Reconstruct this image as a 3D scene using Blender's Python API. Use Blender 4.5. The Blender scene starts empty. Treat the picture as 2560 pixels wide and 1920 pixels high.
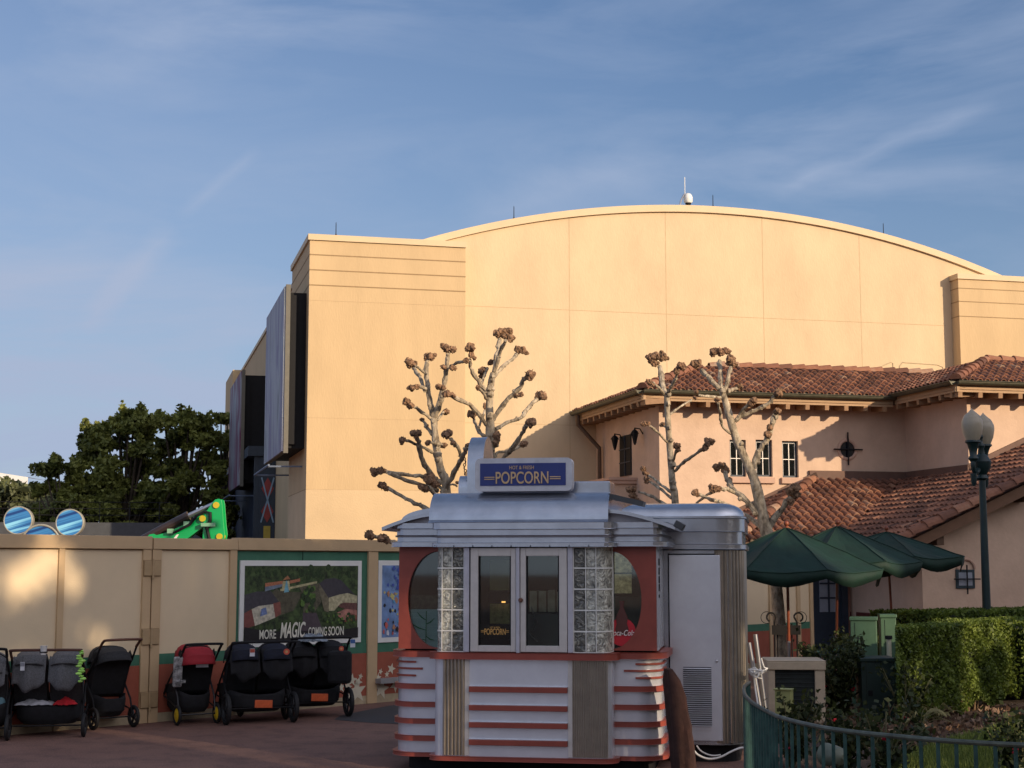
import bpy, math, random
import numpy as np
from mathutils import Vector, Matrix
R = math.radians
PI = math.pi
rnd = random.Random(7)
scene = bpy.context.scene
COL = scene.collection

# ------------------------------------------------------------ camera
F_PX = 3842.0
PITCH = R(6.75)
CAMZ = 2.05
cd = bpy.data.cameras.new('camera'); cam = bpy.data.objects.new('camera', cd); COL.objects.link(cam)
cam.location = (0, 0, CAMZ); cam.rotation_euler = (PI/2 + PITCH, 0, 0)
cd.sensor_width = 36; cd.lens = F_PX/2560*36; cd.clip_end = 2000; cd.clip_start = .1
scene.camera = cam

def ray(px, py):
    u = (px-1280)/F_PX; v = (960-py)/F_PX
    return Vector((u, math.cos(PITCH)-v*math.sin(PITCH), math.sin(PITCH)+v*math.cos(PITCH)))
EYE = Vector((0, 0, CAMZ))
def atY(px, py, Y):
    d = ray(px, py); return EYE + d*(Y/d.y)
def ground(px, py, z=0.0):
    d = ray(px, py); return EYE + d*((z-CAMZ)/d.z)

class Frame:
    """a rotated building frame: x along the front, y backwards, z up"""
    def __init__(s, ox, oy, deg):
        s.o = Vector((ox, oy, 0)); s.ang = R(deg)
        s.a = Vector((math.cos(s.ang), math.sin(s.ang), 0)); s.b = Vector((-math.sin(s.ang), math.cos(s.ang), 0))
    def onY(s, px, py, y):
        d = ray(px, py); t = (y-(EYE-s.o).dot(s.b))/d.dot(s.b); p = EYE+d*t-s.o
        return p.dot(s.a), p.z
    def onX(s, px, py, x):
        d = ray(px, py); t = (x-(EYE-s.o).dot(s.a))/d.dot(s.a); p = EYE+d*t-s.o
        return p.dot(s.b), p.z
    def w(s, x, y, z=0): return s.o + s.a*x + s.b*y + Vector((0, 0, z))
    def loc(s, p):
        q = Vector(p)-s.o; return Vector((q.dot(s.a), q.dot(s.b), p[2]))

# ------------------------------------------------------------ materials
MATS = {}
def mat(name, col, rough=.6, metal=0, var=.12, scale=6, bump=0, bscale=40, spec=.5, col2=None, detail=6, stretch=(1,1,1), emit=0, coat=0):
    if name in MATS: return MATS[name]
    m = bpy.data.materials.new(name); m.use_nodes = True; nt = m.node_tree; nd = nt.nodes; L = nt.links
    bs = nd['Principled BSDF']; bs.inputs['Roughness'].default_value = rough; bs.inputs['Metallic'].default_value = metal
    bs.inputs['Specular IOR Level'].default_value = spec; bs.inputs['Coat Weight'].default_value = coat
    tc = nd.new('ShaderNodeTexCoord'); mp = nd.new('ShaderNodeMapping'); mp.inputs['Scale'].default_value = stretch
    L.new(tc.outputs['Object'], mp.inputs['Vector'])
    n = nd.new('ShaderNodeTexNoise'); n.inputs['Scale'].default_value = scale; n.inputs['Detail'].default_value = detail; n.inputs['Roughness'].default_value = .65
    L.new(mp.outputs['Vector'], n.inputs['Vector'])
    rp = nd.new('ShaderNodeValToRGB'); e = rp.color_ramp.elements
    c1 = [c*(1-var) for c in col[:3]]+[1]; c2 = [min(1, c*(1+var)) for c in (col2 or col)[:3]]+[1]
    e[0].position = .32; e[0].color = c1; e[1].position = .68; e[1].color = c2
    L.new(n.outputs['Fac'], rp.inputs['Fac']); L.new(rp.outputs['Color'], bs.inputs['Base Color'])
    if bump:
        n2 = nd.new('ShaderNodeTexNoise'); n2.inputs['Scale'].default_value = bscale; n2.inputs['Detail'].default_value = 4
        L.new(mp.outputs['Vector'], n2.inputs['Vector'])
        b = nd.new('ShaderNodeBump'); b.inputs['Strength'].default_value = bump; b.inputs['Distance'].default_value = .02
        L.new(n2.outputs['Fac'], b.inputs['Height']); L.new(b.outputs['Normal'], bs.inputs['Normal'])
    if emit:
        L.new(rp.outputs['Color'], bs.inputs['Emission Color']); bs.inputs['Emission Strength'].default_value = emit
    MATS[name] = m; return m

def leafmat(name, c1, c2, trans=.25):
    m = bpy.data.materials.new(name); m.use_nodes = True; nt = m.node_tree; nd = nt.nodes; L = nt.links
    bs = nd['Principled BSDF']; bs.inputs['Roughness'].default_value = .55; bs.inputs['Specular IOR Level'].default_value = .3
    a = nd.new('ShaderNodeAttribute'); a.attribute_name = 'tint'
    rp = nd.new('ShaderNodeValToRGB'); e = rp.color_ramp.elements
    e[0].color = (*c1, 1); e[1].color = (*c2, 1)
    L.new(a.outputs['Fac'], rp.inputs['Fac']); L.new(rp.outputs['Color'], bs.inputs['Base Color'])
    t = nd.new('ShaderNodeBsdfTranslucent'); L.new(rp.outputs['Color'], t.inputs['Color'])
    mx = nd.new('ShaderNodeMixShader'); mx.inputs[0].default_value = trans
    L.new(bs.outputs[0], mx.inputs[1]); L.new(t.outputs[0], mx.inputs[2]); L.new(mx.outputs[0], nd['Material Output'].inputs['Surface'])
    return m

def tilemat(name):
    m = bpy.data.materials.new(name); m.use_nodes = True; nt = m.node_tree; nd = nt.nodes; L = nt.links
    bs = nd['Principled BSDF']; bs.inputs['Roughness'].default_value = .85
    a = nd.new('ShaderNodeAttribute'); a.attribute_name = 'tint'
    rp = nd.new('ShaderNodeValToRGB'); cr = rp.color_ramp
    cr.elements[0].color = (.07, .032, .022, 1); cr.elements[1].color = (.35, .24, .165, 1)
    for p, c in ((.3, (.15, .065, .04, 1)), (.6, (.23, .095, .055, 1)), (.82, (.31, .14, .08, 1))):
        x = cr.elements.new(p); x.color = c
    n = nd.new('ShaderNodeTexNoise'); n.inputs['Scale'].default_value = 9; n.inputs['Detail'].default_value = 5
    tc = nd.new('ShaderNodeTexCoord'); L.new(tc.outputs['Object'], n.inputs['Vector'])
    ad = nd.new('ShaderNodeMath'); ad.operation = 'MULTIPLY_ADD'; ad.inputs[1].default_value = .5; L.new(n.outputs['Fac'], ad.inputs[0])
    sb = nd.new('ShaderNodeMath'); sb.operation = 'SUBTRACT'; sb.inputs[1].default_value = .25
    L.new(a.outputs['Fac'], ad.inputs[2]); L.new(ad.outputs[0], sb.inputs[0]); L.new(sb.outputs[0], rp.inputs['Fac'])
    L.new(rp.outputs['Color'], bs.inputs['Base Color'])
    return m

def glassmat(name, tint=(.82, .88, .85), opac=.1, rough=.03):
    m = bpy.data.materials.new(name); m.use_nodes = True; nt = m.node_tree; nd = nt.nodes; L = nt.links
    nd.remove(nd['Principled BSDF'])
    tr = nd.new('ShaderNodeBsdfTransparent'); tr.inputs['Color'].default_value = (*tint, 1)
    gl = nd.new('ShaderNodeBsdfGlossy'); gl.inputs['Roughness'].default_value = rough; gl.inputs['Color'].default_value = (.9, .95, .95, 1)
    fr = nd.new('ShaderNodeFresnel'); fr.inputs['IOR'].default_value = 1.5
    ad = nd.new('ShaderNodeMath'); ad.operation = 'MULTIPLY_ADD'; ad.inputs[1].default_value = 1.15; ad.inputs[2].default_value = opac*.2
    L.new(fr.outputs[0], ad.inputs[0])
    mx = nd.new('ShaderNodeMixShader'); L.new(ad.outputs[0], mx.inputs[0]); L.new(tr.outputs[0], mx.inputs[1]); L.new(gl.outputs[0], mx.inputs[2])
    L.new(mx.outputs[0], nd['Material Output'].inputs['Surface'])
    return m

def glassblockmat(name, lift=1.0):
    m = bpy.data.materials.new(name); m.use_nodes = True; nt = m.node_tree; nd = nt.nodes; L = nt.links
    bs = nd['Principled BSDF']; bs.inputs['Roughness'].default_value = .12; bs.inputs['Specular IOR Level'].default_value = .8
    tc = nd.new('ShaderNodeTexCoord')
    n = nd.new('ShaderNodeTexNoise'); n.inputs['Scale'].default_value = 16; n.inputs['Detail'].default_value = 3; n.inputs['Distortion'].default_value = 1.6
    L.new(tc.outputs['Object'], n.inputs['Vector'])
    rp = nd.new('ShaderNodeValToRGB'); e = rp.color_ramp.elements
    e[0].position = .3; e[0].color = (.03*lift, .032*lift, .03*lift, 1); e[1].position = .72; e[1].color = (min(.8, .45*lift), min(.8, .44*lift), min(.7, .36*lift), 1)
    x = cr = rp.color_ramp.elements.new(.55); x.color = (.13*lift, .13*lift, .11*lift, 1)
    L.new(n.outputs['Fac'], rp.inputs['Fac']); L.new(rp.outputs['Color'], bs.inputs['Base Color'])
    b = nd.new('ShaderNodeBump'); b.inputs['Strength'].default_value = .9; b.inputs['Distance'].default_value = .03
    L.new(n.outputs['Fac'], b.inputs['Height']); L.new(b.outputs['Normal'], bs.inputs['Normal'])
    return m

# ------------------------------------------------------------ mesh collector
class M:
    def __init__(s): s.v = []; s.f = []; s.mi = []; s.t = None; s.tints = []
    def add(s, vs, fs, mi=0, tint=None):
        o = len(s.v); s.v += [tuple(v) for v in vs]; s.f += [tuple(i+o for i in f) for f in fs]; s.mi += [mi]*len(fs)
        if tint is not None: s.tints += [tint]*len(vs)
        return s
    def box(s, x0, x1, y0, y1, z0, z1, mi=0):
        return s.add([(x0,y0,z0),(x1,y0,z0),(x1,y1,z0),(x0,y1,z0),(x0,y0,z1),(x1,y0,z1),(x1,y1,z1),(x0,y1,z1)],
              [(0,3,2,1),(4,5,6,7),(0,1,5,4),(1,2,6,5),(2,3,7,6),(3,0,4,7)], mi)
    def obox(s, c, ax, ay, az, mi=0):
        c = Vector(c); ax = Vector(ax); ay = Vector(ay); az = Vector(az)
        P = [c+i*ax+j*ay+k*az for k in (-1, 1) for i, j in ((-1,-1),(1,-1),(1,1),(-1,1))]
        return s.add(P, [(0,3,2,1),(4,5,6,7),(0,1,5,4),(1,2,6,5),(2,3,7,6),(3,0,4,7)], mi)
    def bar(s, p, q, w, h, mi=0, up=(0,0,1)):
        p = Vector(p); q = Vector(q); d = (q-p); u = Vector(up); sd = d.cross(u)
        if sd.length < 1e-6: sd = d.cross(Vector((1, 0, 0)))
        sd.normalize(); u = sd.cross(d).normalized()
        return s.obox((p+q)/2, d/2, sd*w/2, u*h/2, mi)
    def prism(s, poly, d0, d1, axis='y', mi=0):
        """poly of 2d points; extruded between d0 and d1 on the axis. y: (x,z); x: (y,z); z: (x,y)"""
        def P(p, d): return (p[0], d, p[1]) if axis == 'y' else ((d, p[0], p[1]) if axis == 'x' else (p[0], p[1], d))
        n = len(poly); vs = [P(p, d0) for p in poly]+[P(p, d1) for p in poly]
        fs = [tuple(range(n)), tuple(range(2*n-1, n-1, -1))]+[(i, (i+1) % n, n+(i+1) % n, n+i) for i in range(n)]
        return s.add(vs, fs, mi)
    def tube(s, pts, r, n=8, mi=0, cap=True, sq=1.0, tint=None):
        pts = [Vector(p) for p in pts]; k = len(pts); rs = r if isinstance(r, (list, tuple)) else [r]*k
        vs = []; up = None
        for i, p in enumerate(pts):
            d = (pts[min(i+1, k-1)]-pts[max(i-1, 0)])
            if d.length < 1e-9: d = Vector((0, 0, 1))
            d.normalize()
            if up is None: up = Vector((0, 0, 1)) if abs(d.z) < .9 else Vector((1, 0, 0))
            sd = d.cross(up)
            if sd.length < 1e-5: sd = d.cross(Vector((.3, .7, .2)))
            sd.normalize(); u2 = sd.cross(d).normalized(); up = u2
            for j in range(n):
                a = 2*PI*j/n; vs.append(p+sd*math.cos(a)*rs[i]+u2*math.sin(a)*rs[i]*sq)
        fs = [(i*n+j, i*n+(j+1) % n, (i+1)*n+(j+1) % n, (i+1)*n+j) for i in range(k-1) for j in range(n)]
        if cap: fs += [tuple(range(n-1, -1, -1)), tuple((k-1)*n+j for j in range(n))]
        return s.add(vs, fs, mi, tint)
    def ring(s, c, R_, r, axis='y', n=28, m=8, a0=0, a1=2*PI, mi=0):
        c = Vector(c); pts = []
        full = abs(a1-a0-2*PI) < 1e-6
        for i in range(n+1):
            a = a0+(a1-a0)*i/n; ca, sa = R_*math.cos(a), R_*math.sin(a)
            pts.append(c+(Vector((ca, 0, sa)) if axis == 'y' else Vector((0, ca, sa)) if axis == 'x' else Vector((ca, sa, 0))))
        return s.tube(pts, r, m, mi)
    def lathe(s, prof, c=(0,0,0), n=20, mi=0, axis='z', cap=True):
        vs = []; c = Vector(c)
        for r, h in prof:
            for j in range(n):
                a = 2*PI*j/n; x, y = r*math.cos(a), r*math.sin(a)
                vs.append(c+(Vector((x, y, h)) if axis == 'z' else Vector((x, h, y)) if axis == 'y' else Vector((h, x, y))))
        k = len(prof)
        fs = [(i*n+j, i*n+(j+1) % n, (i+1)*n+(j+1) % n, (i+1)*n+j) for i in range(k-1) for j in range(n)]
        if cap: fs += [tuple(range(n)), tuple((k-1)*n+j for j in range(n-1, -1, -1))]
        return s.add(vs, fs, mi)
    def ball(s, c, r, n=10, mi=0, lump=0, rg=None, sc=(1,1,1)):
        c = Vector(c); vs = []; rg = rg or rnd; k = max(4, n//2+1)
        for i in range(k+1):
            th = PI*i/k
            for j in range(n):
                a = 2*PI*j/n; q = 1+rg.uniform(-lump, lump)
                vs.append(c+Vector((math.sin(th)*math.cos(a)*sc[0], math.sin(th)*math.sin(a)*sc[1], math.cos(th)*sc[2]))*r*q)
        fs = [(i*n+j, (i+1)*n+j, (i+1)*n+(j+1) % n, i*n+(j+1) % n) for i in range(k) for j in range(n)]
        return s.add(vs, fs, mi)
    def build(s, name, mats, parent=None, smooth=False, bevel=0, merge=False):
        me = bpy.data.meshes.new(name); me.from_pydata(s.v, [], s.f)
        mats = mats if isinstance(mats, (list, tuple)) else [mats]
        for m in mats: me.materials.append(m)
        if len(mats) > 1: me.polygons.foreach_set('material_index', s.mi)
        if s.tints:
            at = me.attributes.new('tint', 'FLOAT', 'POINT'); at.data.foreach_set('value', s.tints)
        if smooth: me.polygons.foreach_set('use_smooth', [True]*len(me.polygons))
        me.validate(); me.update()
        o = bpy.data.objects.new(name, me); COL.objects.link(o)
        if parent: o.parent = parent
        if bevel:
            b = o.modifiers.new('bevel', 'BEVEL'); b.width = bevel; b.segments = 2; b.limit_method = 'ANGLE'; b.angle_limit = R(40)
        if smooth:
            try: me.set_sharp_from_angle(angle=R(38))
            except Exception: pass
        return o

def tag(o, label=None, cat=None, group=None, kind=None):
    if label: o['label'] = label
    if cat: o['category'] = cat
    if group: o['group'] = group
    if kind: o['kind'] = kind
    return o
def thing(name, label, cat, loc=(0,0,0), rz=0, group=None):
    o = bpy.data.objects.new(name, None); COL.objects.link(o); o.location = loc; o.rotation_euler = (0, 0, rz); o.empty_display_size = .2
    return tag(o, label, cat, group)
def thingF(name, label, cat, fr, group=None): return thing(name, label, cat, fr.o, fr.ang, group)

def text(body, h, material, parent, x, y, z, sx=1, name='lettering', depth=.004, rx=PI/2, rz=0, shear=0, bold=0, align='CENTER'):
    cu = bpy.data.curves.new(name, 'FONT'); cu.body = body; cu.size = h/.69; cu.align_x = align; cu.extrude = depth; cu.shear = shear; cu.offset = bold
    t = bpy.data.objects.new('tmp', cu); COL.objects.link(t)
    dg = bpy.context.evaluated_depsgraph_get(); me = bpy.data.meshes.new_from_object(t.evaluated_get(dg)); bpy.data.objects.remove(t)
    me.transform(Matrix.Diagonal((sx, 1, 1, 1))); me.transform(Matrix.Translation((x, y, z)) @ Matrix.Rotation(rz, 4, 'Z') @ Matrix.Rotation(rx, 4, 'X'))
    me.materials.clear(); me.materials.append(material)
    o = bpy.data.objects.new(name, me); COL.objects.link(o); o.parent = parent; return o

def leaves(name, pts, size, material, parent=None, seed=1, tint=None, up=.0, elong=1.7):
    """many small leaf quads at pts (numpy n x 3)"""
    g = np.random.default_rng(seed); n = len(pts)
    d = g.normal(size=(n, 3)); d /= np.linalg.norm(d, axis=1, keepdims=True)
    e = g.normal(size=(n, 3)); e -= d*(e*d).sum(1, keepdims=True); e /= np.linalg.norm(e, axis=1, keepdims=True)
    s = size*g.uniform(.6, 1.3, (n, 1)); d = d*s*.5*elong; e = e*s*.5
    P = np.stack([pts-d, pts+e, pts+d, pts-e], 1).reshape(-1, 3)
    me = bpy.data.meshes.new(name); me.vertices.add(4*n); me.vertices.foreach_set('co', P.astype(np.float32).ravel())
    me.loops.add(4*n); me.loops.foreach_set('vertex_index', np.arange(4*n, dtype=np.int32))
    me.polygons.add(n); me.polygons.foreach_set('loop_start', np.arange(0, 4*n, 4, dtype=np.int32))
    try: me.polygons.foreach_set('loop_total', np.full(n, 4, dtype=np.int32))
    except Exception: pass
    at = me.attributes.new('tint', 'FLOAT', 'POINT')
    t = (g.uniform(0, 1, n) if tint is None else np.clip(tint+g.normal(0, .15, n), 0, 1)); at.data.foreach_set('value', np.repeat(t, 4).astype(np.float32))
    me.materials.append(material); me.update(calc_edges=True)
    o = bpy.data.objects.new(name, me); COL.objects.link(o)
    if parent: o.parent = parent
    return o

# palette
stucco_pink = mat('pink_stucco', (.58, .41, .295), .9, var=.07, scale=1.6, bump=.35, bscale=12, col2=(.61, .44, .32))
stucco_trim = mat('pink_trim', (.52, .34, .25), .85, var=.06, bump=.1)
stage_wall = mat('yellow_stucco', (.565, .41, .23), .9, var=.07, scale=1.1, bump=.3, bscale=22, stretch=(1, 1, .30), detail=9)
stage_low = mat('repainted_stucco', (.60, .45, .27), .9, var=.09, scale=.5, bump=.3, bscale=22, detail=9)
stage_pale = mat('pale_stucco', (.63, .48, .30), .9, var=.085, scale=.9, bump=.3, bscale=22, stretch=(1, 1, .45), detail=9)
stage_side = stage_wall
coping = mat('coping', (.62, .475, .29), .6, var=.05, scale=1.5)
seam = mat('seam_joint', (.30, .20, .10), .9)
joint = mat('faint_joint', (.49, .355, .21), .9)
tiles = tilemat('clay_tiles')
mortar = mat('tile_mortar', (.42, .33, .24), .9, var=.25)
woodm = mat('painted_wood', (.30, .17, .085), .7, var=.15, scale=5)
wood_dark = mat('dark_wood', (.10, .055, .03), .75, var=.2)
gutterm = mat('copper_gutter', (.075, .07, .045), .5, .3, var=.25, scale=5)
darkblue = mat('dark_blue_paint', (.022, .035, .055), .5)
black = mat('black_metal', (.012, .012, .014), .65, spec=.2)
glass = glassmat('window_glass')
dark = mat('dark_room', (.012, .013, .012), .9)
silver = mat('silver_paint', (.50, .53, .59), .26, .88, var=.09, scale=5, bump=.04, bscale=8)
enamel = mat('white_enamel', (.72, .74, .80), .26, .5, var=.07, scale=3, coat=.3, detail=9, bump=.05, bscale=6)
creamfr = mat('frame_paint', (.58, .55, .52), .4, .2, var=.08, scale=9)
redp = mat('terracotta_paint', (.27, .055, .036), .45, var=.14, scale=5)
gblock = glassblockmat('glass_blocks'); gblock_pale = glassblockmat('pale_glass_blocks', 3.6)  # pale copy has the light on the outer blocks put into its colour
white = mat('white_paint', (.75, .75, .72), .5, var=.04)
fence_cream = mat('hoarding_cream', (.70, .56, .37), .75, var=.05, scale=1.3, detail=9, bump=.1, bscale=60)
fence_tan = mat('hoarding_tan', (.54, .385, .22), .75, var=.06, scale=3)
fence_green = mat('hoarding_green', (.045, .155, .095), .7, var=.12)
fence_red = mat('hoarding_terracotta', (.31, .080, .045), .75, var=.15, scale=3)
bark = mat('plane_bark', (.17, .12, .075), .9, var=.5, scale=11, bump=1, bscale=26, col2=(.42, .35, .25), stretch=(1, 1, .5))
knobm = mat('knob_bark', (.13, .078, .048), .95, var=.6, scale=18, bump=1, bscale=40, col2=(.26, .15, .085))
metal = mat('steel', (.5, .5, .52), .3, .9)
# ------------------------------------------------------------ sky, sun
W = bpy.data.worlds.new('World'); scene.world = W; W.use_nodes = True
nt = W.node_tree; nd = nt.nodes; L = nt.links; bg = nd['Background']
SUN_EL, SUN_AZ = R(17), R(45)      # azimuth east of straight-behind: the sun stands behind the camera on its right
SUNV = Vector((math.sin(SUN_AZ)*math.cos(SUN_EL), -math.cos(SUN_AZ)*math.cos(SUN_EL), math.sin(SUN_EL)))
sky = nd.new('ShaderNodeTexSky'); sky.sky_type = 'NISHITA'; sky.sun_disc = False
sky.sun_elevation = SUN_EL; sky.sun_rotation = math.atan2(SUNV.x, SUNV.y)
sky.air_density = 1.2; sky.dust_density = .15; sky.ozone_density = 3.5
tc = nd.new('ShaderNodeTexCoord')
def vmath(op, a, b=None):
    n = nd.new('ShaderNodeVectorMath'); n.operation = op
    if isinstance(a, tuple): n.inputs[0].default_value = a
    else: L.new(a, n.inputs[0])
    if b is not None:
        if isinstance(b, tuple): n.inputs[1].default_value = b
        else: L.new(b, n.inputs[1])
    return n
def fmath(op, a, b=None, c=None, clamp=False):
    n = nd.new('ShaderNodeMath'); n.operation = op; n.use_clamp = clamp
    for i, q in enumerate((a, b, c)):
        if q is None: continue
        if isinstance(q, (int, float)): n.inputs[i].default_value = q
        else: L.new(q, n.inputs[i])
    return n.outputs[0]
# high thin cirrus: noise on the sky dome, stretched along one wind direction
mp = nd.new('ShaderNodeMapping'); mp.inputs['Rotation'].default_value = (0, R(-16), R(20)); mp.inputs['Scale'].default_value = (3.0, 3.0, 12)
L.new(tc.outputs['Generated'], mp.inputs['Vector'])
n1 = nd.new('ShaderNodeTexNoise'); n1.inputs['Scale'].default_value = 1.3; n1.inputs['Detail'].default_value = 9; n1.inputs['Roughness'].default_value = .58; n1.inputs['Distortion'].default_value = .5
L.new(mp.outputs['Vector'], n1.inputs['Vector'])
mp2 = nd.new('ShaderNodeMapping'); mp2.inputs['Scale'].default_value = (1, 1, 2.2); mp2.inputs['Location'].default_value = (3.3, 1, 2)
L.new(tc.outputs['Generated'], mp2.inputs['Vector'])
n2 = nd.new('ShaderNodeTexNoise'); n2.inputs['Scale'].default_value = 2.2; n2.inputs['Detail'].default_value = 3
L.new(mp2.outputs['Vector'], n2.inputs['Vector'])
cov = fmath('MULTIPLY', fmath('MULTIPLY_ADD', n1.outputs['Fac'], 4.2, -1.75, True), fmath('MULTIPLY_ADD', n2.outputs['Fac'], 3.2, -.95, True))
sepx = nd.new('ShaderNodeSeparateXYZ'); L.new(tc.outputs['Generated'], sepx.inputs[0])
# more veil toward the left and the horizon
veil = fmath('MULTIPLY_ADD', sepx.outputs['X'], -.9, .16, True)
low = fmath('MULTIPLY_ADD', sepx.outputs['Z'], -2.2, .85, True)
cov = fmath('ADD', fmath('MULTIPLY', cov, .66), fmath('MULTIPLY', fmath('ADD', veil, low), .62), None, True)
# old contrails: great-circle arcs
def trail(p, q, width, strength):
    a = ray(*p).normalized(); b = ray(*q).normalized(); nrm = a.cross(b).normalized(); mid = (a+b).normalized(); half = math.cos(a.angle(b)/2)
    d = fmath('ABSOLUTE', vmath('DOT_PRODUCT', wob.outputs[0], tuple(nrm)).outputs['Value'])
    prof = fmath('SUBTRACT', 1, fmath('DIVIDE', d, width), None, True)
    m = vmath('DOT_PRODUCT', tc.outputs['Generated'], tuple(mid)).outputs['Value']
    ends = fmath('DIVIDE', fmath('SUBTRACT', m, half), (1-half)*.6, None, True)
    return fmath('MULTIPLY', fmath('MULTIPLY', prof, ends), strength)
n3 = nd.new('ShaderNodeTexNoise'); n3.inputs['Scale'].default_value = 26; n3.inputs['Detail'].default_value = 3; L.new(tc.outputs['Generated'], n3.inputs['Vector'])
wb = vmath('SCALE', vmath('SUBTRACT', n3.outputs['Color'], (.5, .5, .5)).outputs[0]); wb.inputs['Scale'].default_value = .012
wob = vmath('ADD', tc.outputs['Generated'], wb.outputs[0])
for p, q, w_, s_ in (((1930, 480), (2500, 250), .008, .26), ((440, 540), (660, 375), .006, .16), ((200, 830), (440, 560), .011, .26), ((1150, 560), (1700, 380), .02, .16), ((1880, 470), (2520, 420), .014, .16)):
    cov = fmath('ADD', cov, trail(p, q, w_, s_), None, True)
mixc = nd.new('ShaderNodeMix'); mixc.data_type = 'RGBA'
tn = nd.new('ShaderNodeMix'); tn.data_type = 'RGBA'; tn.blend_type = 'MULTIPLY'; tn.inputs[0].default_value = 1; tn.inputs[7].default_value = (.75, .84, 1.02, 1); L.new(sky.outputs[0], tn.inputs[6])
L.new(cov, mixc.inputs[0]); L.new(tn.outputs[2], mixc.inputs[6]); mixc.inputs[7].default_value = (3.9, 4.7, 6.4, 1)
# warm glow added around the sun, behind the viewer, to lift the shade
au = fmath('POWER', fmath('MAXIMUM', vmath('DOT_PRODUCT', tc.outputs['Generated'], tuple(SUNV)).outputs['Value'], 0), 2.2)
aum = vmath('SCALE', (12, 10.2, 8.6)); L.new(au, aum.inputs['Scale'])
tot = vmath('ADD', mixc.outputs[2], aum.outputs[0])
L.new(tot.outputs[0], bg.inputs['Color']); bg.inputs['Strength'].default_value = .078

sl = bpy.data.lights.new('sun', 'SUN'); so = bpy.data.objects.new('sun', sl); COL.objects.link(so)
sl.energy = 3.65; sl.angle = R(.6); sl.color = (1, .785, .545)
so.rotation_euler = (-SUNV).to_track_quat('-Z', 'Y').to_euler()
vs = scene.view_settings; vs.view_transform = 'Standard'; vs.look = 'None'; vs.gamma = 1; vs.exposure = .38
scene.cycles.max_bounces = 6; scene.cycles.transparent_max_bounces = 12

# ------------------------------------------------------------ ground
def groundmat():
    m = bpy.data.materials.new('paving'); m.use_nodes = True; nt = m.node_tree; nd = nt.nodes; L = nt.links; bs = nd['Principled BSDF']
    bs.inputs['Roughness'].default_value = .85
    tc = nd.new('ShaderNodeTexCoord')
    a = nd.new('ShaderNodeTexNoise'); a.inputs['Scale'].default_value = .35; a.inputs['Detail'].default_value = 5; L.new(tc.outputs['Object'], a.inputs['Vector'])
    b = nd.new('ShaderNodeTexNoise'); b.inputs['Scale'].default_value = 60; b.inputs['Detail'].default_value = 3; L.new(tc.outputs['Object'], b.inputs['Vector'])
    rp = nd.new('ShaderNodeValToRGB'); e = rp.color_ramp.elements
    e[0].position = .35; e[0].color = (.17, .090, .072, 1); e[1].position = .65; e[1].color = (.235, .130, .102, 1)
    L.new(a.outputs['Fac'], rp.inputs['Fac'])
    mx = nd.new('ShaderNodeMix'); mx.data_type = 'RGBA'; mx.blend_type = 'MULTIPLY'; mx.inputs[0].default_value = 1
    r2 = nd.new('ShaderNodeValToRGB'); e = r2.color_ramp.elements; e[0].position = .3; e[0].color = (.5, .5, .5, 1); e[1].position = .7; e[1].color = (1.35, 1.3, 1.25, 1)
    L.new(b.outputs['Fac'], r2.inputs['Fac']); L.new(rp.outputs['Color'], mx.inputs[6]); L.new(r2.outputs['Color'], mx.inputs[7]); L.new(mx.outputs[2], bs.inputs['Base Color'])
    vz = nd.new('ShaderNodeTexNoise'); vz.inputs['Scale'].default_value = 2.6; vz.inputs['Detail'].default_value = 8; vz.inputs['Roughness'].default_value = .75; L.new(tc.outputs['Object'], vz.inputs['Vector'])
    r3 = nd.new('ShaderNodeValToRGB'); e = r3.color_ramp.elements; e[0].position = .34; e[0].color = (.62, .62, .64, 1); e[1].position = .52; e[1].color = (1.05, 1.03, 1.0, 1); L.new(vz.outputs['Fac'], r3.inputs['Fac'])
    m3 = nd.new('ShaderNodeMix'); m3.data_type = 'RGBA'; m3.blend_type = 'MULTIPLY'; m3.inputs[0].default_value = 1; L.new(mx.outputs[2], m3.inputs[6]); L.new(r3.outputs['Color'], m3.inputs[7]); L.new(m3.outputs[2], bs.inputs['Base Color'])
    bu = nd.new('ShaderNodeBump'); bu.inputs['Strength'].default_value = .5; bu.inputs['Distance'].default_value = .01; L.new(b.outputs['Fac'], bu.inputs['Height']); L.new(bu.outputs['Normal'], bs.inputs['Normal'])
    return m
tag(M().add([(-600, -300, 0), (600, -300, 0), (600, 1200, 0), (-600, 1200, 0)], [(0, 1, 2, 3)]).build('ground', groundmat()), kind='structure')
asph = mat('asphalt', (.055, .052, .055), .9, var=.2, scale=30, bump=.3, bscale=80)
gp = lambda pts, z=0: [tuple(ground(*p, z)) for p in pts]
q = gp([(835, 1800), (850, 1790), (900, 1779), (960, 1767), (1060, 1752), (1300, 1735), (1300, 1800), (1060, 1812), (930, 1808)])
tag(M().add([(a[0], a[1], .004) for a in q], [tuple(range(len(q)))]).build('asphalt_path', asph), kind='structure')
slab = mat('paving_pale', (.22, .145, .125), .85, var=.12, scale=3, bump=.3, bscale=70)
c0 = ground(1150, 2100)
pts = []
for i in range(60):
    a = 2*PI*i/60; pts.append((c0.x+4.6*math.cos(a), c0.y+3.9*math.sin(a), .004))
tag(M().add(pts, [tuple(range(60))]).build('paving_circle', slab), kind='structure')
# planting bed inside the railing: mulch and lawn
mulch = mat('mulch', (.05, .03, .02), .95, var=.5, scale=30, bump=1, bscale=60)
lawn = mat('lawn_soil', (.05, .075, .02), .95, var=.3, scale=12, bump=.6, bscale=60)
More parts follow.
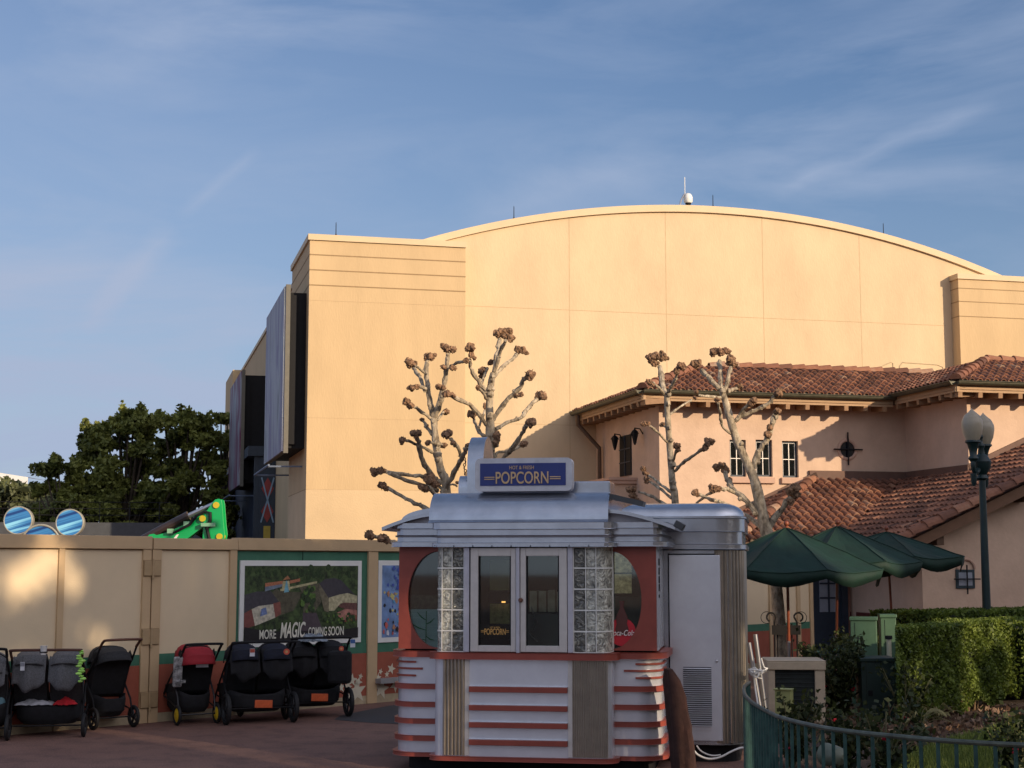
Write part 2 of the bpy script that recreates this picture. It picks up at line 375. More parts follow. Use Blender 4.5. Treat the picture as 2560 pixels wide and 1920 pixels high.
# ------------------------------------------------------------ roofs of barrel tiles
def inpoly(x, y, P):
    c = False; n = len(P)
    for i in range(n):
        x1, y1 = P[i]; x2, y2 = P[(i+1) % n]
        if (y1 > y) != (y2 > y) and x < (x2-x1)*(y-y1)/(y2-y1)+x1: c = not c
    return c
def tile_slope(poly, p0, e, n, z0, slope, parent, pitch=.23, expo=.28, name='roof', rg=None, base=True, tshift=0, thick=.02):
    """poly in plan; p0 a point on the eave, e along the eave, n up the slope (unit plan vectors)"""
    rg = rg or random.Random(3); m = M()
    e = Vector((e[0], e[1], 0)); n = Vector((n[0], n[1], 0)); p0 = Vector((p0[0], p0[1], 0))
    up = Vector((n.x, n.y, slope)).normalized(); nrm = e.cross(up).normalized()
    if nrm.z < 0: nrm = -nrm
    us = [(Vector((x, y, 0))-p0).dot(e) for x, y in poly]; vs_ = [(Vector((x, y, 0))-p0).dot(n) for x, y in poly]
    zf = lambda q: z0+slope*(q-p0).dot(n)
    if base: m.add([(x, y, zf(Vector((x, y, 0)))) for x, y in poly], [tuple(range(len(poly)))], 0, .12)
    L_ = expo*1.25
    for i in range(int(min(us)/pitch)-1, int(max(us)/pitch)+2):
        cw = rg.uniform(-.03, .03)
        for j in range(0, int(max(vs_)/expo)+1):
            u = i*pitch; v = j*expo
            q = p0+e*u+n*(v+expo*.5)
            if not inpoly(q.x, q.y, poly): continue
            t = min(1, max(0, rg.choice((.2, .32, .4, .48, .52, .6, .7, .85))+rg.uniform(-.1, .1)+tshift))
            a = p0+e*(u+cw*.3+rg.uniform(-.008, .008))+n*(v-.02); a.z = zf(a); b = p0+e*u+n*(v+L_); b.z = zf(b)
            r0, r1 = pitch*.40, pitch*.33; K = 6; V = []; l0 = .055+rg.uniform(-.006, .01)
            for (c, r, lift) in ((a, r0, l0), (b, r1, .02)):
                for k in range(K+1):
                    th = PI*k/K; V.append(c+e*math.cos(th)*r+nrm*(math.sin(th)*r+lift))
            for k in range(K+1):
                th = PI*k/K; V.append(a+e*math.cos(th)*(r0-thick)+nrm*(math.sin(th)*(r0-thick)+l0-.01))
            m.add(V, [(k, k+1, K+2+k, K+1+k) for k in range(K)]+[(k+1, k, 2*K+2+k, 2*K+3+k) for k in range(K)], 0, t)
            # mortar plug set back under the barrel
            V = [a+n*.05+e*math.cos(PI*k/K)*(r0-thick)+nrm*(math.sin(PI*k/K)*(r0-thick)+l0-.02) for k in range(K+1)]
            m.add(V, [tuple(range(K+1))], 1, .5)
    return m.build(name, [tiles, mortar], parent)
def ridge_caps(p, q, parent, r=.13, L_=.38, name='ridge_tiles', seed=4):
    rg = random.Random(seed); m = M(); p = Vector(p); q = Vector(q); d = (q-p); n = max(1, int(d.length/L_)); d.normalize()
    sd = d.cross(Vector((0, 0, 1))).normalized(); up = sd.cross(d).normalized(); K = 7
    for i in range(n):
        a = p+d*L_*i; b = a+d*L_*1.15; V = []
        for c, rr, l in ((a, r*1.08, .05), (b, r*.92, .02)):
            for k in range(K+1):
                th = PI*k/K; V.append(c+sd*math.cos(th)*rr+up*(math.sin(th)*rr+l-.03))
        m.add(V, [(k, k+1, K+2+k, K+1+k) for k in range(K)]+[tuple(range(K+1))], 0, rg.uniform(.2, .95))
    return m.build(name, [tiles], parent)
def wall_holes(x0, x1, z0, z1, y, holes, parent, material, depth=.18, name='wall', ztop=None):
    """vertical wall in the plane y with rectangular openings and their reveals"""
    xs = sorted({x0, x1, *[h[0] for h in holes], *[h[1] for h in holes]}); zs = sorted({z0, z1, *[h[2] for h in holes], *[h[3] for h in holes]})
    m = M()
    for i in range(len(xs)-1):
        for j in range(len(zs)-1):
            cx, cz = (xs[i]+xs[i+1])/2, (zs[j]+zs[j+1])/2
            if any(h[0] < cx < h[1] and h[2] < cz < h[3] for h in holes): continue
            m.add([(xs[i], y, zs[j]), (xs[i+1], y, zs[j]), (xs[i+1], y, zs[j+1]), (xs[i], y, zs[j+1])], [(0, 1, 2, 3)])
    for a, b, c, d in holes:
        D = y+depth
        m.add([(a, y, c), (a, D, c), (a, D, d), (a, y, d)], [(0, 1, 2, 3)]); m.add([(b, y, c), (b, D, c), (b, D, d), (b, y, d)], [(3, 2, 1, 0)])
        m.add([(a, y, c), (b, y, c), (b, D, c), (a, D, c)], [(0, 1, 2, 3)]); m.add([(a, y, d), (b, y, d), (b, D, d), (a, D, d)], [(3, 2, 1, 0)])
    return m.build(name, material, parent)
def window(x0, x1, z0, z1, y, parent, frame=darkblue, cols=2, rows=2, muntin=creamfr, fw=.05, inner=.09):
    """a sash window set in an opening: frame > muntins, pane, dark room behind"""
    m = M(); d0, d1 = y+inner, y+inner+.06
    m.box(x0+.002, x0+fw, d0, d1, z0+.002, z1-.002).box(x1-fw, x1-.002, d0, d1, z0+.002, z1-.002)
    m.box(x0+fw, x1-fw, d0, d1, z0+.002, z0+fw).box(x0+fw, x1-fw, d0, d1, z1-fw, z1-.002)
    w = m.build('window', frame, parent)
    m = M(); a, b, c, d = x0+fw, x1-fw, z0+fw, z1-fw; t = .009
    for i in range(1, cols): x = a+(b-a)*i/cols; m.box(x-t, x+t, d0+.004, d0+.03, c, d)
    for j in range(1, rows): z = c+(d-c)*j/rows; m.box(a, b, d0+.006, d0+.028, z-t, z+t)
    m.box(a, a+t, d0+.004, d0+.03, c, d).box(b-t, b, d0+.004, d0+.03, c, d).box(a, b, d0+.006, d0+.028, d-t, d)
    m.build('muntins', muntin, w)
    M().box(a, b, d0+.033, d0+.038, c, d).build('pane', glass, w)
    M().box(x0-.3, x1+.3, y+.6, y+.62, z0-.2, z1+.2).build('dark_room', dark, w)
    return w
# ------------------------------------------------------------ the big stage building
V = Frame(370/F_PX*38, 38, 14)
sb = thingF('stage_building', 'huge windowless pale yellow stucco hall with an arched roofline', 'building', V)
yA, yC = 4.5, 5.3
xA = V.onY(775, 585, yA)[0]; xA2 = V.onY(1164, 600, yA)[0]; zA = V.onY(775, 585, yA)[1]
xCl = V.onY(2396, 720, yA)[0]; zC = V.onY(2396, 684, yA)[1]
ySide = V.onX(731, 660, xA)[0]
# left block
zlw = V.onY(775, 1223, yA)[1]
M().box(xA, xA2, yA, ySide, zlw, zA-.16).build('left_block', stage_wall, sb)
M().box(xA, xA2, yA, ySide, 0, zlw-.001).build('left_block_foot', stage_low, sb)
M().box(xA-.05, xA2+.01, yA-.05, ySide+.04, zA-.16, zA).build('left_coping', coping, sb)
def groove(y, x0, x1, pys, xp, parent, frm='front', t=.016, name='score_line', mt=None):
    m = M()
    for py in pys:
        z = V.onY(xp, py, y)[1]; m.box(x0, x1, y-.004, y+.02, z-t, z+t)
    return m.build(name, mt or seam, parent)
groove(yA, xA-.003, xA2+.003, (636, 674, 712), 775, sb)
groove(yA, xA, xA2, (750, 1044, 1223), 775, sb, t=.004, mt=joint)
m = M()
for py in (636, 674, 712):
    z = V.onY(775, py, yA)[1]; m.box(xA-.004, xA+.02, yA, ySide, z-.022, z+.022)
z = V.onY(775, 1223, yA)[1]; m.box(xA-.004, xA+.02, yA, ySide, z-.006, z+.006)
m.build('score_line', seam, sb)
# a paler band below the lowest joint, where the wall was repainted
zb = V.onY(775, 1223, yA)[1]
# arched centre
P = [V.onY(px, py, yC) for px, py in ((1070, 596), (1615, 514), (2451, 668))]
(x1, z1), (x2, z2), (x3, z3) = P
A = np.array([[2*(x2-x1), 2*(z2-z1)], [2*(x3-x2), 2*(z3-z2)]]); Bv = np.array([x2*x2+z2*z2-x1*x1-z1*z1, x3*x3+z3*z3-x2*x2-z2*z2])
cx, cz = np.linalg.solve(A, Bv); RR = math.hypot(x1-cx, z1-cz)
def arcz(x): return cz+math.sqrt(max(0, RR*RR-(x-cx)**2))
xl, xr = xA+.8, x3+5
N = 60; xs = [xl+(xr-xl)*i/N for i in range(N+1)]
poly = [(xl, 0), (xr, 0)]+[(x, arcz(x)-.2) for x in reversed(xs)]
M().prism(poly, yC, yC+45).build('arched_hall', stage_pale, sb)
poly = [(x, arcz(x)) for x in xs]+[(x, arcz(x)-.2) for x in reversed(xs)]
M().prism(poly, yC-.08, yC+45).build('arched_coping', coping, sb)
m = M()
for px in (1423, 1664, 1906, 2148):
    x = V.onY(px, 620, yC)[0]; m.box(x-.008, x+.008, yC-.003, yC+.01, 0, arcz(x)-.2)
z = V.onY(1423, 775, yC)[1]; m.box(xA2+.0, xCl, yC-.0045, yC+.01, z-.006, z+.006)
z = V.onY(1300, 1060, yC)[1]; m.box(xA2, xCl, yC-.0045, yC+.01, z-.006, z+.006)
m.build('wall_joints', joint, sb)
# right block
yR = yC-.45; xCl = V.onY(2396, 720, yR)[0]; zC = V.onY(2396, 684, yR)[1]
M().box(xCl, xCl+14, yR, yA+12, 0, zC-.16).build('right_block', stage_wall, sb)
M().box(xCl-.04, xCl+14, yR-.05, yA+12, zC-.16, zC).build('right_coping', coping, sb)
m = M()
for py in (720, 753, 790):
    z = V.onY(2396, py, yR)[1]; m.box(xCl-.004, xCl+14, yR-.006, yR+.02, z-.012, z+.012)
    m.box(xCl-.006, xCl+.02, yR+.021, yC, z-.012, z+.012)
m.build('score_line', seam, sb)
# recessed left side wall with a far block
xs_ = xA+.55
yF = V.onX(600, 900, xs_)[0]
yF0 = V.onX(578, 900, xA)[0]; yF1 = V.onX(566, 900, xA)[0]
zS = V.onX(729, 726, xs_)[1]
M().box(xs_, xA2, ySide, yF1+1, 0, zS).build('side_wall', stage_side, sb)
M().box(xs_-.05, xs_+.3, ySide, yF1, zS, zS+.14).build('side_coping', coping, sb)
M().box(xA, xs_+3, yF0-1.4, yF1, 0, zS-.1).build('far_block', stage_side, sb)
# small lamp box on the side near the corner
yb, zb_ = V.onX(753, 1050, xA)
M().box(xA-.14, xA, yb-.16, yb+.16, zb_-.2, zb_+.16).build('wall_lamp_box', woodm, sb, bevel=.02)
# blue doorway on the side wall, with red diamonds and yellow panels
y0 = V.onX(689, 1200, xs_)[0]; y1 = V.onX(604, 1250, xs_)[0]; zt = V.onX(689, 1142, xs_)[1]
dw = thing('stage_entrance', 'dark blue framed entrance with red diamond panels on the stage side wall', 'entrance', V.o, V.ang)
M().box(xs_-.75, xs_-.003, y0, y0+.25, 0, zt).build('post', darkblue, dw); M().box(xs_-.75, xs_-.003, y1-.25, y1, 0, zt).build('post', darkblue, dw)
M().prism([(y0-.15, zt), (y1+.15, zt), (y1+.15, zt+.22), (y0-.15, zt+.35)], xs_-1.0, xs_-.003, 'x').build('canopy', darkblue, dw)
M().box(xs_-.5, xs_-.003, y0+.25, y1-.25, 0, zt).build('recess', mat('blue_recess', (.015, .025, .05), .7), dw)
dia = mat('diamond_red', (.28, .04, .035), .6); ylw = mat('panel_yellow', (.45, .33, .05), .6); pale_blue = mat('pale_blue', (.22, .32, .42), .6)
for k, (a, b) in enumerate(((y0+.05, y0+.2), (y1-1.6, y1-.4))):
    for z in (.9, 2.1, 3.3):
        if z+.5 > zt: continue
        if k == 0:
            pass
    w = 1.1; ya = y0+.3 if k == 0 else y1-.3-w
    xq = xs_-.56
    M().box(xq-.03, xq, ya, ya+w, .2, zt-.15).build('side_panel', darkblue, dw)
    m = M(); mb = M(); my = M()
    for z in (1.9, 3.05):
        m.prism([(ya+w/2, z-.5), (ya+w-.12, z), (ya+w/2, z+.5), (ya+.12, z)], xq-.05, xq-.03, 'x')
    my.box(xq-.05, xq-.03, ya+.15, ya+w-.15, .6, 1.1)
    for s in (0, 1): mb.bar((xq-.06, ya+.05+s*(w-.1), 1.3), (xq-.06, ya+w-.05-s*(w-.1), 3.6), .07, .02, up=(1, 0, 0))
    m.build('diamond', dia, dw); my.build('yellow_panel', ylw, dw); mb.build('cross_brace', pale_blue, dw)
# front face of the nearer post faces the street: diamond panel there too
xq0, xq1 = xs_-.50, xs_-.06
M().box(xs_-.56, xs_-.003, y0-.04, y0-.001, 0, zt-.03).build('front_panel', darkblue, dw)
zd = [V.onX(675, q, xs_-.28)[1] for q in (1218, 1276)]; hd = abs(zd[0]-zd[1])*.48
for z in zd: M().prism([((xq0+xq1)/2, z-hd), (xq1, z), ((xq0+xq1)/2, z+hd), (xq0, z)], y0-.06, y0-.041).build('diamond', dia, dw)
m = M(); m.bar((xq0, y0-.07, zd[1]-hd), (xq1, y0-.07, zd[0]+hd), .05, .02, up=(0, 1, 0)); m.build('cross_brace', pale_blue, dw)
M().bar((xq1, y0-.075, zd[1]-hd), (xq0, y0-.075, zd[0]+hd), .05, .02, up=(0, 1, 0)).build('cross_brace', pale_blue, dw)
M().box(xq0+.1, xq1-.1, y0-.06, y0-.041, .5, zd[1]-hd-.12).build('yellow_panel', ylw, dw)
# two tall billboards standing off the side wall
def artmat(name, cols):
    m = bpy.data.materials.new(name); m.use_nodes = True; nt = m.node_tree; nd = nt.nodes; L = nt.links; bs = nd['Principled BSDF']; bs.inputs['Roughness'].default_value = .6; bs.inputs['Specular IOR Level'].default_value = .25
    tc = nd.new('ShaderNodeTexCoord'); n = nd.new('ShaderNodeTexNoise'); n.inputs['Scale'].default_value = .9; n.inputs['Detail'].default_value = 5; n.inputs['Distortion'].default_value = 1
    mp = nd.new('ShaderNodeMapping'); mp.inputs['Scale'].default_value = (1, 1, .35); L.new(tc.outputs['Object'], mp.inputs[0]); L.new(mp.outputs[0], n.inputs['Vector'])
    rp = nd.new('ShaderNodeValToRGB'); cr = rp.color_ramp; cr.elements[0].position = .3; cr.elements[0].color = (*cols[0], 1); cr.elements[1].position = .72; cr.elements[1].color = (*cols[-1], 1)
    for i, c in enumerate(cols[1:-1]): x = cr.elements.new(.3+.42*(i+1)/(len(cols)-1)); x.color = (*c, 1)
    L.new(n.outputs['Fac'], rp.inputs[0]); L.new(rp.outputs[0], bs.inputs['Base Color']); return m
def billboard(px0, px1, pyt, pyb, xoff, label, cols):
    xb = xA-xoff; ya, zt = V.onX(px0, pyt, xb); yb = V.onX(px1, pyt, xb)[0]; zb = V.onX(px0, pyb, xb)[1]
    t = thingF('billboard', label, 'billboard', V, 'tall billboards on the side of the stage building')
    M().box(xb, xb+.04, ya+.05, yb, zb, zt).build('printed_face', artmat('print_'+str(px0), cols), t)
    m = M().box(xb+.04, xb+.16, ya, ya+.10, zb-.05, zt+.05).box(xb+.04, xb+.16, yb-.08, yb, zb, zt).box(xb+.04, xb+.16, ya+.1, yb-.08, zt-.1, zt+.03).box(xb+.04, xb+.16, ya+.1, yb-.08, zb, zb+.12)
    m.build('frame', mat('billboard_frame', (.13, .12, .095), .6), t)
    M().box(xb+.0401, xb+.12, ya+.02, ya+.05-.002, zb, zt).build('trim', black, t)
    M().box(xb+.165, xs_-.06, ya+.30, yb-.1, zb+.1, zt-.12).build('gap_shade_box', black, t)  # black box stands in for the shadow between sign and wall
    m = M()
    for k in (.12, .5, .88):
        z = zb+(zt-zb)*k; m.box(xb+.16, xs_-.001, ya+.35, ya+.5, z-.1, z+.1).box(xb+.16, xs_-.001, yb-.5, yb-.35, z-.1, z+.1)
    m.box(xb+.16, xb+.36, ya+.2, yb-.2, zb+.2, zt-.2)
    m.build('bracket', black, t)
    # lighting arm below
    m = M(); zz = zb-.35
    for yy in (ya+.7, yb-.7): m.tube([(xs_, yy, zz), (xb-.30, yy, zz-.02)], .025, 6)
    m.tube([(xb-.30, ya+.4, zz), (xb-.30, yb-.4, zz)], .03, 6)
    m.build('lamp_arm', mat('arm_blue_grey', (.16, .2, .28), .5), t)
    m = M(); m.tube([(xs_-.2, ya+.3, zz), (xs_-.2, ya+.3, zb+.2)], .05, 6); m.build('hanger', mat('arm_blue_grey', (.16, .2, .28), .5), t)
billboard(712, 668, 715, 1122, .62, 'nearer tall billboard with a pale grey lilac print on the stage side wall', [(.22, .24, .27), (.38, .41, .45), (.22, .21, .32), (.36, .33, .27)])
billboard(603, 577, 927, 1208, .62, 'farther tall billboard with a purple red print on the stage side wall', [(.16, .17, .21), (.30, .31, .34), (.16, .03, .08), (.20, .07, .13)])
# camera mast and lightning rods on the roof
def zroof(px): x = V.onY(px, 520, yC)[0]; return x
t = thing('security_camera', 'white dome security camera on a bent mast above the arched roof', 'camera', V.w(zroof(1708), yC+.3, 0), V.ang)
z0 = arcz(zroof(1708))-.02
M().tube([(-.02, 0, z0), (.05, 0, z0+.25), (.14, 0, z0+.42), (.26, 0, z0+.46)], .03, 8).build('mast', metal, t)
M().tube([(.17, 0, z0+.45), (.17, 0, z0+.95)], .012, 6).build('antenna', white, t)
M().lathe([(.03, .47), (.09, .44), (.13, .36), (.13, .22), (.10, .18)], (.27, 0, z0), 16).build('housing', white, t, smooth=True)
M().ball((.27, 0, z0+.18), .09, 14).build('dome', black, t, smooth=True)
for i, (px, lab) in enumerate(((842, 'thin lightning rod on the left flat block of the stage roof'), (1288, 'thin lightning rod on the rising left part of the arched roof'), (1788, 'thin lightning rod just right of the dome camera on the arched roof'), (2214, 'thin lightning rod on the falling right part of the arched roof'))):
    y = yA if i == 0 else yC; x = V.onY(px, 560, y)[0]; z = zA if i == 0 else arcz(x)
    o = M().lathe([(.04, -.02), (.03, .05), (.012, .07), (.010, .36), (.003, .40)], (0, 0, 0), 8).build('lightning_rod', black)
    o.location = V.w(x, y+.15, z); tag(o, lab, 'lightning rod', 'lightning rods along the stage roof')

# ------------------------------------------------------------ the pink villa
vi = thingF('villa', 'pink stucco villa with red barrel tile roofs and dark blue windows', 'house', V)
xw = V.onY(2264, 1100, 0)[0]                # wing side wall
yw = -3.04
x0 = V.onY(1648, 1100, 0)[0]
ZE = 6.18; OV = .65
def hole(px0, px1, py0, py1, y=0):
    a, zt = V.onY(px0, py0, y); b, zb = V.onY(px1, py1, y); return (a, b, zb, zt)
holes = [hole(1824, 1866, 1099, 1192), hole(1889, 1932, 1099, 1192), hole(1955, 1997, 1102, 1194)]
wall_holes(x0, xw, 0, ZE, 0, holes, vi, stucco_pink, name='front_wall')
for h in holes: window(*h, 0, vi)
m = M()
for a, b in ((holes[0][0]-.02, holes[1][1]+.03), (holes[2][0]-.06, holes[2][1]+.08)):
    m.box(a, b, -.09, .0, holes[0][2]-.16, holes[0][2]-.01)
m.build('window_sill', stucco_trim, vi, bevel=.01)
# side wall facing left
M().box(x0, x0+.25, .001, 5.3, 0, ZE).build('side_wall', stucco_pink, vi)
hy0, hz1 = V.onX(1579, 1085, x0); hy1, hz0 = V.onX(1552, 1192, x0)
m = M().box(x0-.03, x0-.001, hy0, hy1, hz0, hz1); m.build('window', black, vi)
wm = M(); 
for f in (.33, .66): wm.box(x0-.05, x0-.031, hy0+(hy1-hy0)*.02, hy1, hz0+(hz1-hz0)*f-.015, hz0+(hz1-hz0)*f+.015)
wm.box(x0-.05, x0-.031, (hy0+hy1)/2-.02, (hy0+hy1)/2+.02, hz0, hz1); wm.build('muntins', darkblue, vi)
by0, bz1 = V.onX(1592, 1194, x0); by1 = V.onX(1526, 1194, x0)[0]
M().box(x0-.62, x0-.001, by0+.1, by1-.1, 0, bz1-.16).build('pier', stucco_pink, vi)
M().box(x0-.70, x0-.001, by0, by1, bz1-.16, bz1-.07).box(x0-.76, x0-.001, by0-.04, by1+.04, bz1-.069, bz1).build('pier_cap', stucco_trim, vi)
def lantern(y, z, label):
    t = thing('wall_lantern', label, 'lantern', V.w(x0, y, z), V.ang, 'iron wall lanterns by the upper side window'); t.scale = (.8, .8, .8)
    M().lathe([(.02, -.30), (.05, -.24), (.11, .02), (.11, .06)], (-.275, 0, 0), 6).build('glass_cage', black, t)
    M().lathe([(.15, .06), (.09, .15), (.03, .2), (.015, .26)], (-.275, 0, 0), 6).build('cap', black, t)
    M().tube([(0, 0, .05), (-.1, 0, .22), (-.275, 0, .24)], .02, 6).build('bracket', black, t)
lantern(*V.onX(1537, 1103, x0-.22), 'iron wall lantern left of the upper side window of the villa')
lantern(*V.onX(1587, 1089, x0-.22), 'iron wall lantern right of the upper side window of the villa')
# wing
M().box(xw, xw+10, yw, 5.3, 0, ZE+.05).build('wing_wall', stucco_pink, vi)
# round window with iron cross
rx, rz_ = V.onY(2118, 1124, 0)
M().ring((rx, -.0, rz_), .24, .045, n=30).build('round_window', stucco_trim, vi, smooth=True)
M().lathe([(.235, -.012), (.235, .02)], (rx, 0, rz_), 30, axis='y').build('round_pane', mat('dark_glass', (.01, .012, .018), .05, spec=.8), vi)
M().tube([(rx-.4, -.06, rz_), (rx+.4, -.06, rz_)], .02, 6).tube([(rx, -.06, rz_-.4), (rx, -.06, rz_+.44)], .02, 6).build('iron_cross', black, vi)
# main roof (hip at the left) and wing roof
SL = .38; D1 = 2.5; xe = x0-OV; XW = xw-OV
Zg = ZE+.10
tile_slope([(xe, -OV), (XW, -OV), (XW+D1, -OV+D1), (xe+D1, -OV+D1)], (xe, -OV), (1, 0), (0, 1), Zg, SL, vi, pitch=.205, expo=.27)
tile_slope([(xe, -OV), (xe+D1, -OV+D1), (xe+D1, 5.2), (xe, 5.2)], (xe, 5.2), (0, -1), (1, 0), Zg, SL, vi, pitch=.205, expo=.27, rg=random.Random(9))
M().add([(xe+D1, -OV+D1, Zg+SL*D1-.03), (XW+D1+.4, -OV+D1, Zg+SL*D1-.03), (XW+D1+.4, 5.2, Zg), (xe+D1, 5.2, Zg)], [(0, 1, 2, 3)], 0, .3).build('roof_back', tiles, vi)
ridge_caps((xe, -OV, Zg+.06), (xe+D1, -OV+D1, Zg+SL*D1+.06), vi, seed=1)
ridge_caps((XW+D1, -OV+D1, Zg+SL*D1+.05), (xe+D1, -OV+D1, Zg+SL*D1+.05), vi, seed=2)
D2 = 2.1; yE = yw-OV; Zw = Zg+.06
tile_slope([(XW, yE), (xw+10, yE), (xw+10, yE+D2), (XW+D2, yE+D2)], (XW, yE), (1, 0), (0, 1), Zw, SL, vi, pitch=.205, expo=.27, rg=random.Random(5))
tile_slope([(XW, yE), (XW+D2, yE+D2), (XW+D2, -OV+D2), (XW, -OV)], (XW, -OV), (0, -1), (1, 0), Zw, SL, vi, pitch=.205, expo=.27, rg=random.Random(6))
M().add([(XW+D2, yE+D2, Zw+SL*D2-.03), (xw+10, yE+D2, Zw+SL*D2-.03), (xw+10, 5, Zw+.4), (XW+D2, 5, Zw+.4)], [(0, 1, 2, 3)], 0, .3).build('roof_back', tiles, vi)
ridge_caps((XW, yE, Zw+.06), (XW+D2, yE+D2, Zw+SL*D2+.06), vi, seed=3)
ridge_caps((XW+D2, yE+D2, Zw+SL*D2+.05), (xw+10, yE+D2, Zw+SL*D2+.05), vi, seed=5)
# gutters, fascia beams, rafter tails and soffits
def eave(p, q, out, Z, rafters=True, ends=True):
    """p,q plan ends of the gutter line; out: plan unit pointing away from the wall"""
    p = Vector((*p, 0)); q = Vector((*q, 0)); o = Vector((*out, 0)); d = (q-p).normalized(); n = int((q-p).length/.53)
    up = Vector((0, 0, 1)); K = 8
    m = M(); V_ = []
    for c in (p, q):
        for k in range(K+1):
            th = PI+PI*k/K; V_.append(c+o*(.075+math.cos(th)*.075)+up*(Z+.02+math.sin(th)*.085))
    m.add(V_, [(k, k+1, K+2+k, K+1+k) for k in range(K)]); m.add([V_[k] for k in range(K+1)], [tuple(range(K+1))]); m.add([V_[K+1+k] for k in range(K+1)], [tuple(range(K+1))])
    m.tube([p+o*.155+up*(Z+.025), q+o*.155+up*(Z+.025)], .014, 6)
    m.build('gutter', gutterm, vi)
    M().bar(p-o*.06+up*(Z-.12), q-o*.06+up*(Z-.12), .07, .2).build('fascia', mat('fascia_paint', (.42, .27, .15), .7, var=.08), vi)
    m = M(); L_ = OV-.1
    for i in range(n+1):
        c = p+d*(.12+i*.53)
        if (c-q).length < .05: continue
        m.bar(c-o*(.02)+up*(Z-.28), c-o*(OV+.02)+up*(Z-.22), .11, .13)
    m.build('rafter_tails', woodm, vi)
    M().add([p+up*(Z-.16), q+up*(Z-.16), q-o*(OV+.05)+up*(Z-.02), p-o*(OV+.05)+up*(Z-.02)], [(0, 1, 2, 3)]).build('soffit', woodm, vi)
eave((xe, -OV), (XW, -OV), (0, -1), Zg); eave((xe, 5.2), (xe, -OV), (-1, 0), Zg)
eave((XW, yE), (xw+10, yE), (0, -1), Zw); eave((XW, -OV), (XW, yE), (-1, 0), Zw)
# downpipe at the back of the left eave
yd = 4.7
M().tube([(xe-.05, yd, Zg-.08), (xe-.05, yd, Zg-.35), (x0-.12, yd-.1, Zg-1.0), (x0-.12, yd-.1, Zg-1.25), (x0-.12, yd-.1, 0)], .06, 8).build('downpipe', wood_dark, vi, smooth=True)
# low parapet flashing where the roof meets the stage wall
M().bar((xe+.1, 5.24, Zg+.12), (xe+D1+1, 5.24, Zg+SL*(D1+1)+.12), .05, .16).build('flashing', coping, vi)
# roof rails
def rail(pts, label):
    q = [Vector((*V.onY(px, 900, 2.2), 0)) for px, _ in pts]
    V3 = []
    for (px, py) in pts:
        x, z = V.onY(px, py, 2.2); V3.append((x, 2.2, z))
    o = M().tube(V3, .02, 6).build('roof_rail', mat('rail_cream', (.55, .42, .25), .5)); o.location = V.o; o.rotation_euler = (0, 0, V.ang)
    tag(o, label, 'guard rail', 'pipe guard rails on the villa roof')
rail([(2184, 950), (2184, 927), (2190, 921), (2226, 906), (2232, 908), (2234, 940)], 'short slanting pipe guard rail on the villa roof')
rail([(2248, 950), (2249, 915), (2256, 906), (2343, 912), (2357, 918), (2360, 945)], 'long low pipe guard rail on the villa roof, right of the slanting one')
# ---- lower storey in front
SB = .44; zt = 4.22; D3 = 3.75
xh = V.onY(2040, 1203, 0)[0]                # hip start on the main wall
YA = -D3
tile_slope([(xh, 0), (xw, 0), (xw-D3, -D3), (xh-D3, -D3)], (xh-D3, -D3), (1, 0), (0, 1), zt-SB*D3, SB, vi, pitch=.215, expo=.28, rg=random.Random(8), tshift=.02)
tile_slope([(xh, 0), (xh-D3, -D3), (xh-D3, 0)], (xh-D3, 0), (0, -1), (1, 0), zt-SB*D3, SB, vi, pitch=.215, expo=.28, rg=random.Random(18))
ridge_caps((xh-D3, -D3, zt-SB*D3+.06), (xh, 0, zt+.05), vi, seed=8)
SG = .44; yG = -7.0; xEv = xw-4.1
tile_slope([(xw-4.1, yG), (xw+6, yG), (xw+6, yw), (xw, yw), (xw, 0), (xw-4.1, -4.1)], (xw-4.1, 0), (0, -1), (1, 0), zt-SG*4.1, SG, vi, pitch=.215, expo=.28, rg=random.Random(28), tshift=-.12)
ridge_caps((xw-4.1, yG-.02, zt-SG*4.1+.1), (xw+6, yG-.02, zt+SG*6+.1), vi, r=.14, name='rake_tiles', seed=10)
m = M(); fb = mat('flashing_brown', (.13, .07, .05), .7)
m.bar((xh-.2, -.04, zt+.12), (xw, -.04, zt+.12), .08, .22).bar((xw-.04, 0, zt+.12), (xw-.04, yw-.08, zt+.12), .08, .22).bar((xw-.04, yw-.04, zt+.12), (xw+6, yw-.04, zt+SG*6+.12), .08, .22)
m.bar((xh-D3, -.04, zt-SB*D3+.12), (xh, -.04, zt+.12), .08, .16)
m.build('roof_upstand', fb, vi)
# bargeboard and gable wall
m = M(); zr = lambda x: zt+SG*(x-xw)
m.bar((xw-4.2, yG+.06, zr(xw-4.2)-.12), (xw+6, yG+.06, zr(xw+6)-.12), .08, .22); m.build('bargeboard', mat('barge_wood', (.17, .09, .05), .8), vi)
for x in (xw-3.0, xw-.9, xw+1.2): M().bar((x, yG+.1, zr(x)-.32), (x, yG+.75, zr(x)-.32), .16, .2).build('outrigger', wood_dark, vi)
gx0 = xw-3.2; gy = -6.45
M().prism([(gx0, 0), (xw+6, 0), (xw+6, zr(xw+6)-.15), (gx0, zr(gx0)-.15)], gy, 0).build('gable_wall', stucco_pink, vi)
# ragged vine under the bargeboard
M().box(gx0-.02, gx0+.0, -6.4, -3.4, 0, 1.0).build('wainscot', mat('dark_red_paint', (.12, .025, .02), .6), vi)
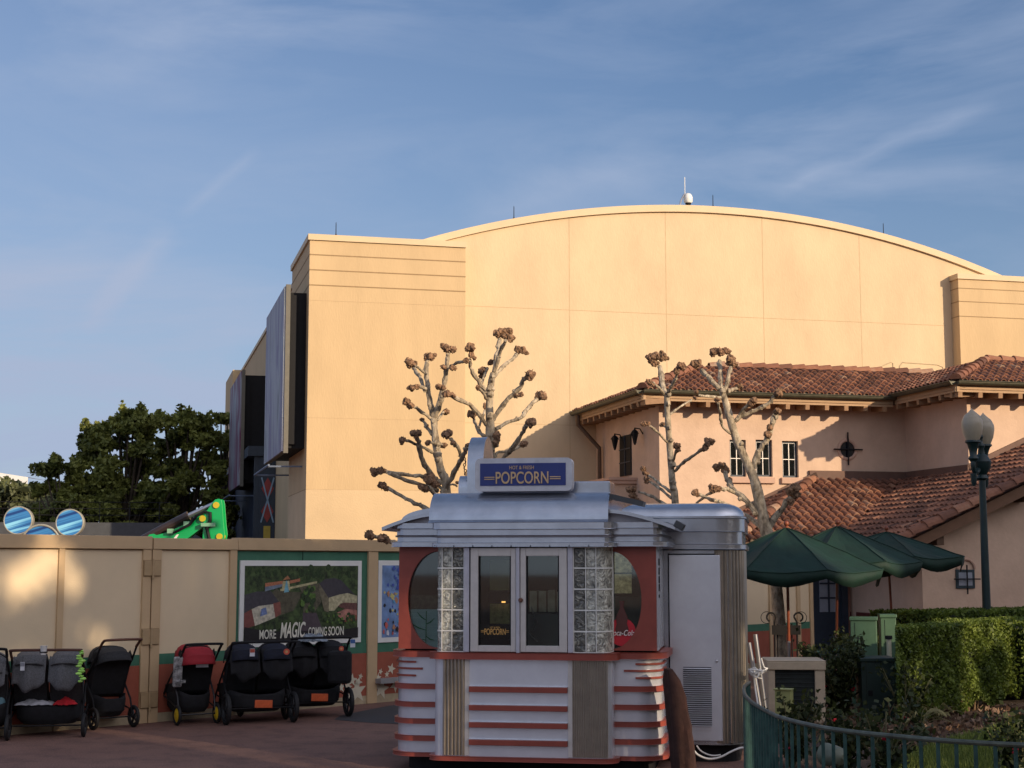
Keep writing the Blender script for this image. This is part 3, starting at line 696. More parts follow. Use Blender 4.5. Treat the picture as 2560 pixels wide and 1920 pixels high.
# front wall of the low part, with door
yl = -3.1
xd0, zdt = V.onY(2030, 1452, yl); xd1 = V.onY(2115, 1452, yl)[0]
M().box(xh-D3+.6, gx0, yl, -.01, 0, zt-SB*3.1-.1).build('low_wall', mat('low_wall_pink', (.48, .26, .2), .9, bump=.4), vi)
dr = M().box(xd0, xd1, yl-.08, yl-.001, 0, 2.55).build('door', darkblue, vi)
m = M(); mm = M(); w = xd1-xd0; a, b = xd0+w*.16, xd0+w*.68
m.box(a, b, yl-.10, yl-.081, 1.0, 2.3).build('door_glass', mat('curtained_glass', (.28, .31, .36), .3), dr)
mm.box((a+b)/2-.02, (a+b)/2+.02, yl-.12, yl-.101, 1.0, 2.3)
for z in (1.32, 1.65, 1.98): mm.box(a, b, yl-.12, yl-.101, z-.02, z+.02)
mm.build('muntins', darkblue, dr)
dk = mat('curtain_shadow', (.02, .02, .025), .9)
m = M().box(xd0+w*.80, xd1-.02, yl-.12, yl-.081, .2, 2.5); m.build('door_stile', darkblue, dr)
p_, zp = V.onY(2151, 1500, yl)
M().box(p_-.06, p_+.06, yl-.12, yl-.001, 0, 2.2).build('post', wood_dark, vi)
M().box(p_+.06, gx0-.02, yl-.02, yl-.001, 0, 1.0).build('wainscot', mat('dark_red_paint', (.12, .025, .02), .6), vi)
M().bar((xh-D3-.1, -D3-.05, zt-SB*D3-.1), (xw-D3, -D3-.05, zt-SB*D3-.1), .08, .2).build('fascia', woodm, vi)
M().bar((xh-D3-.06, -D3-.05, zt-SB*D3-.1), (xh-D3-.06, 0, zt-SB*D3-.1), .08, .2).build('fascia', woodm, vi)
M().bar((xw-4.15, yG, zt-SG*4.1-.12), (xw-4.15, -D3, zt-SG*4.1-.12), .08, .2).build('fascia', woodm, vi)
# little grilled window and its arched hood on the gable wall
a, z1 = V.onY(2388, 1424, gy); b, z0 = V.onY(2436, 1471, gy)
w = M().box(a, b, gy-.03, gy-.001, z0, z1).build('window', mat('teal_frame', (.02, .04, .05), .6), vi)
M().box(a+.06, b-.06, gy-.036, gy-.031, z0+.06, z1-.06).build('pane', mat('curtained_glass', (.28, .31, .36), .3), w)
c, d = (a+b)/2, (z0+z1)/2
M().tube([(a-.09, gy-.1, d), (b+.09, gy-.1, d)], .016, 6).tube([(c, gy-.1, z0-.12), (c, gy-.1, z1+.1)], .016, 6).build('iron_grille', black, w)
M().ring((c+.03, gy-.02, z1+.02), .2, .035, a0=0, a1=PI, n=14).build('arched_hood', stucco_trim, vi)
# ------------------------------------------------------------ construction hoarding
FN = Frame(-4.8, 20.6, 47.4)
def FX(px): return FN.onY(px, 1500, 0)[0]
def fpanel(name, xa, xb, parent, upper, zt=2.44, mural=False):
    """one framed hoarding panel facing the street (the -y side)"""
    p = M().box(xa, xb, 0, .06, 0, zt-.17).build(name, upper, parent)
    m = M().box(xa, xb, -.008, -.001, .75, .89); m.build('green_band', fence_green, p)
    M().box(xa, xb, -.010, -.002, .12, .749).build('terracotta_band', fence_red, p)
    M().box(xa, xb, -.012, -.003, 0, .119).build('base_board', mat('base_cream', (.42, .34, .22), .8, var=.15), p)
    M().box(xa+.002, xa+.012, -.013, -.0005, .0, zt-.17).box(xa, xb, -.013, -.0005, zt-.182, zt-.172).build('shadow_gap', seam, p)
    return p
def fpost(xa, xb, parent, zt=2.44):
    return M().box(xa, xb, -.035, .10, 0, zt-.17).build('post', fence_tan, parent, bevel=.004)
left = thingF('hoarding_wall', 'tan and cream construction hoarding left of the gate hinges', 'hoarding', FN)
gate = thingF('hoarding_gate', 'cream hoarding gate leaf hanging between the hinged post and the green mural', 'gate', FN)
right = thingF('hoarding_wall', 'green and terracotta construction hoarding running right behind the popcorn stand', 'hoarding', FN)
XL = FX(-120); Xg = FX(374)
a = FX(141); b = FX(156); c = FX(352)
fpanel('panel', XL, a, left, fence_cream); fpost(a, b, left); fpanel('panel', b, c, left, fence_cream); fpost(c, Xg-.01, left)
M().box(XL, Xg-.01, -.05, .12, 2.271, 2.44).build('top_rail', fence_tan, left, bevel=.005)
d = FX(398); e = FX(570); f = FX(588)
fpost(Xg+.01, d, gate); fpanel('panel', d, e, gate, fence_cream); fpost(e, f-.004, gate)
M().box(Xg+.01, f-.004, -.05, .12, 2.271, 2.42).build('top_rail', fence_tan, gate, bevel=.005)
m = M(); hm = mat('hinge_tan', (.40, .28, .15), .6)
for z in (2.02, 1.12, .30):
    h = M().box(Xg-.13, Xg-.012, -.06, -.036, z-.10, z+.10).box(Xg+.012, Xg+.13, -.06, -.036, z-.10, z+.10).tube([(Xg, -.065, z-.15), (Xg, -.065, z+.12)], .016, 8)
    hg = h.build('hinge', hm, gate, bevel=.004)
    M().box(Xg-.138, Xg-.004, -.0365, -.0355, z-.108, z+.108).box(Xg+.004, Xg+.138, -.0365, -.0355, z-.108, z+.108).build('hinge_outline', seam, hg)
# mural wall to the right
g0 = f; cuts = [g0, FX(917), FX(941)]
fpanel('panel', cuts[0], cuts[1], right, fence_green); fpost(cuts[1], cuts[2], right)
x_end = FX(2030)
def step(a, w=2.3): return a+w
x = cuts[2]; k = 0
xs_post = [(FX(1190), FX(1204)), (FX(1450), FX(1462)), (FX(1700), FX(1711)), (FX(1921), FX(1928)), (FX(1990), FX(1998))]
for (pa, pb) in xs_post+[(x_end-.12, x_end)]:
    fpanel('panel', x, pa, right, fence_green if k < 2 else fence_cream); fpost(pa, pb, right); x = pb; k += 1
M().box(f+.0, x_end, -.05, .12, 2.271, 2.44).build('top_rail', fence_tan, right, bevel=.005)
M().box(FX(755)-.004, FX(755)+.004, -.006, -.001, 2.0, 2.27).build('shadow_gap', black, right)
# painted stars along the mural base
stm = mat('star_cream', (.60, .55, .42), .7)
def star(px, py, r, rot):
    x, z = FN.onY(px, py, -.012); P = []
    for k in range(10):
        a = rot+PI*k/5; q = r if k % 2 == 0 else r*.42; P.append((x+q*math.sin(a), z+q*math.cos(a)))
    return P
sm = M()
for px, py, r, rot in ((868, 1718, .10, .2), (892, 1729, .19, -.1), (895, 1705, .09, .4), (880, 1700, .10, .1), (901, 1691, .05, .3), (871, 1740, .06, .5), (852, 1718, .09, 0),
                       (953, 1722, .17, .2), (945, 1694, .07, .1), (951, 1679, .05, .4), (967, 1686, .05, 0), (978, 1672, .09, .3), (988, 1712, .12, .6), (1020, 1700, .12, .2), (1060, 1690, .09, .1),
                       (1868, 1660, .08, .2), (1884, 1648, .05, .1), (1876, 1675, .06, .5)):
    sm.prism(star(px, py, r, rot), -.016, -.0125)
sm.build('painted_stars', stm, right)
# ---- posters: flat prints
po = thingF('poster', 'large white framed poster with an aerial view and the words MORE MAGIC COMING SOON', 'poster', FN)
pxy = lambda px, py: FN.onY(px, py, -.03)
ax, az1 = pxy(602, 1401); bx, _ = pxy(905, 1402); az0 = FN.onY(602, 1620, -.03)[1]
az1 = (az1+pxy(905, 1402)[1])/2; 
PW, PH = bx-ax, az1-az0
M().box(ax, bx, -.028, -.001, az0, az1).build('frame', white, po, bevel=.003)
ins = .075
pic = mat('print_dark_trees', (.003, .006, .004), .5, var=.7, scale=11, col2=(.045, .075, .022))
ix0, ix1, iz0, iz1 = ax+ins, bx-ins, az0+ins, az1-ins
prt = M().box(ix0, ix1, -.0295, -.0281, iz0, iz1).build('print', pic, po)
def pq(u, v): return (ix0+(ix1-ix0)*u, iz0+(iz1-iz0)*v)      # u right, v up within the print
def shape(pts, col, lvl, name, var=.38, scale=20):
    return M().prism([pq(*p) for p in pts], -.0296-.0012*lvl, -.0296-.0012*(lvl-1)-.0001).build(name, mat('print_'+name+str(len(MATS)), col, .5, var=var, scale=scale), prt)
shape([(0, .30), (.02, .18), (.42, .40), (.50, .64), (.30, .66), (.27, .70)], (.09, .08, .05), 1, 'street', .4, 14)
shape([(.50, .36), (.62, .36), (.66, .20), (.70, .05), (.45, .05), (.50, .24)], (.075, .055, .065), 1, 'avenue', .2)
shape([(.46, .72), (.64, .76), (.66, .50), (.60, .36), (.50, .36), (.52, .55)], (.10, .09, .055), 2, 'plaza', .5, 20)
shape([(.30, .69), (.62, .79), (.62, .76), (.30, .66)], (.45, .40, .22), 3, 'gallery')
shape([(.17, .66), (.34, .73), (.34, .77), (.17, .72)], (.18, .22, .28), 3, 'arcade')
shape([(.17, .72), (.33, .76), (.33, .80), (.17, .77)], (.42, .16, .08), 4, 'sign_panel', .5, 60)
shape([(.38, .76), (.47, .79), (.47, .83), (.38, .80)], (.42, .16, .08), 4, 'sign_panel', .5, 60)
shape([(.31, .66), (.385, .67), (.375, .80), (.32, .79)], (.45, .40, .22), 5, 'tower')
shape([(.33, .64), (.375, .65), (.355, .80), (.348, .80)], (.16, .38, .48), 6, 'tower_front')
shape([(.32, .81), (.385, .82), (.36, .87)], (.38, .17, .08), 5, 'tower_top')
shape([(.64, .76), (.70, .82), (.78, .83), (.84, .80), (.98, .58), (.93, .62), (.82, .60), (.73, .55)], (.05, .045, .055), 4, 'hall_roof', .2)
shape([(.73, .56), (.82, .60), (.90, .62), (.99, .58), (.99, .48), (.84, .48), (.78, .38), (.73, .38)], (.46, .42, .26), 5, 'hall_front')
shape([(.64, .76), (.73, .55), (.73, .36), (.69, .38), (.64, .66)], (.16, .14, .09), 4, 'hall_side')
shape([(.81, .44), (.86, .49), (.99, .48), (.99, .38), (.88, .40)], (.14, .06, .05), 6, 'villa_roof', .4, 30)
shape([(.79, .34), (.88, .40), (.99, .38), (.99, .24), (.86, .25)], (.38, .17, .13), 6, 'villa_walls', .5, 14)
shape([(.87, .22), (.93, .34), (.99, .31), (.99, .24)], (.22, .07, .05), 7, 'villa_roof', .4, 30)
shape([(0, .62), (.10, .66), (.22, .66), (.29, .52), (.18, .46), (.06, .44), (0, .38)], (.055, .05, .06), 4, 'left_roof', .25)
shape([(0, .38), (.06, .43), (.10, .22), (0, .17)], (.20, .06, .05), 5, 'left_wall', .2)
shape([(.06, .43), (.12, .47), (.24, .49), (.26, .31), (.09, .21)], (.50, .46, .36), 6, 'left_facade')
shape([(.14, .43), (.18, .45), (.19, .36), (.13, .33)], (.16, .22, .42), 7, 'left_banner', .5, 30)
shape([(.24, .50), (.30, .52), (.31, .36), (.26, .31)], (.24, .08, .06), 5, 'left_wall', .2)
gr = random.Random(5)
tb = M(); tb2 = M()
for _ in range(46):
    u, v = gr.uniform(.44, .60), gr.uniform(.38, .72)
    if abs(u-(.56-(.6-v)*.05)) > .07: continue
    x, z = pq(u, v); r = gr.uniform(.02, .05); mm = tb if gr.random() < .5 else tb2
    mm.lathe([(r, -.0395-gr.random()*.002), (r, -.0385)], (x, 0, z), 7, axis='y')
for _ in range(60):
    u, v = gr.uniform(0, 1), gr.uniform(.84, .98); x, z = pq(u, v); r = gr.uniform(.015, .05)
    tb2.lathe([(r, -.0335-gr.random()*.002), (r, -.0325)], (x, 0, z), 7, axis='y')
for _ in range(40):
    u, v = gr.uniform(.70, .98), gr.uniform(.20, .34); x, z = pq(u, v); r = gr.uniform(.012, .035); mm = tb if gr.random() < .4 else tb2
    mm.lathe([(r, -.0415-gr.random()*.002), (r, -.0405)], (x, 0, z), 7, axis='y')
tb.build('printed_trees', mat('print_leaf_light', (.09, .17, .03), .6, var=.4, scale=20), prt); tb2.build('printed_shrubs', mat('print_leaf_dark', (.025, .05, .014), .6, var=.5, scale=20), prt)
shape([(0, 0), (1, 0), (1, .14), (.72, .10), (.5, .12), (.2, .13), (0, .20)], (.012, .010, .012), 12, 'dark_strip')
letw = mat('letter_cream', (.72, .70, .60), .6)
def ptext(s, u0, u1, v0, h, sx=None, shear=0, bold=0.0):
    x0_, zz = pq(u0, v0); x1_, _ = pq(u1, v0)
    o = text(s, h, letw, po, 0, 0, 0, shear=shear, bold=bold, align='LEFT', depth=.0008)
    w = max(v.co.x for v in o.data.vertices)-min(v.co.x for v in o.data.vertices); mn = min(v.co.x for v in o.data.vertices)
    for v in o.data.vertices: v.co.x = x0_+(v.co.x-mn)*(x1_-x0_)/w; v.co.y -= .046; v.co.z += zz
    return o
ptext('MORE', .125, .265, .035, .125, bold=.002); ptext('MAGIC', .30, .52, .04, .21, shear=.25, bold=.006); ptext('COMING', .545, .71, .045, .125, bold=.002); ptext('SOON', .725, .865, .045, .125, bold=.002)
# second print: a bright abstract stand-in
p2 = thingF('poster', 'white framed poster of bright blue red and gold dabs beside the popcorn stand', 'poster', FN)
cx0, cz1 = pxy(947, 1401); cz0 = FN.onY(947, 1607, -.03)[1]; cx1 = cx0+2.0
M().box(cx0, cx1, -.028, -.001, cz0, cz1).build('frame', white, p2, bevel=.003)
pr2 = M().box(cx0+.075, cx1-.075, -.0295, -.0281, cz0+.075, cz1-.075).build('print', mat('print_sky_blue', (.16, .26, .48), .5, var=.35, scale=4), p2)
cl = [(.06, .10, .38), (.55, .50, .20), (.55, .12, .10), (.65, .65, .7), (.02, .02, .03), (.45, .22, .12), (.10, .30, .5)]
ms = [M() for _ in cl]
for i in range(420):
    u = gr.random(); v = gr.random(); x = cx0+.10+u*(cx1-cx0-.20); z = cz0+.11+v*(cz1-cz0-.22); r = gr.uniform(.012, .045)
    k = 0 if v > .65 and abs(u-.5) < .4 else (gr.choice((1, 5)) if .55 < v < .65 else gr.randrange(len(cl)))
    if v > .65 and k != 0: continue
    P_ = [(x+r*gr.uniform(.5, 1.2)*math.cos(a), z+r*gr.uniform(.6, 1.6)*math.sin(a)) for a in (0, 1.2, 2.4, 3.5, 5)]
    o_ = -.030-.00004*i; ms[k].add([(q[0], o_, q[1]) for q in P_], [tuple(range(5))])
for k, mm in enumerate(ms):
    if mm.v: mm.build('printed_dabs', mat('dab%d' % k, cl[k], .5), pr2)
# pale ledge strip on the hoarding, half hidden by the popcorn stand
lx, lz = pxy(938, 1700)
M().box(lx, lx+1.6, -.16, -.013, lz-.05, lz+.02).build('ledge', mat('ledge_grey', (.28, .27, .27), .6), right)

# ------------------------------------------------------------ behind the hoarding
# low grey roof building with a railing
lb = thing('grey_shed', 'long low dark grey roofed shed behind the hoarding, below the oaks', 'shed', (-9, 47, 0), R(8))
gm = mat('shed_grey', (.055, .06, .068), .8, var=.15)
M().prism([(-18, 0), (0, 0), (0, 2.5), (-1.4, 3.35), (-18, 3.35)], 0, 7, 'y').build('shed_body', gm, lb)
M().box(-18, .05, -.12, -.001, 2.32, 2.42).build('roof_edge', mat('roof_edge', (.11, .115, .12), .6), lb)
m = M()
for i in range(19): m.tube([(-18+i*.9, 1, 3.35), (-18+i*.9, 1, 4.0)], .014, 5)
for z in (3.6, 3.8, 4.0): m.tube([(-18, 1, z), (-1.4, 1, z)], .012, 5)
m.build('railing', black, lb)
wt = tag(M().add([(0, 0, 0), (-9, 0, 1.4), (-9, 6, 1.4), (0, 6, 0), (0, 0, -1.2), (-9, 0, -1.2)], [(0, 3, 2, 1), (0, 1, 5, 4)]).build('marquee_roof', white), 'bright white slanting marquee roof far behind the trees at the left edge', 'roof')
p = atY(70, 1193, 120); wt.location = p
# striped discs
def stripes():
    m = bpy.data.materials.new('blue_stripes'); m.use_nodes = True; nt = m.node_tree; nd = nt.nodes; L = nt.links; bs = nd['Principled BSDF']; bs.inputs['Roughness'].default_value = .2
    tc = nd.new('ShaderNodeTexCoord'); mp = nd.new('ShaderNodeMapping'); mp.inputs['Rotation'].default_value = (0, R(-17), 0); mp.inputs['Scale'].default_value = (.25, 1, 6)
    # rotate about y so that bands climb to the right
    L.new(tc.outputs['Object'], mp.inputs[0]); n = nd.new('ShaderNodeTexNoise'); n.inputs['Scale'].default_value = 1.6; n.inputs['Detail'].default_value = 3
    rot = nd.new('ShaderNodeVectorRotate'); rot.rotation_type = 'Y_AXIS'; rot.inputs['Angle'].default_value = R(17)
    mp.inputs['Rotation'].default_value = (0, 0, 0); L.new(tc.outputs['Object'], rot.inputs['Vector']); L.new(rot.outputs[0], mp.inputs[0]); L.new(mp.outputs[0], n.inputs['Vector'])
    rp = nd.new('ShaderNodeValToRGB'); cr = rp.color_ramp; cr.interpolation = 'EASE'; cr.elements[0].position = .40; cr.elements[0].color = (.01, .05, .20, 1); cr.elements[1].position = .60; cr.elements[1].color = (.25, .62, .85, 1)
    x = cr.elements.new(.5); x.color = (.04, .20, .48, 1)
    L.new(n.outputs['Fac'], rp.inputs[0]); L.new(rp.outputs[0], bs.inputs['Base Color']); return m
stp = stripes()
rimm = mat('disc_rim', (.30, .29, .24), .5)
def disc(px, py, rpx, label, clip=None):
    p = atY(px, py, 29); r = rpx/F_PX*29.2
    t = thing('striped_disc_sign', label, 'sign', p, R(6), 'blue striped disc signs above the hoarding')
    M().lathe([(r*.93, -.01), (r*.93, .03)], (0, 0, 0), 36, axis='y').build('striped_face', stp, t)
    M().ring((0, 0, 0), r*.96, r*.055, n=40, m=8).lathe([(r*.98, .02), (r*.98, .22)], (0, 0, 0), 36, axis='y').build('rim', rimm, t, smooth=True)
    M().tube([(0, .2, 0), (0, .2, -p.z)], .05, 6).build('pole', black, t)
disc(45, 1301, 35, 'bright blue striped disc sign at the left edge above the hoarding')
disc(174, 1307, 34, 'darker blue striped disc sign standing right of the other disc')
p = atY(102, 1343, 28.6)
t = thing('striped_arch_sign', 'low blue striped arch sign between the two disc signs, mostly behind the hoarding', 'sign', p, R(6), 'blue striped disc signs above the hoarding')
prof = [(-.36, -.9), (.36, -.9), (.36, -.12)]+[(.36*math.cos(a), -.12+.32*math.sin(a)) for a in [PI*k/16 for k in range(1, 16)]]+[(-.36, -.12)]
M().prism(prof, 0, .12).build('striped_face', stp, t); M().ring((0, -.01, -.12), .345, .02, a0=0, a1=PI, n=20).build('rim', rimm, t); M().box(-.05, .05, .13, .2, -2.4, -.2).build('pole', black, t)

# excavator arm
gx = mat('machine_green', (.0, .36, .09), .35, var=.05, coat=.3); yel = mat('pin_yellow', (.55, .42, .02), .5)
EX = Frame(0, 27, 0)
z0p = lambda x, y: EX.onY(x/3.687, 960+y/3.687, 0)
ex = thing('excavator', 'bright green excavator arm reaching up behind the hoarding', 'excavator', EX.o)
boom = [z0p(*q) for q in ((1340, 1450), (1395, 1395), (1430, 1390), (1455, 1402), (1540, 1380), (1660, 1330), (1780, 1270), (1850, 1215), (1885, 1185), (1925, 1192), (1940, 1225), (1935, 1262), (1880, 1310), (1760, 1400), (1700, 1440), (1560, 1560), (1400, 1700), (1250, 1900), (1100, 1900))]
M().prism(boom, -.11, .11).build('boom', gx, ex, bevel=.015)
stick = [z0p(*q) for q in ((2000, 1072), (2030, 1064), (2048, 1072), (2056, 1110), (2068, 1280), (2080, 1390), (2070, 1440), (2050, 1700), (1960, 1900), (1930, 1880), (1905, 1560), (1888, 1420), (1893, 1300), (1905, 1200), (1935, 1160), (1970, 1110))]
M().prism(stick, -.16, -.111).build('stick_side_plate', gx, ex, bevel=.006); M().prism(stick, .111, .16).build('stick_side_plate', gx, ex, bevel=.006)
inn = [(x*1, z) for x, z in [z0p(*q) for q in ((1985, 1120), (2040, 1100), (2050, 1280), (2060, 1400), (2040, 1700), (1960, 1800), (1960, 1400), (1975, 1200))]]
M().prism(inn, -.11, .11).build('stick_core', gx, ex)
for q in ((2010, 1120), (1885, 1243), (2040, 1408)):
    x, z = z0p(*q); M().lathe([(.055, -.19), (.055, .19)], (x, 0, z), 14, axis='y').build('pivot_pin', yel, ex)
a = z0p(1500, 1350); b = z0p(1740, 1225); c = z0p(2000, 1095); aa = z0p(1200, 1520)
M().tube([(aa[0], 0, aa[1]+.03), (a[0], 0, a[1]+.02), (b[0], 0, b[1]+.02)], .085, 12).build('cylinder', mat('dark_brown_metal', (.035, .022, .02), .4), ex)
M().tube([(b[0], 0, b[1]+.02), (c[0], 0, c[1])], .045, 10).build('cylinder_rod', metal, ex)
m = M()
for dy, dx in ((-.19, 0), (-.21, 6), (-.2, 14)):
    m.tube([(*z0p(1620+dx, 1360), 0)[:0] or (z0p(1620+dx, 1372)[0], dy, z0p(1620+dx, 1372)[1])]+[(z0p(x+dx, y)[0], dy, z0p(x+dx, y)[1]) for x, y in ((1760, 1300), (1830, 1215), (1900, 1180), (1950, 1190), (1950, 1260), (1920, 1330), (1935, 1400), (1960, 1500))], .02, 6)
m.build('hoses', black, ex, smooth=True)
m = M(); x, z = z0p(1590, 1363); m.box(x-.05, x+.05, -.2, -.12, z-.03, z+.05); x, z = z0p(1740, 1296); m.box(x-.05, x+.05, -.2, -.12, z-.03, z+.05); x, z = z0p(1940, 1300); m.box(x-.12, x+.12, -.24, -.161, z-.03, z+.03)
m.build('hose_clamp', mat('clamp_green', (.2, .4, .25), .5), ex)
M().prism([z0p(*q) for q in ((1600, 1440), (1640, 1390), (1662, 1385), (1640, 1425))], -.115, -.1115).build('decal', white, ex)
# ------------------------------------------------------------ popcorn stand
K = Frame(.105, 15.4, -9.5)
ki = thingF('popcorn_stand', 'silver streamlined popcorn stand with white base and terracotta stripes', 'kiosk', K)
KX = lambda px, y, py=1500: K.onY(px, py, y)[0]
KZ = lambda px, py, y: K.onY(px, py, y)[1]
def footprint(x0, x1, y0, y1, r, n=8, off=0, rr=True, rl=True):
    x0 -= off; x1 += off; y0 -= off; r = r+off; P = []
    if rl:
        P += [(x0+r-r*math.cos(a), y0+r-r*math.sin(a)) for a in [PI/2*k/n for k in range(n+1)]]
    else: P.append((x0, y0))
    if rr:
        P += [(x1-r+r*math.sin(a), y0+r-r*math.cos(a)) for a in [PI/2*k/n for k in range(n+1)]]
    else: P.append((x1, y0))
    return P+[(x1, y1), (x0, y1)]
CX0, CX1 = KX(1083, 0, 1750), KX(1530, 0, 1750)
SY = .27; SX0, SX1 = KX(995, SY+.2, 1750), KX(1654, SY+.12, 1750)
BK = 2.3
zc = lambda py, px=1300: KZ(px, py, 0)
z_b0, z_b1 = zc(1904), zc(1893)
# plinth, lower walls
M().prism(footprint(SX0+.1, SX1-.1, SY+.12, BK, .2), 0, z_b0, 'z').build('plinth', black, ki)
M().prism(footprint(SX0, SX1, SY, BK, .24, 12), z_b0, zc(1634), 'z').build('base_wall', enamel, ki, smooth=True)
M().prism(footprint(CX0, CX1, 0, .6, .10, 8), z_b0+.001, zc(1634), 'z').build('front_base', enamel, ki, smooth=True)
def band(name, py0, py1, off, cen=True, side=True, material=redp, xr=None):
    za, zb_ = zc(py1), zc(py0)
    if side: M().prism(footprint(SX0, SX1, SY, BK, .24, 12, off=off), za+.0015, zb_, 'z').build(name, material, ki, bevel=.006)
    if cen: M().prism(footprint(CX0, CX1, 0, .55, .10, 8, off=off+.001), za, zb_+.0015, 'z').build(name, material, ki, bevel=.006)
band('counter_ledge', 1632.5, 1649, .055)
band('base_ledge', 1893, 1904, .05)
c1, c2 = KX(1171, 0, 1750), KX(1422, 0, 1750)
for a, b in ((1717, 1731), (1763.5, 1777), (1806.5, 1820), (1850, 1864)):
    za, zb_ = zc(b), zc(a)
    M().box(c1+.012, c2-.012, -.045, .1, za, zb_).build('stripe', redp, ki, bevel=.005)
    P = footprint(SX0, CX0+.1, SY, .9, .24, 12, off=.035, rr=False); M().prism(P, za, zb_, 'z').build('stripe', redp, ki, bevel=.005)
    P = footprint(CX1-.1, SX1, SY, .9, .24, 12, off=.035, rl=False); M().prism(P, za, zb_, 'z').build('stripe', redp, ki, bevel=.005)
    # thin white lip on top of every stripe
    M().box(c1+.012, c2-.012, -.030, -.001, zb_+.001, zb_+.008).build('stripe_lip', enamel, ki)
for py, pl, pr_ in ((1661.5, 1028, 1594), (1678.5, 1052, 1565), (1696.5, 1028, 1594)):
    z = zc(py)
    P = footprint(SX0, KX(pl, SY, 1660), SY, .9, .24, 12, off=.02, rr=False); M().prism(P, z-.010, z+.010, 'z').build('speed_line', redp, ki)
    P = footprint(KX(pr_, SY, 1660), SX1, SY, .9, .24, 12, off=.02, rl=False); M().prism(P, z-.010, z+.010, 'z').build('speed_line', redp, ki)
# fluted metal panels
flm = mat('fluted_metal', (.42, .37, .31), .32, .85, var=.12, scale=6)
def fluted(x0, x1, y, z0, z1, parent, pitch=.033, name='fluted_panel'):
    m = M(); n = max(2, int((x1-x0)/pitch)); p = (x1-x0)/n
    for i in range(n):
        xc = x0+(i+.5)*p; V_ = []
        for z in (z0, z1):
            for k in range(7):
                th = PI*k/6; V_.append((xc-math.cos(th)*p*.46, y-math.sin(th)*p*.55-.004, z))
        m.add(V_, [(k, k+1, 8+k, 7+k) for k in range(6)])
    m.box(x0, x1, y-.005, y, z0, z1)
    return m.build(name, flm, parent, smooth=True)
zf0, zf1 = z_b1+.01, zc(1650)
fluted(CX0+.10, c1-.035, -.004, zf0, zf1, ki, pitch=.034); fluted(c2+.035, CX1-.04, -.004, zf0, zf1, ki, pitch=.017)
M().box(c1-.035, c1+.006, -.012, 0, zf0, zf1).build('panel_edge', creamfr, ki); M().box(c2-.006, c2+.035, -.012, 0, zf0, zf1).build('panel_edge', creamfr, ki)
# ---- upper part
zs, ze = zc(1631), zc(1368)
G0, G1 = KX(1090, 0, 1500), KX(1526, 0, 1500)
W0, W1 = KX(1160, 0, 1500), KX(1433, 0, 1500)
# glass block columns, curved at the outer edge
rows = 5; rh = (ze-zs)/rows
jm = mat('block_joint', (.78, .78, .74), .6)
cwid = [(W0-.008-.118, W0-.008), (W0-.008-.222, W0-.008-.122)]
blk = gblock
for s in (0, 1):
    jj = M()
    base = W0 if s == 0 else W1
    sg = -1 if s == 0 else 1
    cols = ((.006, .120), (.128, .222))
    xo = G0 if s == 0 else G1
    for r in range(rows):
        zA_, zB_ = zs+r*rh+.008, zs+(r+1)*rh-.008
        for a, b in cols:
            xa, xb = sorted((base+sg*a, base+sg*b)); M().box(xa, xb, .012, .09, zA_, zB_).build('glass_block', blk if a < .1 else gblock_pale, ki, bevel=.012)
        # corner block, quarter round
        q = base+sg*.230; w = abs(xo-q); P = [(q, .014)]
        P = [(q+sg*w*math.sin(a), .014+w*1.6*(1-math.cos(a))) for a in [PI/2*k/6 for k in range(7)]]
        P2 = [(q+sg*(w-.03)*math.sin(a), .09+(w*1.6-.03)*(1-math.cos(a))) for a in [PI/2*k/6 for k in range(7)]]
        M().prism(P+P2[::-1], zA_, zB_, 'z').build('glass_block', gblock_pale, ki)
    w = abs(xo-(base+sg*.226)); q = base+sg*.226
    for r in range(rows+1):
        z = zs+r*rh; P = [(base+sg*.003, .004)]+[(q+sg*(w+.004)*math.sin(a), .004+w*1.6*(1-math.cos(a))) for a in [PI/2*k/6 for k in range(7)]]
        P2 = [(q+sg*(w-.03)*math.sin(a), .07+(w*1.6-.03)*(1-math.cos(a))) for a in [PI/2*k/6 for k in range(7)]]+[(base+sg*.003, .07)]
        jj.prism(P+P2[::-1][:0]+P2, max(zs, z-.007), min(ze, z+.007), 'z') if False else jj.prism(P+[(x_, y_) for x_, y_ in reversed(P2[:-1])]+[P2[-1]], max(zs, z-.007), min(ze, z+.007), 'z')
    for a in (.003, .124, .226):
        xa = base+sg*a; jj.box(xa-.004, xa+.004, .003, .08, zs, ze)
    xa = xo-sg*.004; jj.box(xa-.006, xa+.006, .014+w*1.4, .32, zs, ze)
    jj.build('block_joints', jm, ki)
# service windows
m = M(); fr_y = -.012
zt_, zb_w = ze, zs
M().box(W0, W0+.055, fr_y, .08, zb_w, zt_).build('side_jamb', mat('jamb_lilac', (.50, .50, .56), .35, .3), ki, bevel=.004); m.box(W1-.055, W1, fr_y, .08, zb_w, zt_).build('side_jamb', mat('jamb_lilac', (.50, .50, .56), .35, .3), ki, bevel=.004)
pl = [(KX(1174, 0), KX(1291, 0), KX(1196.5, 0), KX(1278, 0)), (KX(1301, 0), KX(1421, 0), KX(1315.6, 0), KX(1398.4, 0))]
gz0, gz1 = zc(1614), zc(1390)
for i, (a, b, c, d) in enumerate(pl):
    a += .002 if i else .012; b -= .012 if i else .002
    m = M().box(a, c, -.022, .05, zs+.004, ze-.006).box(d, b, -.022, .05, zs+.004, ze-.006).box(c, d, -.022, .05, zs+.004, gz0).box(c, d, -.022, .05, gz1, ze-.006)
    w = m.build('service_window', creamfr, ki, bevel=.004)
    M().box(c, d, .012, .018, gz0, gz1).build('pane', glass, w)
    M().box(c+.002, c+.012, -.014, .01, gz0, gz1).box(d-.012, d-.002, -.014, .01, gz0, gz1).build('gasket', black, w)
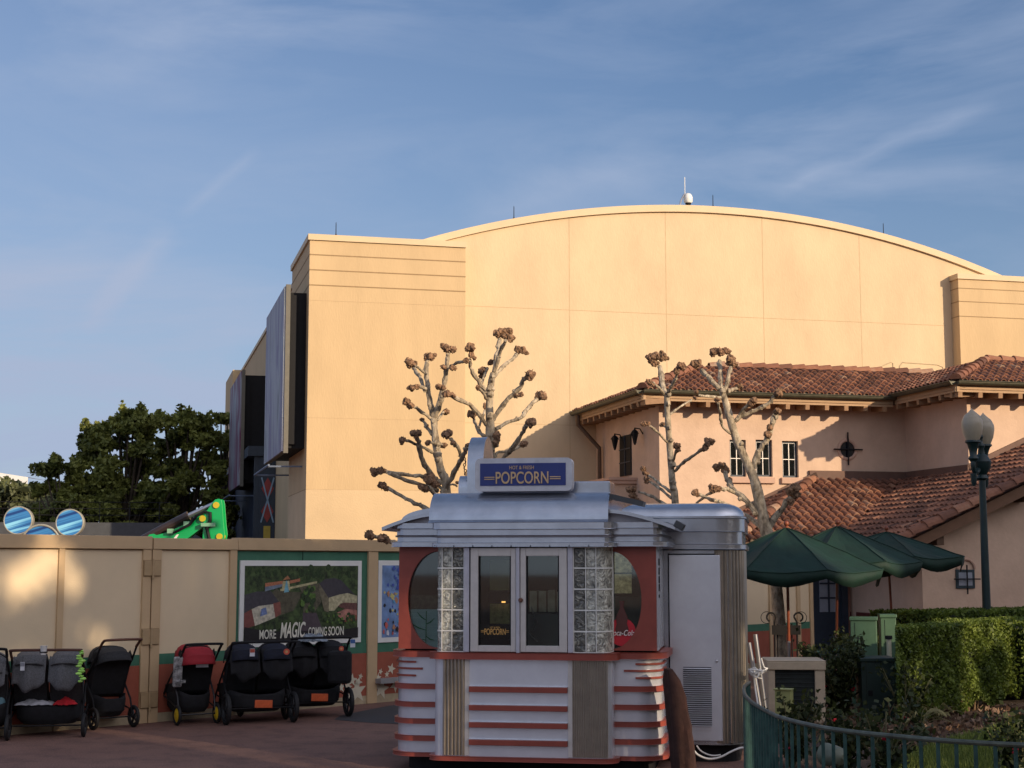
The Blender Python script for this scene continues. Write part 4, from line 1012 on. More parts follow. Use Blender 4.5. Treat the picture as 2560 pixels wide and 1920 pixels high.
mx = KX(1296, 0); M().box(mx-.018, mx+.018, -.04, .05, zs-.005, ze-.004).build('mullion', mat('jamb_lilac', (.5, .5, .56), .35, .3), ki, bevel=.004)
M().lathe([(.014, -.06), (.022, -.05), (.022, -.022)], (KX(1303, 0), 0, zc(1500)), 12, axis='y').build('lock_knob', mat('brass_dark', (.2, .1, .07), .4, .6), ki)
gold = mat('gold_paint', (.62, .36, .10), .5)
xm = (pl[0][2]+pl[0][3])/2
wd = pl[0][3]-pl[0][2]
def fit_text(s, x0_, x1_, z, h, material, parent, y, depth=.001, bold=0, name='lettering', shear=0):
    o = text(s, h, material, parent, 0, 0, 0, align='LEFT', depth=depth, bold=bold, name=name, shear=shear)
    xs = [v.co.x for v in o.data.vertices]; mn, mxx = min(xs), max(xs)
    for v in o.data.vertices: v.co.x = x0_+(v.co.x-mn)*(x1_-x0_)/(mxx-mn); v.co.y += y; v.co.z += z
    return o
fit_text('POPCORN', xm-.108, xm+.108, zc(1587), .058, gold, ki, .008, bold=.001)
fit_text('HOT & FRESH', xm-.05, xm+.05, zc(1571), .016, gold, ki, .008)
m = M()
for s in (-1, 1):
    for dz in (.022, .036): m.box(xm+s*.113-(.028 if s < 0 else 0), xm+s*.113+(.028 if s > 0 else 0), .006, .009, zc(1587)+dz, zc(1587)+dz+.006)
m.build('lettering_dashes', gold, ki)
# red side panels with big round windows, seen from the outside
sz0, sz1 = zc(1628), zc(1370)+.03
ew = .31; ecz = (KZ(1560, 1623, SY)+KZ(1560, 1378, SY))/2; eh = (KZ(1560, 1378, SY)-KZ(1560, 1623, SY))/2
UX0, UX1 = KX(1000, SY+.05), KX(1641, SY)
EC = KX(1604, SY, 1510)-ew; EL = KX(1019, SY, 1510)+ew
for s, xo, ec in ((0, UX0, EL), (1, UX1, EC)):
    sg = -1 if s == 0 else 1
    xi = CX0+.04 if s == 0 else CX1-.04
    xi = max(xi, xi) 
    # outline: outer rectangle minus the bulging arc
    a0 = math.asin(min(.999, 1))
    k0 = (xi-ec)/ew*sg; k0 = max(-1, min(1, k0)); th0 = math.acos(k0)
    arc = [(ec+sg*ew*math.cos(a), ecz+eh*math.sin(a)) for a in [-th0+2*th0*k/30 for k in range(31)]]
    P = [(xi, sz0), *arc, (xi, sz1), (xo, sz1), (xo, sz0)]
    M().prism(P, SY, SY+.05).build('side_panel', redp, ki)
    M().prism([(ec+sg*(ew+.02)*math.cos(a), ecz+(eh+.02)*math.sin(a)) for a in [-th0+2*th0*k/30 for k in range(31)]]+[(ec+sg*(ew)*math.cos(a), ecz+(eh)*math.sin(a)) for a in [th0-2*th0*k/30 for k in range(31)]], SY+.03, SY+.06).build('window_trim', silver, ki)
    M().box(min(xi, ec+sg*ew)-.01, max(xi, ec+sg*ew)+.01, SY+.052, SY+.058, ecz-eh-.01, ecz+eh+.01).build('round_pane', glass, ki)
# side walls and back wall of the cabin
M().box(UX1-.05, UX1, SY+.051, .62, sz0, sz1).build('side_wall', redp, ki); M().box(UX0, UX0+.05, SY+.051, .62, sz0, sz1).build('side_wall', redp, ki)
M().box(UX1-.05, UX1, .621, BK-.051, sz0, sz1).build('side_wall', enamel, ki); M().box(UX0, UX0+.05, .621, BK-.051, sz0, sz1).build('side_wall', enamel, ki)
M().box(UX0+.05, UX1-.05, BK-.05, BK, sz0, sz1).build('back_wall', mat('cabin_back', (.018, .026, .02), .8, var=.3, scale=3), ki)
M().box(UX0+.06, UX1-.06, SY+.06, BK-.06, sz0-.05, sz0+.01).build('cabin_floor', dark, ki)
# slotted pilaster behind the right panel
m = M().box(UX1-.03, UX1+.012, SY+.02, .55, sz0, sz1); m.build('pilaster', mat('pilaster_paint', (.5, .5, .54), .35, .3), ki, bevel=.004)
m = M()
for py in (1405, 1428, 1449, 1469, 1485):
    z = KZ(1655, py, SY+.3); m.box(UX1+.012, UX1+.016, SY+.15, SY+.32, z-.035, z+.035 if py < 1480 else z-.005)
m.build('vent_slots', black, ki)
# things seen inside
pm = thingF('popcorn_machine', 'popcorn popping cabinet inside the stand behind the left service window', 'machine', K)
amber = mat('popcorn_amber', (.50, .40, .16), .8, var=.4, scale=26)
x = KX(1236, .5)
M().box(x-.05, x+.16, .5, .8, zc(1585), zc(1565)).build('tray', black, pm)
M().box(x-.05, x+.16, .5, .8, zc(1565), zc(1512)).build('popcorn_bin', amber, pm, bevel=.01)
M().box(x-.06, x+.17, .48, .82, zc(1512), zc(1480)).build('hood', black, pm, bevel=.01)
M().box(x-.05, x+.15, .5, .8, zc(1478), zc(1400)).build('back_panel', mat('olive_panel', (.42, .36, .16), .5), pm)
lamp = mat('heat_lamp', (1, .45, .12), .5, emit=1.6)
M().box(x+.08, x+.12, .47, .479, zc(1510), zc(1506)).build('heat_lamp', lamp, pm)
dp = thingF('drink_dispenser', 'steel dispenser with a hose inside the stand behind the right service window', 'dispenser', K)
x = KX(1360, .6)
m = M()
for k in range(4): m.box(x-.15+k*.095, x-.15+k*.095+.075, .6, .75, zc(1534), zc(1475)+rnd.uniform(-.03, .03))
m.build('cup_stacks', mat('cup_cream', (.55, .50, .38), .6, var=.3), dp)
M().box(x-.18, x+.28, .55, .95, zc(1625), zc(1538)).build('cabinet', mat('grey_cabinet', (.12, .12, .12), .4, .5), dp, bevel=.01)
M().tube([(x-.12, .5, zc(1520)), (x-.06, .48, zc(1560)), (x-.13, .48, zc(1590)), (x-.05, .5, zc(1610))], .008, 6).build('hose', metal, dp)
# glass block column in the far wall, its backlight put in as glow and pale colour, seen through the right round window
m = M(); xq = KX(1566, BK-.06)
for k in range(2): M().box(xq-.13, xq+.06, BK-.09, BK-.051, KZ(1565, 1483-k*52, BK)+0, KZ(1565, 1435-k*52, BK)).build('glass_block', mat('painted_lit_block', (.62, .52, .30), .3, var=.6, scale=22, emit=.12), ki)
M().box(EC-.3, UX1-.06, 1.1, 1.14, sz0, KZ(1560, 1492, 1.1)).build('inner_counter', mat('inner_cream', (.17, .18, .14), .6), ki)
# round drink sticker with bottle and script, on the right round window
st = thingF('drink_decal', 'red round drink decal with a bottle on the right curved window', 'decal', K)
dx, dz = K.onY(1555, 1580, SY+.04); rr_ = 33.5/F_PX*15.9
M().lathe([(rr_, 0), (rr_, .003)], (dx, SY+.045, dz), 36, axis='y').build('red_disc', mat('disc_red', (.55, .015, .03), .4, var=.05), st)
bot = [(-.035, -.03), (.035, -.03), (.045, .03), (.034, .09), (.04, .15), (.028, .2), (.013, .26), (.013, .315), (.018, .32), (.018, .335), (-.018, .335), (-.018, .32), (-.013, .315), (-.013, .26), (-.028, .2), (-.04, .15), (-.034, .09), (-.045, .03)]
M().prism([(dx+.0+a*1.5, dz+.0+b*.92) for a, b in bot], SY+.038, SY+.0415).build('bottle', mat('bottle_shape', (.10, .028, .022), .3), st)
script = mat('script_white', (.85, .75, .72), .5)
o = fit_text('Coca-Cola', dx-.125, dx+.125, dz-.035, .055, script, st, SY+.035, bold=.0005, shear=.3)
# tropical leaf decal and pale boards in the left round window
ld = thingF('leaf_decal', 'green leafy stem decal in front of pale boards in the left curved window', 'decal', K)
bx0, bx1 = KX(1028, SY+.1), CX0+.07
M().box(bx0, bx1, SY+.075, SY+.08, ecz-eh, KZ(1060, 1523, SY+.1)).build('pale_boards', mat('pale_boards', (.42, .55, .60), .6, stretch=(1, 1, 12), scale=3), ld)
M().box(bx0+.01, bx1, SY+.070, SY+.074, KZ(1060, 1522, SY+.1), KZ(1060, 1488, SY+.1)).build('photo_strip', mat('photo_strip', (.05, .045, .035), .5, var=.8, scale=18), ld)
lf = mat('decal_green', (.006, .20, .06), .5)
m = M(); lx = KX(1067, SY+.1)
m.tube([(lx, SY+.064, ecz-eh), (lx+.004, SY+.064, KZ(1067, 1528, SY))], .014, 5, sq=.2)
for (xa, ya, xb, yb_) in ((1067, 1575, 1030, 1558), (1067, 1600, 1028, 1585), (1067, 1550, 1045, 1530), (1067, 1560, 1088, 1545), (1067, 1590, 1088, 1600), (1067, 1612, 1040, 1612)):
    A_ = (*K.onY(xa, ya, SY+.1),); B_ = (*K.onY(xb, yb_, SY+.1),); mid = ((A_[0]+B_[0])/2, (A_[1]+B_[1])/2-.012)
    m.tube([(A_[0], SY+.064, A_[1]), (mid[0], SY+.064, mid[1]), (B_[0], SY+.064, B_[1])], [.003, .007, .002], 6)
m.build('leafy_stem', lf, ld)

# ---- cornice and roof
z1 = zc(1367); z2 = zc(1357); z3 = zc(1340); z4 = zc(1323); z5 = zc(1306)
def ring_c(name, a, b, off, material=silver):
    M().prism(footprint(CX0+.03, CX1-.02, 0, .9, .04, 4, off=off), a, b, 'z').build(name, material, ki, bevel=.004)
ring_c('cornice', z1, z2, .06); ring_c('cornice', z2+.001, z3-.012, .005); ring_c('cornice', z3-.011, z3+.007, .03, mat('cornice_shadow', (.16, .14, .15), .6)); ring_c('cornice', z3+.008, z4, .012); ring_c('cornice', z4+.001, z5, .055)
q = KZ(1010, 1366, SY)+.0
def ring_s(name, a, b, off, material=silver): M().prism(footprint(UX0, UX1+.03, SY-.005, BK, .05, 4, off=off), a, b, 'z').build(name, material, ki, bevel=.004)
s1, s2, s3, s4, s5 = KZ(1600, 1366, SY), KZ(1600, 1353.5, SY), KZ(1600, 1339, SY), KZ(1600, 1320, SY), KZ(1600, 1305, SY)
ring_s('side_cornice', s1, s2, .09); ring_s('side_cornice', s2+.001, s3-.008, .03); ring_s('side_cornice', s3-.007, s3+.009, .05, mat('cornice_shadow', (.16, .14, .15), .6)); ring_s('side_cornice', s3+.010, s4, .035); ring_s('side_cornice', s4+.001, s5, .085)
# rivets along the drip edge
m = M()
for i in range(10): x = CX0+.02+i*(CX1-CX0)/9.2; m.box(x-.006, x+.006, -.066, -.06, z1+.004, z1+.018)
m.build('cornice_clips', mat('clip_grey', (.2, .22, .26), .5), ki)
# central barrel roof: quarter round to the front, flat on top
zr0, zr1 = z5-.001, zc(1231, 1300)+.015
VX0, VX1 = KX(1077, .1, 1290), KX(1522, .1, 1290)
hh = zr1-zr0
prof = [(-.03, zr0)]+[(.02+.33*(1-math.cos(a)), zr0+.03+(hh-.03)*math.sin(a)) for a in [PI/2*k/12 for k in range(13)]]+[(1.9, zr1), (1.9, zr0)]
M().prism(prof, VX0, VX1, 'x').build('barrel_roof', mat('roof_silver', (.46, .49, .55), .26, .92, var=.10, scale=4, bump=.15, bscale=5), ki, smooth=True)
# side roofs: low curved gables sloping outwards
def side_roof(sg):
    if sg < 0:
        xi, xo = VX0, KX(962, SY, 1318); tip = KZ(962, 1319, SY); top = KZ(1074, 1283, SY); vt = KZ(1050, 1270, SY+.4); xs0 = KX(1000, SY+.3, 1300); xs1 = KX(1030, SY+.3, 1275)
    else:
        xi, xo = VX1, KX(1690, SY, 1315); tip = KZ(1690, 1314, SY)-.01; top = KZ(1524, 1272, SY)-.01; vt = top-.02; xs0 = None
    n = 10; P = [(xi+(xo-xi)*k/n, top+(tip-top)*((k/n)**1.5)) for k in range(n+1)]
    Q = [(x_, z_-.035) for x_, z_ in reversed(P)]
    M().prism(P+Q, SY-.13, BK-.1).build('side_roof', silver, ki, smooth=True)
    # fascia wedge under it
    e = UX0-.03 if sg < 0 else UX1+.03
    W_ = [(xi, s5-.002)]+[(x_, z_-.034) for x_, z_ in P if (x_-e)*sg < 0]+[(e, s5-.002)]
    M().prism(W_, SY-.03, BK-.2).build('roof_gable', mat('gable_grey', (.44, .43, .46), .5, .4), ki)
    if sg < 0:
        rprof = [(xi, vt-.2)]+[(xi-(xi-xs0)*math.sin(a), vt-(vt-KZ(1000, 1303, SY+.3))*(1-math.cos(a))) for a in [PI/2*k/10 for k in range(11)]]
        M().prism(rprof+[(xs0, vt-.25)], SY+.35, BK-.1).build('vault', silver, ki, smooth=True)
side_roof(-1); side_roof(1)
# dark end piece of the right slope
A_ = (KX(1696, SY, 1315), KZ(1696, 1313, SY))
M().bar((A_[0]-.03, SY-.06, A_[1]+.02), (A_[0]+.06, SY-.06, A_[1]-.03), .16, .07).build('gutter_end', mat('dull_lead', (.07, .075, .08), .5, .4), ki, bevel=.01)
gw = M(); a = K.onY(1524, 1236, .35); b = K.onY(1586, 1261, .35); gw.bar((a[0], .35, a[1]-.02), (b[0]+.1, .35, b[1]), .3, .05); gw.build('roof_flashing', mat('dull_lead', (.07, .075, .08), .5, .4), ki)
# stepped fin behind the sign
zt0 = zr1
def fin(px0, px1, pyt, ydep, yfr, name, r):
    x0_, x1_ = KX(px0, yfr, 1200), KX(px1, yfr, 1200); zt_ = KZ(px0, pyt, yfr+.12)
    P = [(yfr, zt0-.02)]+[(yfr+r*(1-math.cos(a)), zt_-r*1.05*(1-math.sin(a))) for a in [PI/2*k/10 for k in range(11)]]+[(yfr+ydep-r*(1-math.cos(a)), zt_-r*1.05*(1-math.sin(a))) for a in [PI/2-PI/2*k/10 for k in range(11)]]+[(yfr+ydep, zt0-.02)]
    return M().prism(P, x0_, x1_, 'x').build(name, mat('roof_silver', (.6, .62, .66), .36, .8), ki, smooth=True)
fin(1168, 1208, 1090, .62, .30, 'tall_fin', .30)
fin(1146, 1182, 1190, .5, .34, 'low_fin', .12)
M().box(KX(1428, .4), KX(1527, .4), .40, .9, zr1-.01, KZ(1460, 1203, .4)).box(KX(1178, .4), KX(1430, .4), .42, .9, zr1-.01, KZ(1460, 1210, .4)).build('roof_block', mat('roof_silver', (.6, .62, .66), .36, .8), ki, bevel=.012)
# chain at the left of the fin
m = M(); cxp = KX(1163, .35, 1150)
for k in range(9):
    z = KZ(1163, 1185-k*7.5, .35); m.ring((cxp+.008*math.sin(k*2), .33, z), .014, .005, n=8, m=4, axis='y' if k % 2 else 'x')
m.tube([(cxp, .34, KZ(1163, 1118, .35)), (cxp+.01, .34, KZ(1163, 1110, .35))], .008, 5)
m.build('chain', mat('chain_rust', (.12, .07, .05), .6, .5), ki)
# sign
sg = thingF('popcorn_sign', 'blue sign with gold letters HOT & FRESH POPCORN on the roof of the stand', 'sign', K)
ys = .16
sx0, sz1_ = K.onY(1190, 1149, ys); sx1, _ = K.onY(1428, 1144, ys); sz0_ = KZ(1300, 1226, ys)
sz1_ = KZ(1300, 1147, ys)
def rrect(x0_, x1_, z0_, z1_, r, n=5):
    P = []
    for cx_, cz_, a0 in ((x1_-r, z1_-r, 0), (x0_+r, z1_-r, PI/2), (x0_+r, z0_+r, PI), (x1_-r, z0_+r, 1.5*PI)):
        P += [(cx_+r*math.cos(a0+PI/2*k/n), cz_+r*math.sin(a0+PI/2*k/n)) for k in range(n+1)]
    return P
M().prism(rrect(sx0, sx1, sz0_, sz1_, .045), ys, ys+.16).build('sign_box', mat('sign_frame', (.55, .56, .60), .4, .3), sg, bevel=.008)
bx0_, bx1_ = K.onY(1200.5, 1180, ys)[0], K.onY(1414.5, 1180, ys)[0]; bz0, bz1 = KZ(1300, 1214, ys), KZ(1300, 1158, ys)
M().box(bx0_, bx1_, ys-.006, ys-.001, bz0, bz1).build('blue_face', mat('sign_blue', (.022, .040, .20), .4, var=.08), sg)
gl2 = mat('sign_gold', (.62, .43, .24), .45)
W_ = bx1_-bx0_; cx_ = (bx0_+bx1_)/2+.0
fit_text('POPCORN', bx0_+W_*.185, bx0_+W_*.80, bz0+.022, .118, gl2, sg, ys-.011, depth=.004, bold=.0015)
fit_text('HOT & FRESH', bx0_+W_*.345, bx0_+W_*.63, bz0+.165, .036, gl2, sg, ys-.009, depth=.002)
m = M()
for x_a, x_b in ((.05, .17), (.815, .94)):
    for dz in (.062, .082): m.box(bx0_+W_*x_a, bx0_+W_*x_b, ys-.011, ys-.007, bz0+dz, bz0+dz+.009)
m.build('lettering_dashes', gl2, sg)

# ---- service annex: taller cabinet with a rounded streamlined end
an = thingF('service_annex', 'tall silver service cabinet with louvred door and rounded fluted corner beside the popcorn stand', 'cabinet', K)
ay = 1.35
AX0, AX1 = KX(1660, ay, 1500), KX(1859, ay+.15, 1500)
AZ0, AZ1 = KZ(1750, 1862, ay), KZ(1750, 1376, ay)
rA = .28
M().prism(footprint(AX0, AX1, ay, ay+2.2, rA, 12, rl=False), AZ0, AZ1, 'z').build('body', silver, an, smooth=True)
M().prism(footprint(AX0+.06, AX1-.06, ay+.1, ay+2.1, rA, 8, rl=False), 0, AZ0, 'z').build('plinth', black, an)
# rounded fluted corner
xa = KX(1806, ay); m = M(); n = 10
pts = [(xa+(AX1-rA-xa)*k/3, ay) for k in range(3)]+[(AX1-rA+rA*math.sin(a), ay+rA-rA*math.cos(a)) for a in [PI/2*k/9 for k in range(10)]]+[(AX1, ay+rA+.06*k) for k in range(1, 20)]
for (x_, y_) in pts: m.tube([(x_, y_, AZ0+.02), (x_, y_, AZ1)], .018, 8)
m.build('fluted_corner', flm, an, smooth=True)
d0, d1 = KX(1674, ay), KX(1802, ay); dz0, dz1 = KZ(1740, 1851, ay), KZ(1740, 1388, ay)
dr = M().box(d0, d1, ay-.028, ay-.002, dz0, dz1).build('cabinet_door', enamel, an, bevel=.004)
M().box(d0-.014, d0-.002, ay-.012, ay-.001, dz0-.02, dz1+.02).box(d1+.002, d1+.014, ay-.012, ay-.001, dz0-.02, dz1+.02).box(d0-.014, d1+.014, ay-.012, ay-.001, dz1+.004, dz1+.016).build('door_gap', black, an)
lx0, lx1 = KX(1706, ay), KX(1776, ay); lz0, lz1 = KZ(1740, 1815, ay), KZ(1740, 1667, ay)
M().box(lx0-.03, lx1+.03, ay-.034, ay-.0285, lz0-.04, lz1+.03).build('louvre_frame', enamel, dr)
M().box(lx0, lx1, ay-.036, ay-.0345, lz0, lz1).build('louvre_opening', black, dr)
m = M(); nl = 28
for k in range(nl):
    z = lz0+(lz1-lz0)*(k+.5)/nl; m.add([(lx0, ay-.037, z+.003), (lx1, ay-.037, z+.003), (lx1, ay-.052, z-.006), (lx0, ay-.052, z-.006), (lx0, ay-.052, z-.009), (lx1, ay-.052, z-.009)], [(0, 3, 2, 1), (3, 4, 5, 2)])
m.build('louvre_slats', enamel, dr)
M().ball((KX(1790, ay), ay-.045, KZ(1790, 1652, ay)), .014, 10).build('door_knob', metal, dr, smooth=True)
# annex roof
for nm, pa, pb, off in (('roof_band', 1373, 1361, .04), ('roof_band', 1360.5, 1329, .0), ('roof_band', 1328.5, 1296, .03), ('roof_band', 1295.5, 1291, .05)):
    M().prism(footprint(AX0-.1, AX1, ay, ay+2.2, rA, 12, off=off, rl=False), KZ(1740, pa, ay), KZ(1740, pb, ay), 'z').build(nm, silver, an, smooth=True, bevel=.003)
zq0, zq1 = KZ(1740, 1291, ay), KZ(1700, 1258, ay+.15)
m = M(); n = 8
lay = []
for k in range(n+1):
    a = PI/2*k/n; lay.append((zq0+(zq1-zq0)*math.sin(a), -.24*(1-math.cos(a))+.03))
V_ = []; cnt = None
for z, off in lay:
    P = footprint(KX(1556, ay+.1, 1260), AX1, ay, ay+2.2, rA, 12, off=off, rl=False); cnt = len(P); V_ += [(x_, y_, z) for x_, y_ in P]
m.add(V_, [(i*cnt+j, i*cnt+(j+1) % cnt, (i+1)*cnt+(j+1) % cnt, (i+1)*cnt+j) for i in range(n) for j in range(cnt)]+[tuple(n*cnt+j for j in range(cnt))])
m.build('rounded_roof', silver, an, smooth=True)
# ------------------------------------------------------------ pollarded plane trees
def sm_poly(pts, k=3):
    """Catmull-Rom resampling"""
    P = [pts[0]]+list(pts)+[pts[-1]]; out = []
    for i in range(1, len(P)-2):
        for j in range(k):
            t = j/k; a, b, c, d = (Vector(q) for q in P[i-1:i+3])
            out.append(.5*((2*b)+(c-a)*t+(2*a-5*b+4*c-d)*t*t+(3*b-a-3*c+d)*t*t*t))
    out.append(Vector(pts[-1])); return out
def pollard(label, Y, org, sc, trunk, branches, knobs, foot, seed):
    """pixel outlines of the trunk and limbs are spread in depth round the trunk so that the crown is round"""
    rg = random.Random(seed)
    def p3(x, y, dy): return atY(org[0]+x/sc, org[1]+y/sc, Y+dy)
    mpx = Y/F_PX/sc          # metres per zoom pixel
    base = atY(foot, 1500, Y); base.z = 0
    t = thing('pollarded_tree', label, 'tree', base, 0, 'bare pollarded plane trees around the popcorn stand')
    def L_(p): return Vector(p)-base
    tr = [p3(x, y, 0) for x, y, r in trunk]; rs = [r*.92*mpx for x, y, r in trunk]
    lo = tr[0]; pts = [base.copy(), base*.5+lo*.5+Vector((0, 0, 0))]+tr; rs = [rs[0]*1.35, rs[0]*1.1]+rs
    sp = sm_poly([L_(p) for p in pts], 4)
    rr_ = []
    for i in range(len(sp)):
        f = i/4; k = min(int(f), len(rs)-2); rr_.append((rs[k]+(rs[k+1]-rs[k])*(f-k))*rg.uniform(.93, 1.08))
    m = M().tube(sp, rr_, 12)
    for _ in range(9):
        c = rg.choice(sp[4:]); m.ball(c+Vector((rg.uniform(-.04, .04), -.05, 0)), rg.uniform(.03, .06), 8, lump=.2, rg=rg)
    m.build('trunk', bark, t, smooth=True)
    for br in branches:
        pts_, r0, r1, kn = br; n = len(pts_); dd = rg.uniform(-.9, .9); dd = math.copysign(max(.25, abs(dd)), dd)
        P = [p3(x, y, dd*(i/(n-1))**1.2) for i, (x, y) in enumerate(pts_)]
        sp = sm_poly([L_(p) for p in P], 4); k = len(sp)
        R0 = [(r0+(r1-r0)*i/(k-1))*.86*mpx*rg.uniform(.8, 1.25) for i in range(k)]
        sp = [q+Vector((rg.gauss(0, 1), rg.gauss(0, 1), rg.gauss(0, 1)))*r1*mpx*.18 if 0 < i < k-1 else q for i, q in enumerate(sp)]
        mb = M().tube(sp, R0, 8)
        for _ in range(int(k*.7)):
            i_ = rg.randrange(1, k-1); mb.ball(sp[i_]+Vector((rg.uniform(-1, 1), rg.uniform(-1, 0), rg.uniform(-1, 1)))*R0[i_]*.7, R0[i_]*rg.uniform(.45, .8), 6, lump=.25, rg=rg)
        bo = mb.build('branch', bark, t, smooth=True)
        for (x, y, r) in kn:
            c = L_(p3(x, y, dd)); R_ = r*mpx*1.04; mk = M()
            for _ in range(18):
                u = Vector((rg.gauss(0, 1), rg.gauss(0, 1), rg.gauss(0, 1))).normalized()*R_*rg.uniform(.35, .85); u.z *= .75
                mk.ball(c+u, R_*rg.uniform(.25, .58), 7, lump=.3, rg=rg)
            for _ in range(3):
                u = Vector((rg.gauss(0, 1), rg.gauss(0, 1), rg.gauss(0, 1))).normalized(); mk.tube([c+u*R_*.6, c+u*R_*rg.uniform(.95, 1.15)], [R_*.12, R_*.04], 4)
            mk.ball(c, R_*.7, 9, lump=.15, rg=rg).build('burr', knobm, bo)
    return t
T1 = [(600, 1250, 34), (560, 1100, 30), (530, 950, 28), (515, 800, 26), (510, 725, 24)]
B1 = [([(510, 725), (480, 600), (465, 480), (458, 380), (472, 325)], 24, 15, [(480, 308, 36), (510, 300, 20)]),
 ([(450, 545), (410, 450), (370, 390)], 16, 14, [(345, 358, 42)]), ([(457, 430), (420, 400), (385, 372)], 11, 9, []),
 ([(452, 530), (410, 515), (375, 518)], 14, 14, [(352, 522, 26), (390, 518, 20)]),
 ([(515, 725), (560, 600), (580, 500), (600, 380), (608, 285)], 24, 16, [(585, 243, 30), (640, 258, 30), (605, 260, 26), (575, 382, 22), (638, 388, 26), (548, 518, 26), (575, 525, 22)]),
 ([(610, 385), (660, 355), (705, 345), (740, 335)], 12, 12, [(735, 335, 24)]),
 ([(500, 745), (430, 690), (365, 650)], 14, 12, [(318, 620, 28), (348, 648, 26)]),
 ([(532, 750), (560, 710), (582, 690)], 10, 10, [(595, 692, 27)]),
 ([(497, 850), (460, 790), (432, 750)], 13, 10, [(430, 745, 18), (458, 790, 16)]),
 ([(512, 975), (450, 945), (380, 910), (320, 890)], 13, 11, [(293, 885, 28)]),
 ([(560, 1180), (480, 1110), (425, 1000), (400, 900), (390, 860)], 22, 15, [(375, 838, 30), (405, 835, 26), (385, 858, 22)]),
 ([(505, 905), (475, 900)], 10, 9, [(470, 905, 22)]), ([(540, 910), (570, 920)], 9, 9, [(575, 922, 24)]),
 ([(570, 1225), (440, 1140), (330, 1130), (180, 1105)], 15, 14, [(100, 1105, 34), (140, 1095, 30), (170, 1100, 20)]),
 ([(540, 1235), (400, 1190), (290, 1150), (200, 1112)], 18, 15, []),
 ([(540, 1290), (490, 1230), (460, 1210)], 14, 14, [(425, 1208, 28), (455, 1225, 24), (490, 1155, 42), (510, 1185, 34), (470, 1140, 26)]),
 ([(560, 1420), (440, 1350), (320, 1290), (200, 1222)], 18, 14, [(150, 1198, 32), (180, 1220, 24)]),
 ([(585, 1240), (650, 1110), (700, 1015), (745, 930)], 20, 15, [(748, 920, 16)]),
 ([(705, 1010), (665, 920), (630, 880)], 15, 14, [(603, 845, 38), (640, 908, 18)]),
 ([(600, 1200), (640, 1190), (670, 1205)], 8, 8, [(672, 1180, 14)]),
 ([(560, 1700), (400, 1640), (240, 1592), (150, 1565), (90, 1545)], 22, 16, [(65, 1542, 36), (150, 1565, 34), (185, 1575, 26)])]
pollard('bare pollarded plane tree rising behind the left end of the popcorn stand', 20.5, (900, 780), 2.765, T1, B1, None, 1128, 1)
T2 = [(915, 1150, 36), (900, 950, 36), (900, 800, 33), (895, 650, 30), (905, 500, 26), (920, 420, 20)]
B2 = [([(920, 430), (945, 300), (965, 190)], 20, 17, [(950, 150, 30), (985, 135, 30), (1020, 130, 30), (1040, 175, 34), (1010, 165, 34)]),
 ([(925, 410), (975, 270), (1005, 195)], 17, 13, []),
 ([(925, 450), (980, 380), (1050, 330), (1080, 290)], 16, 13, [(1095, 262, 28), (1130, 265, 30), (1145, 280, 20)]),
 ([(888, 565), (820, 480), (770, 400), (760, 330)], 19, 15, [(762, 245, 36), (765, 300, 24), (788, 320, 16)]),
 ([(872, 600), (840, 545), (812, 520)], 12, 11, [(815, 522, 18)]),
 ([(838, 510), (860, 440), (880, 390)], 12, 11, [(848, 408, 34), (835, 445, 20), (905, 348, 26)]),
 ([(920, 740), (990, 640), (1080, 550), (1130, 480), (1160, 440)], 20, 17, [(1172, 432, 42), (1110, 572, 22), (1075, 580, 18)]),
 ([(935, 812), (1010, 765), (1110, 730), (1170, 660), (1220, 600)], 17, 15, [(1250, 578, 40), (1225, 590, 26)]),
 ([(875, 780), (780, 660), (690, 610), (600, 560)], 16, 17, [(595, 565, 30), (635, 575, 22)]),
 ([(860, 860), (815, 815), (790, 745)], 16, 13, [(775, 708, 32)]),
 ([(820, 800), (845, 730), (862, 680)], 12, 10, [(868, 650, 22)]),
 ([(985, 1020), (1080, 900), (1130, 820), (1160, 780)], 17, 14, [(1178, 768, 36)]),
 ([(930, 1000), (960, 968), (1010, 965), (1080, 945), (1110, 920)], 11, 11, [(1130, 912, 28)]),
 ([(915, 930), (940, 900), (945, 870)], 22, 20, [(945, 855, 34), (935, 905, 26)])]
pollard('tallest bare pollarded plane tree directly behind the popcorn sign fin', 20.8, (900, 780), 2.765, T2, B2, None, 1236, 2)
T3 = [(940, 1400, 34), (915, 1200, 30), (903, 1050, 28), (888, 850, 27), (875, 650, 26), (868, 480, 24)]
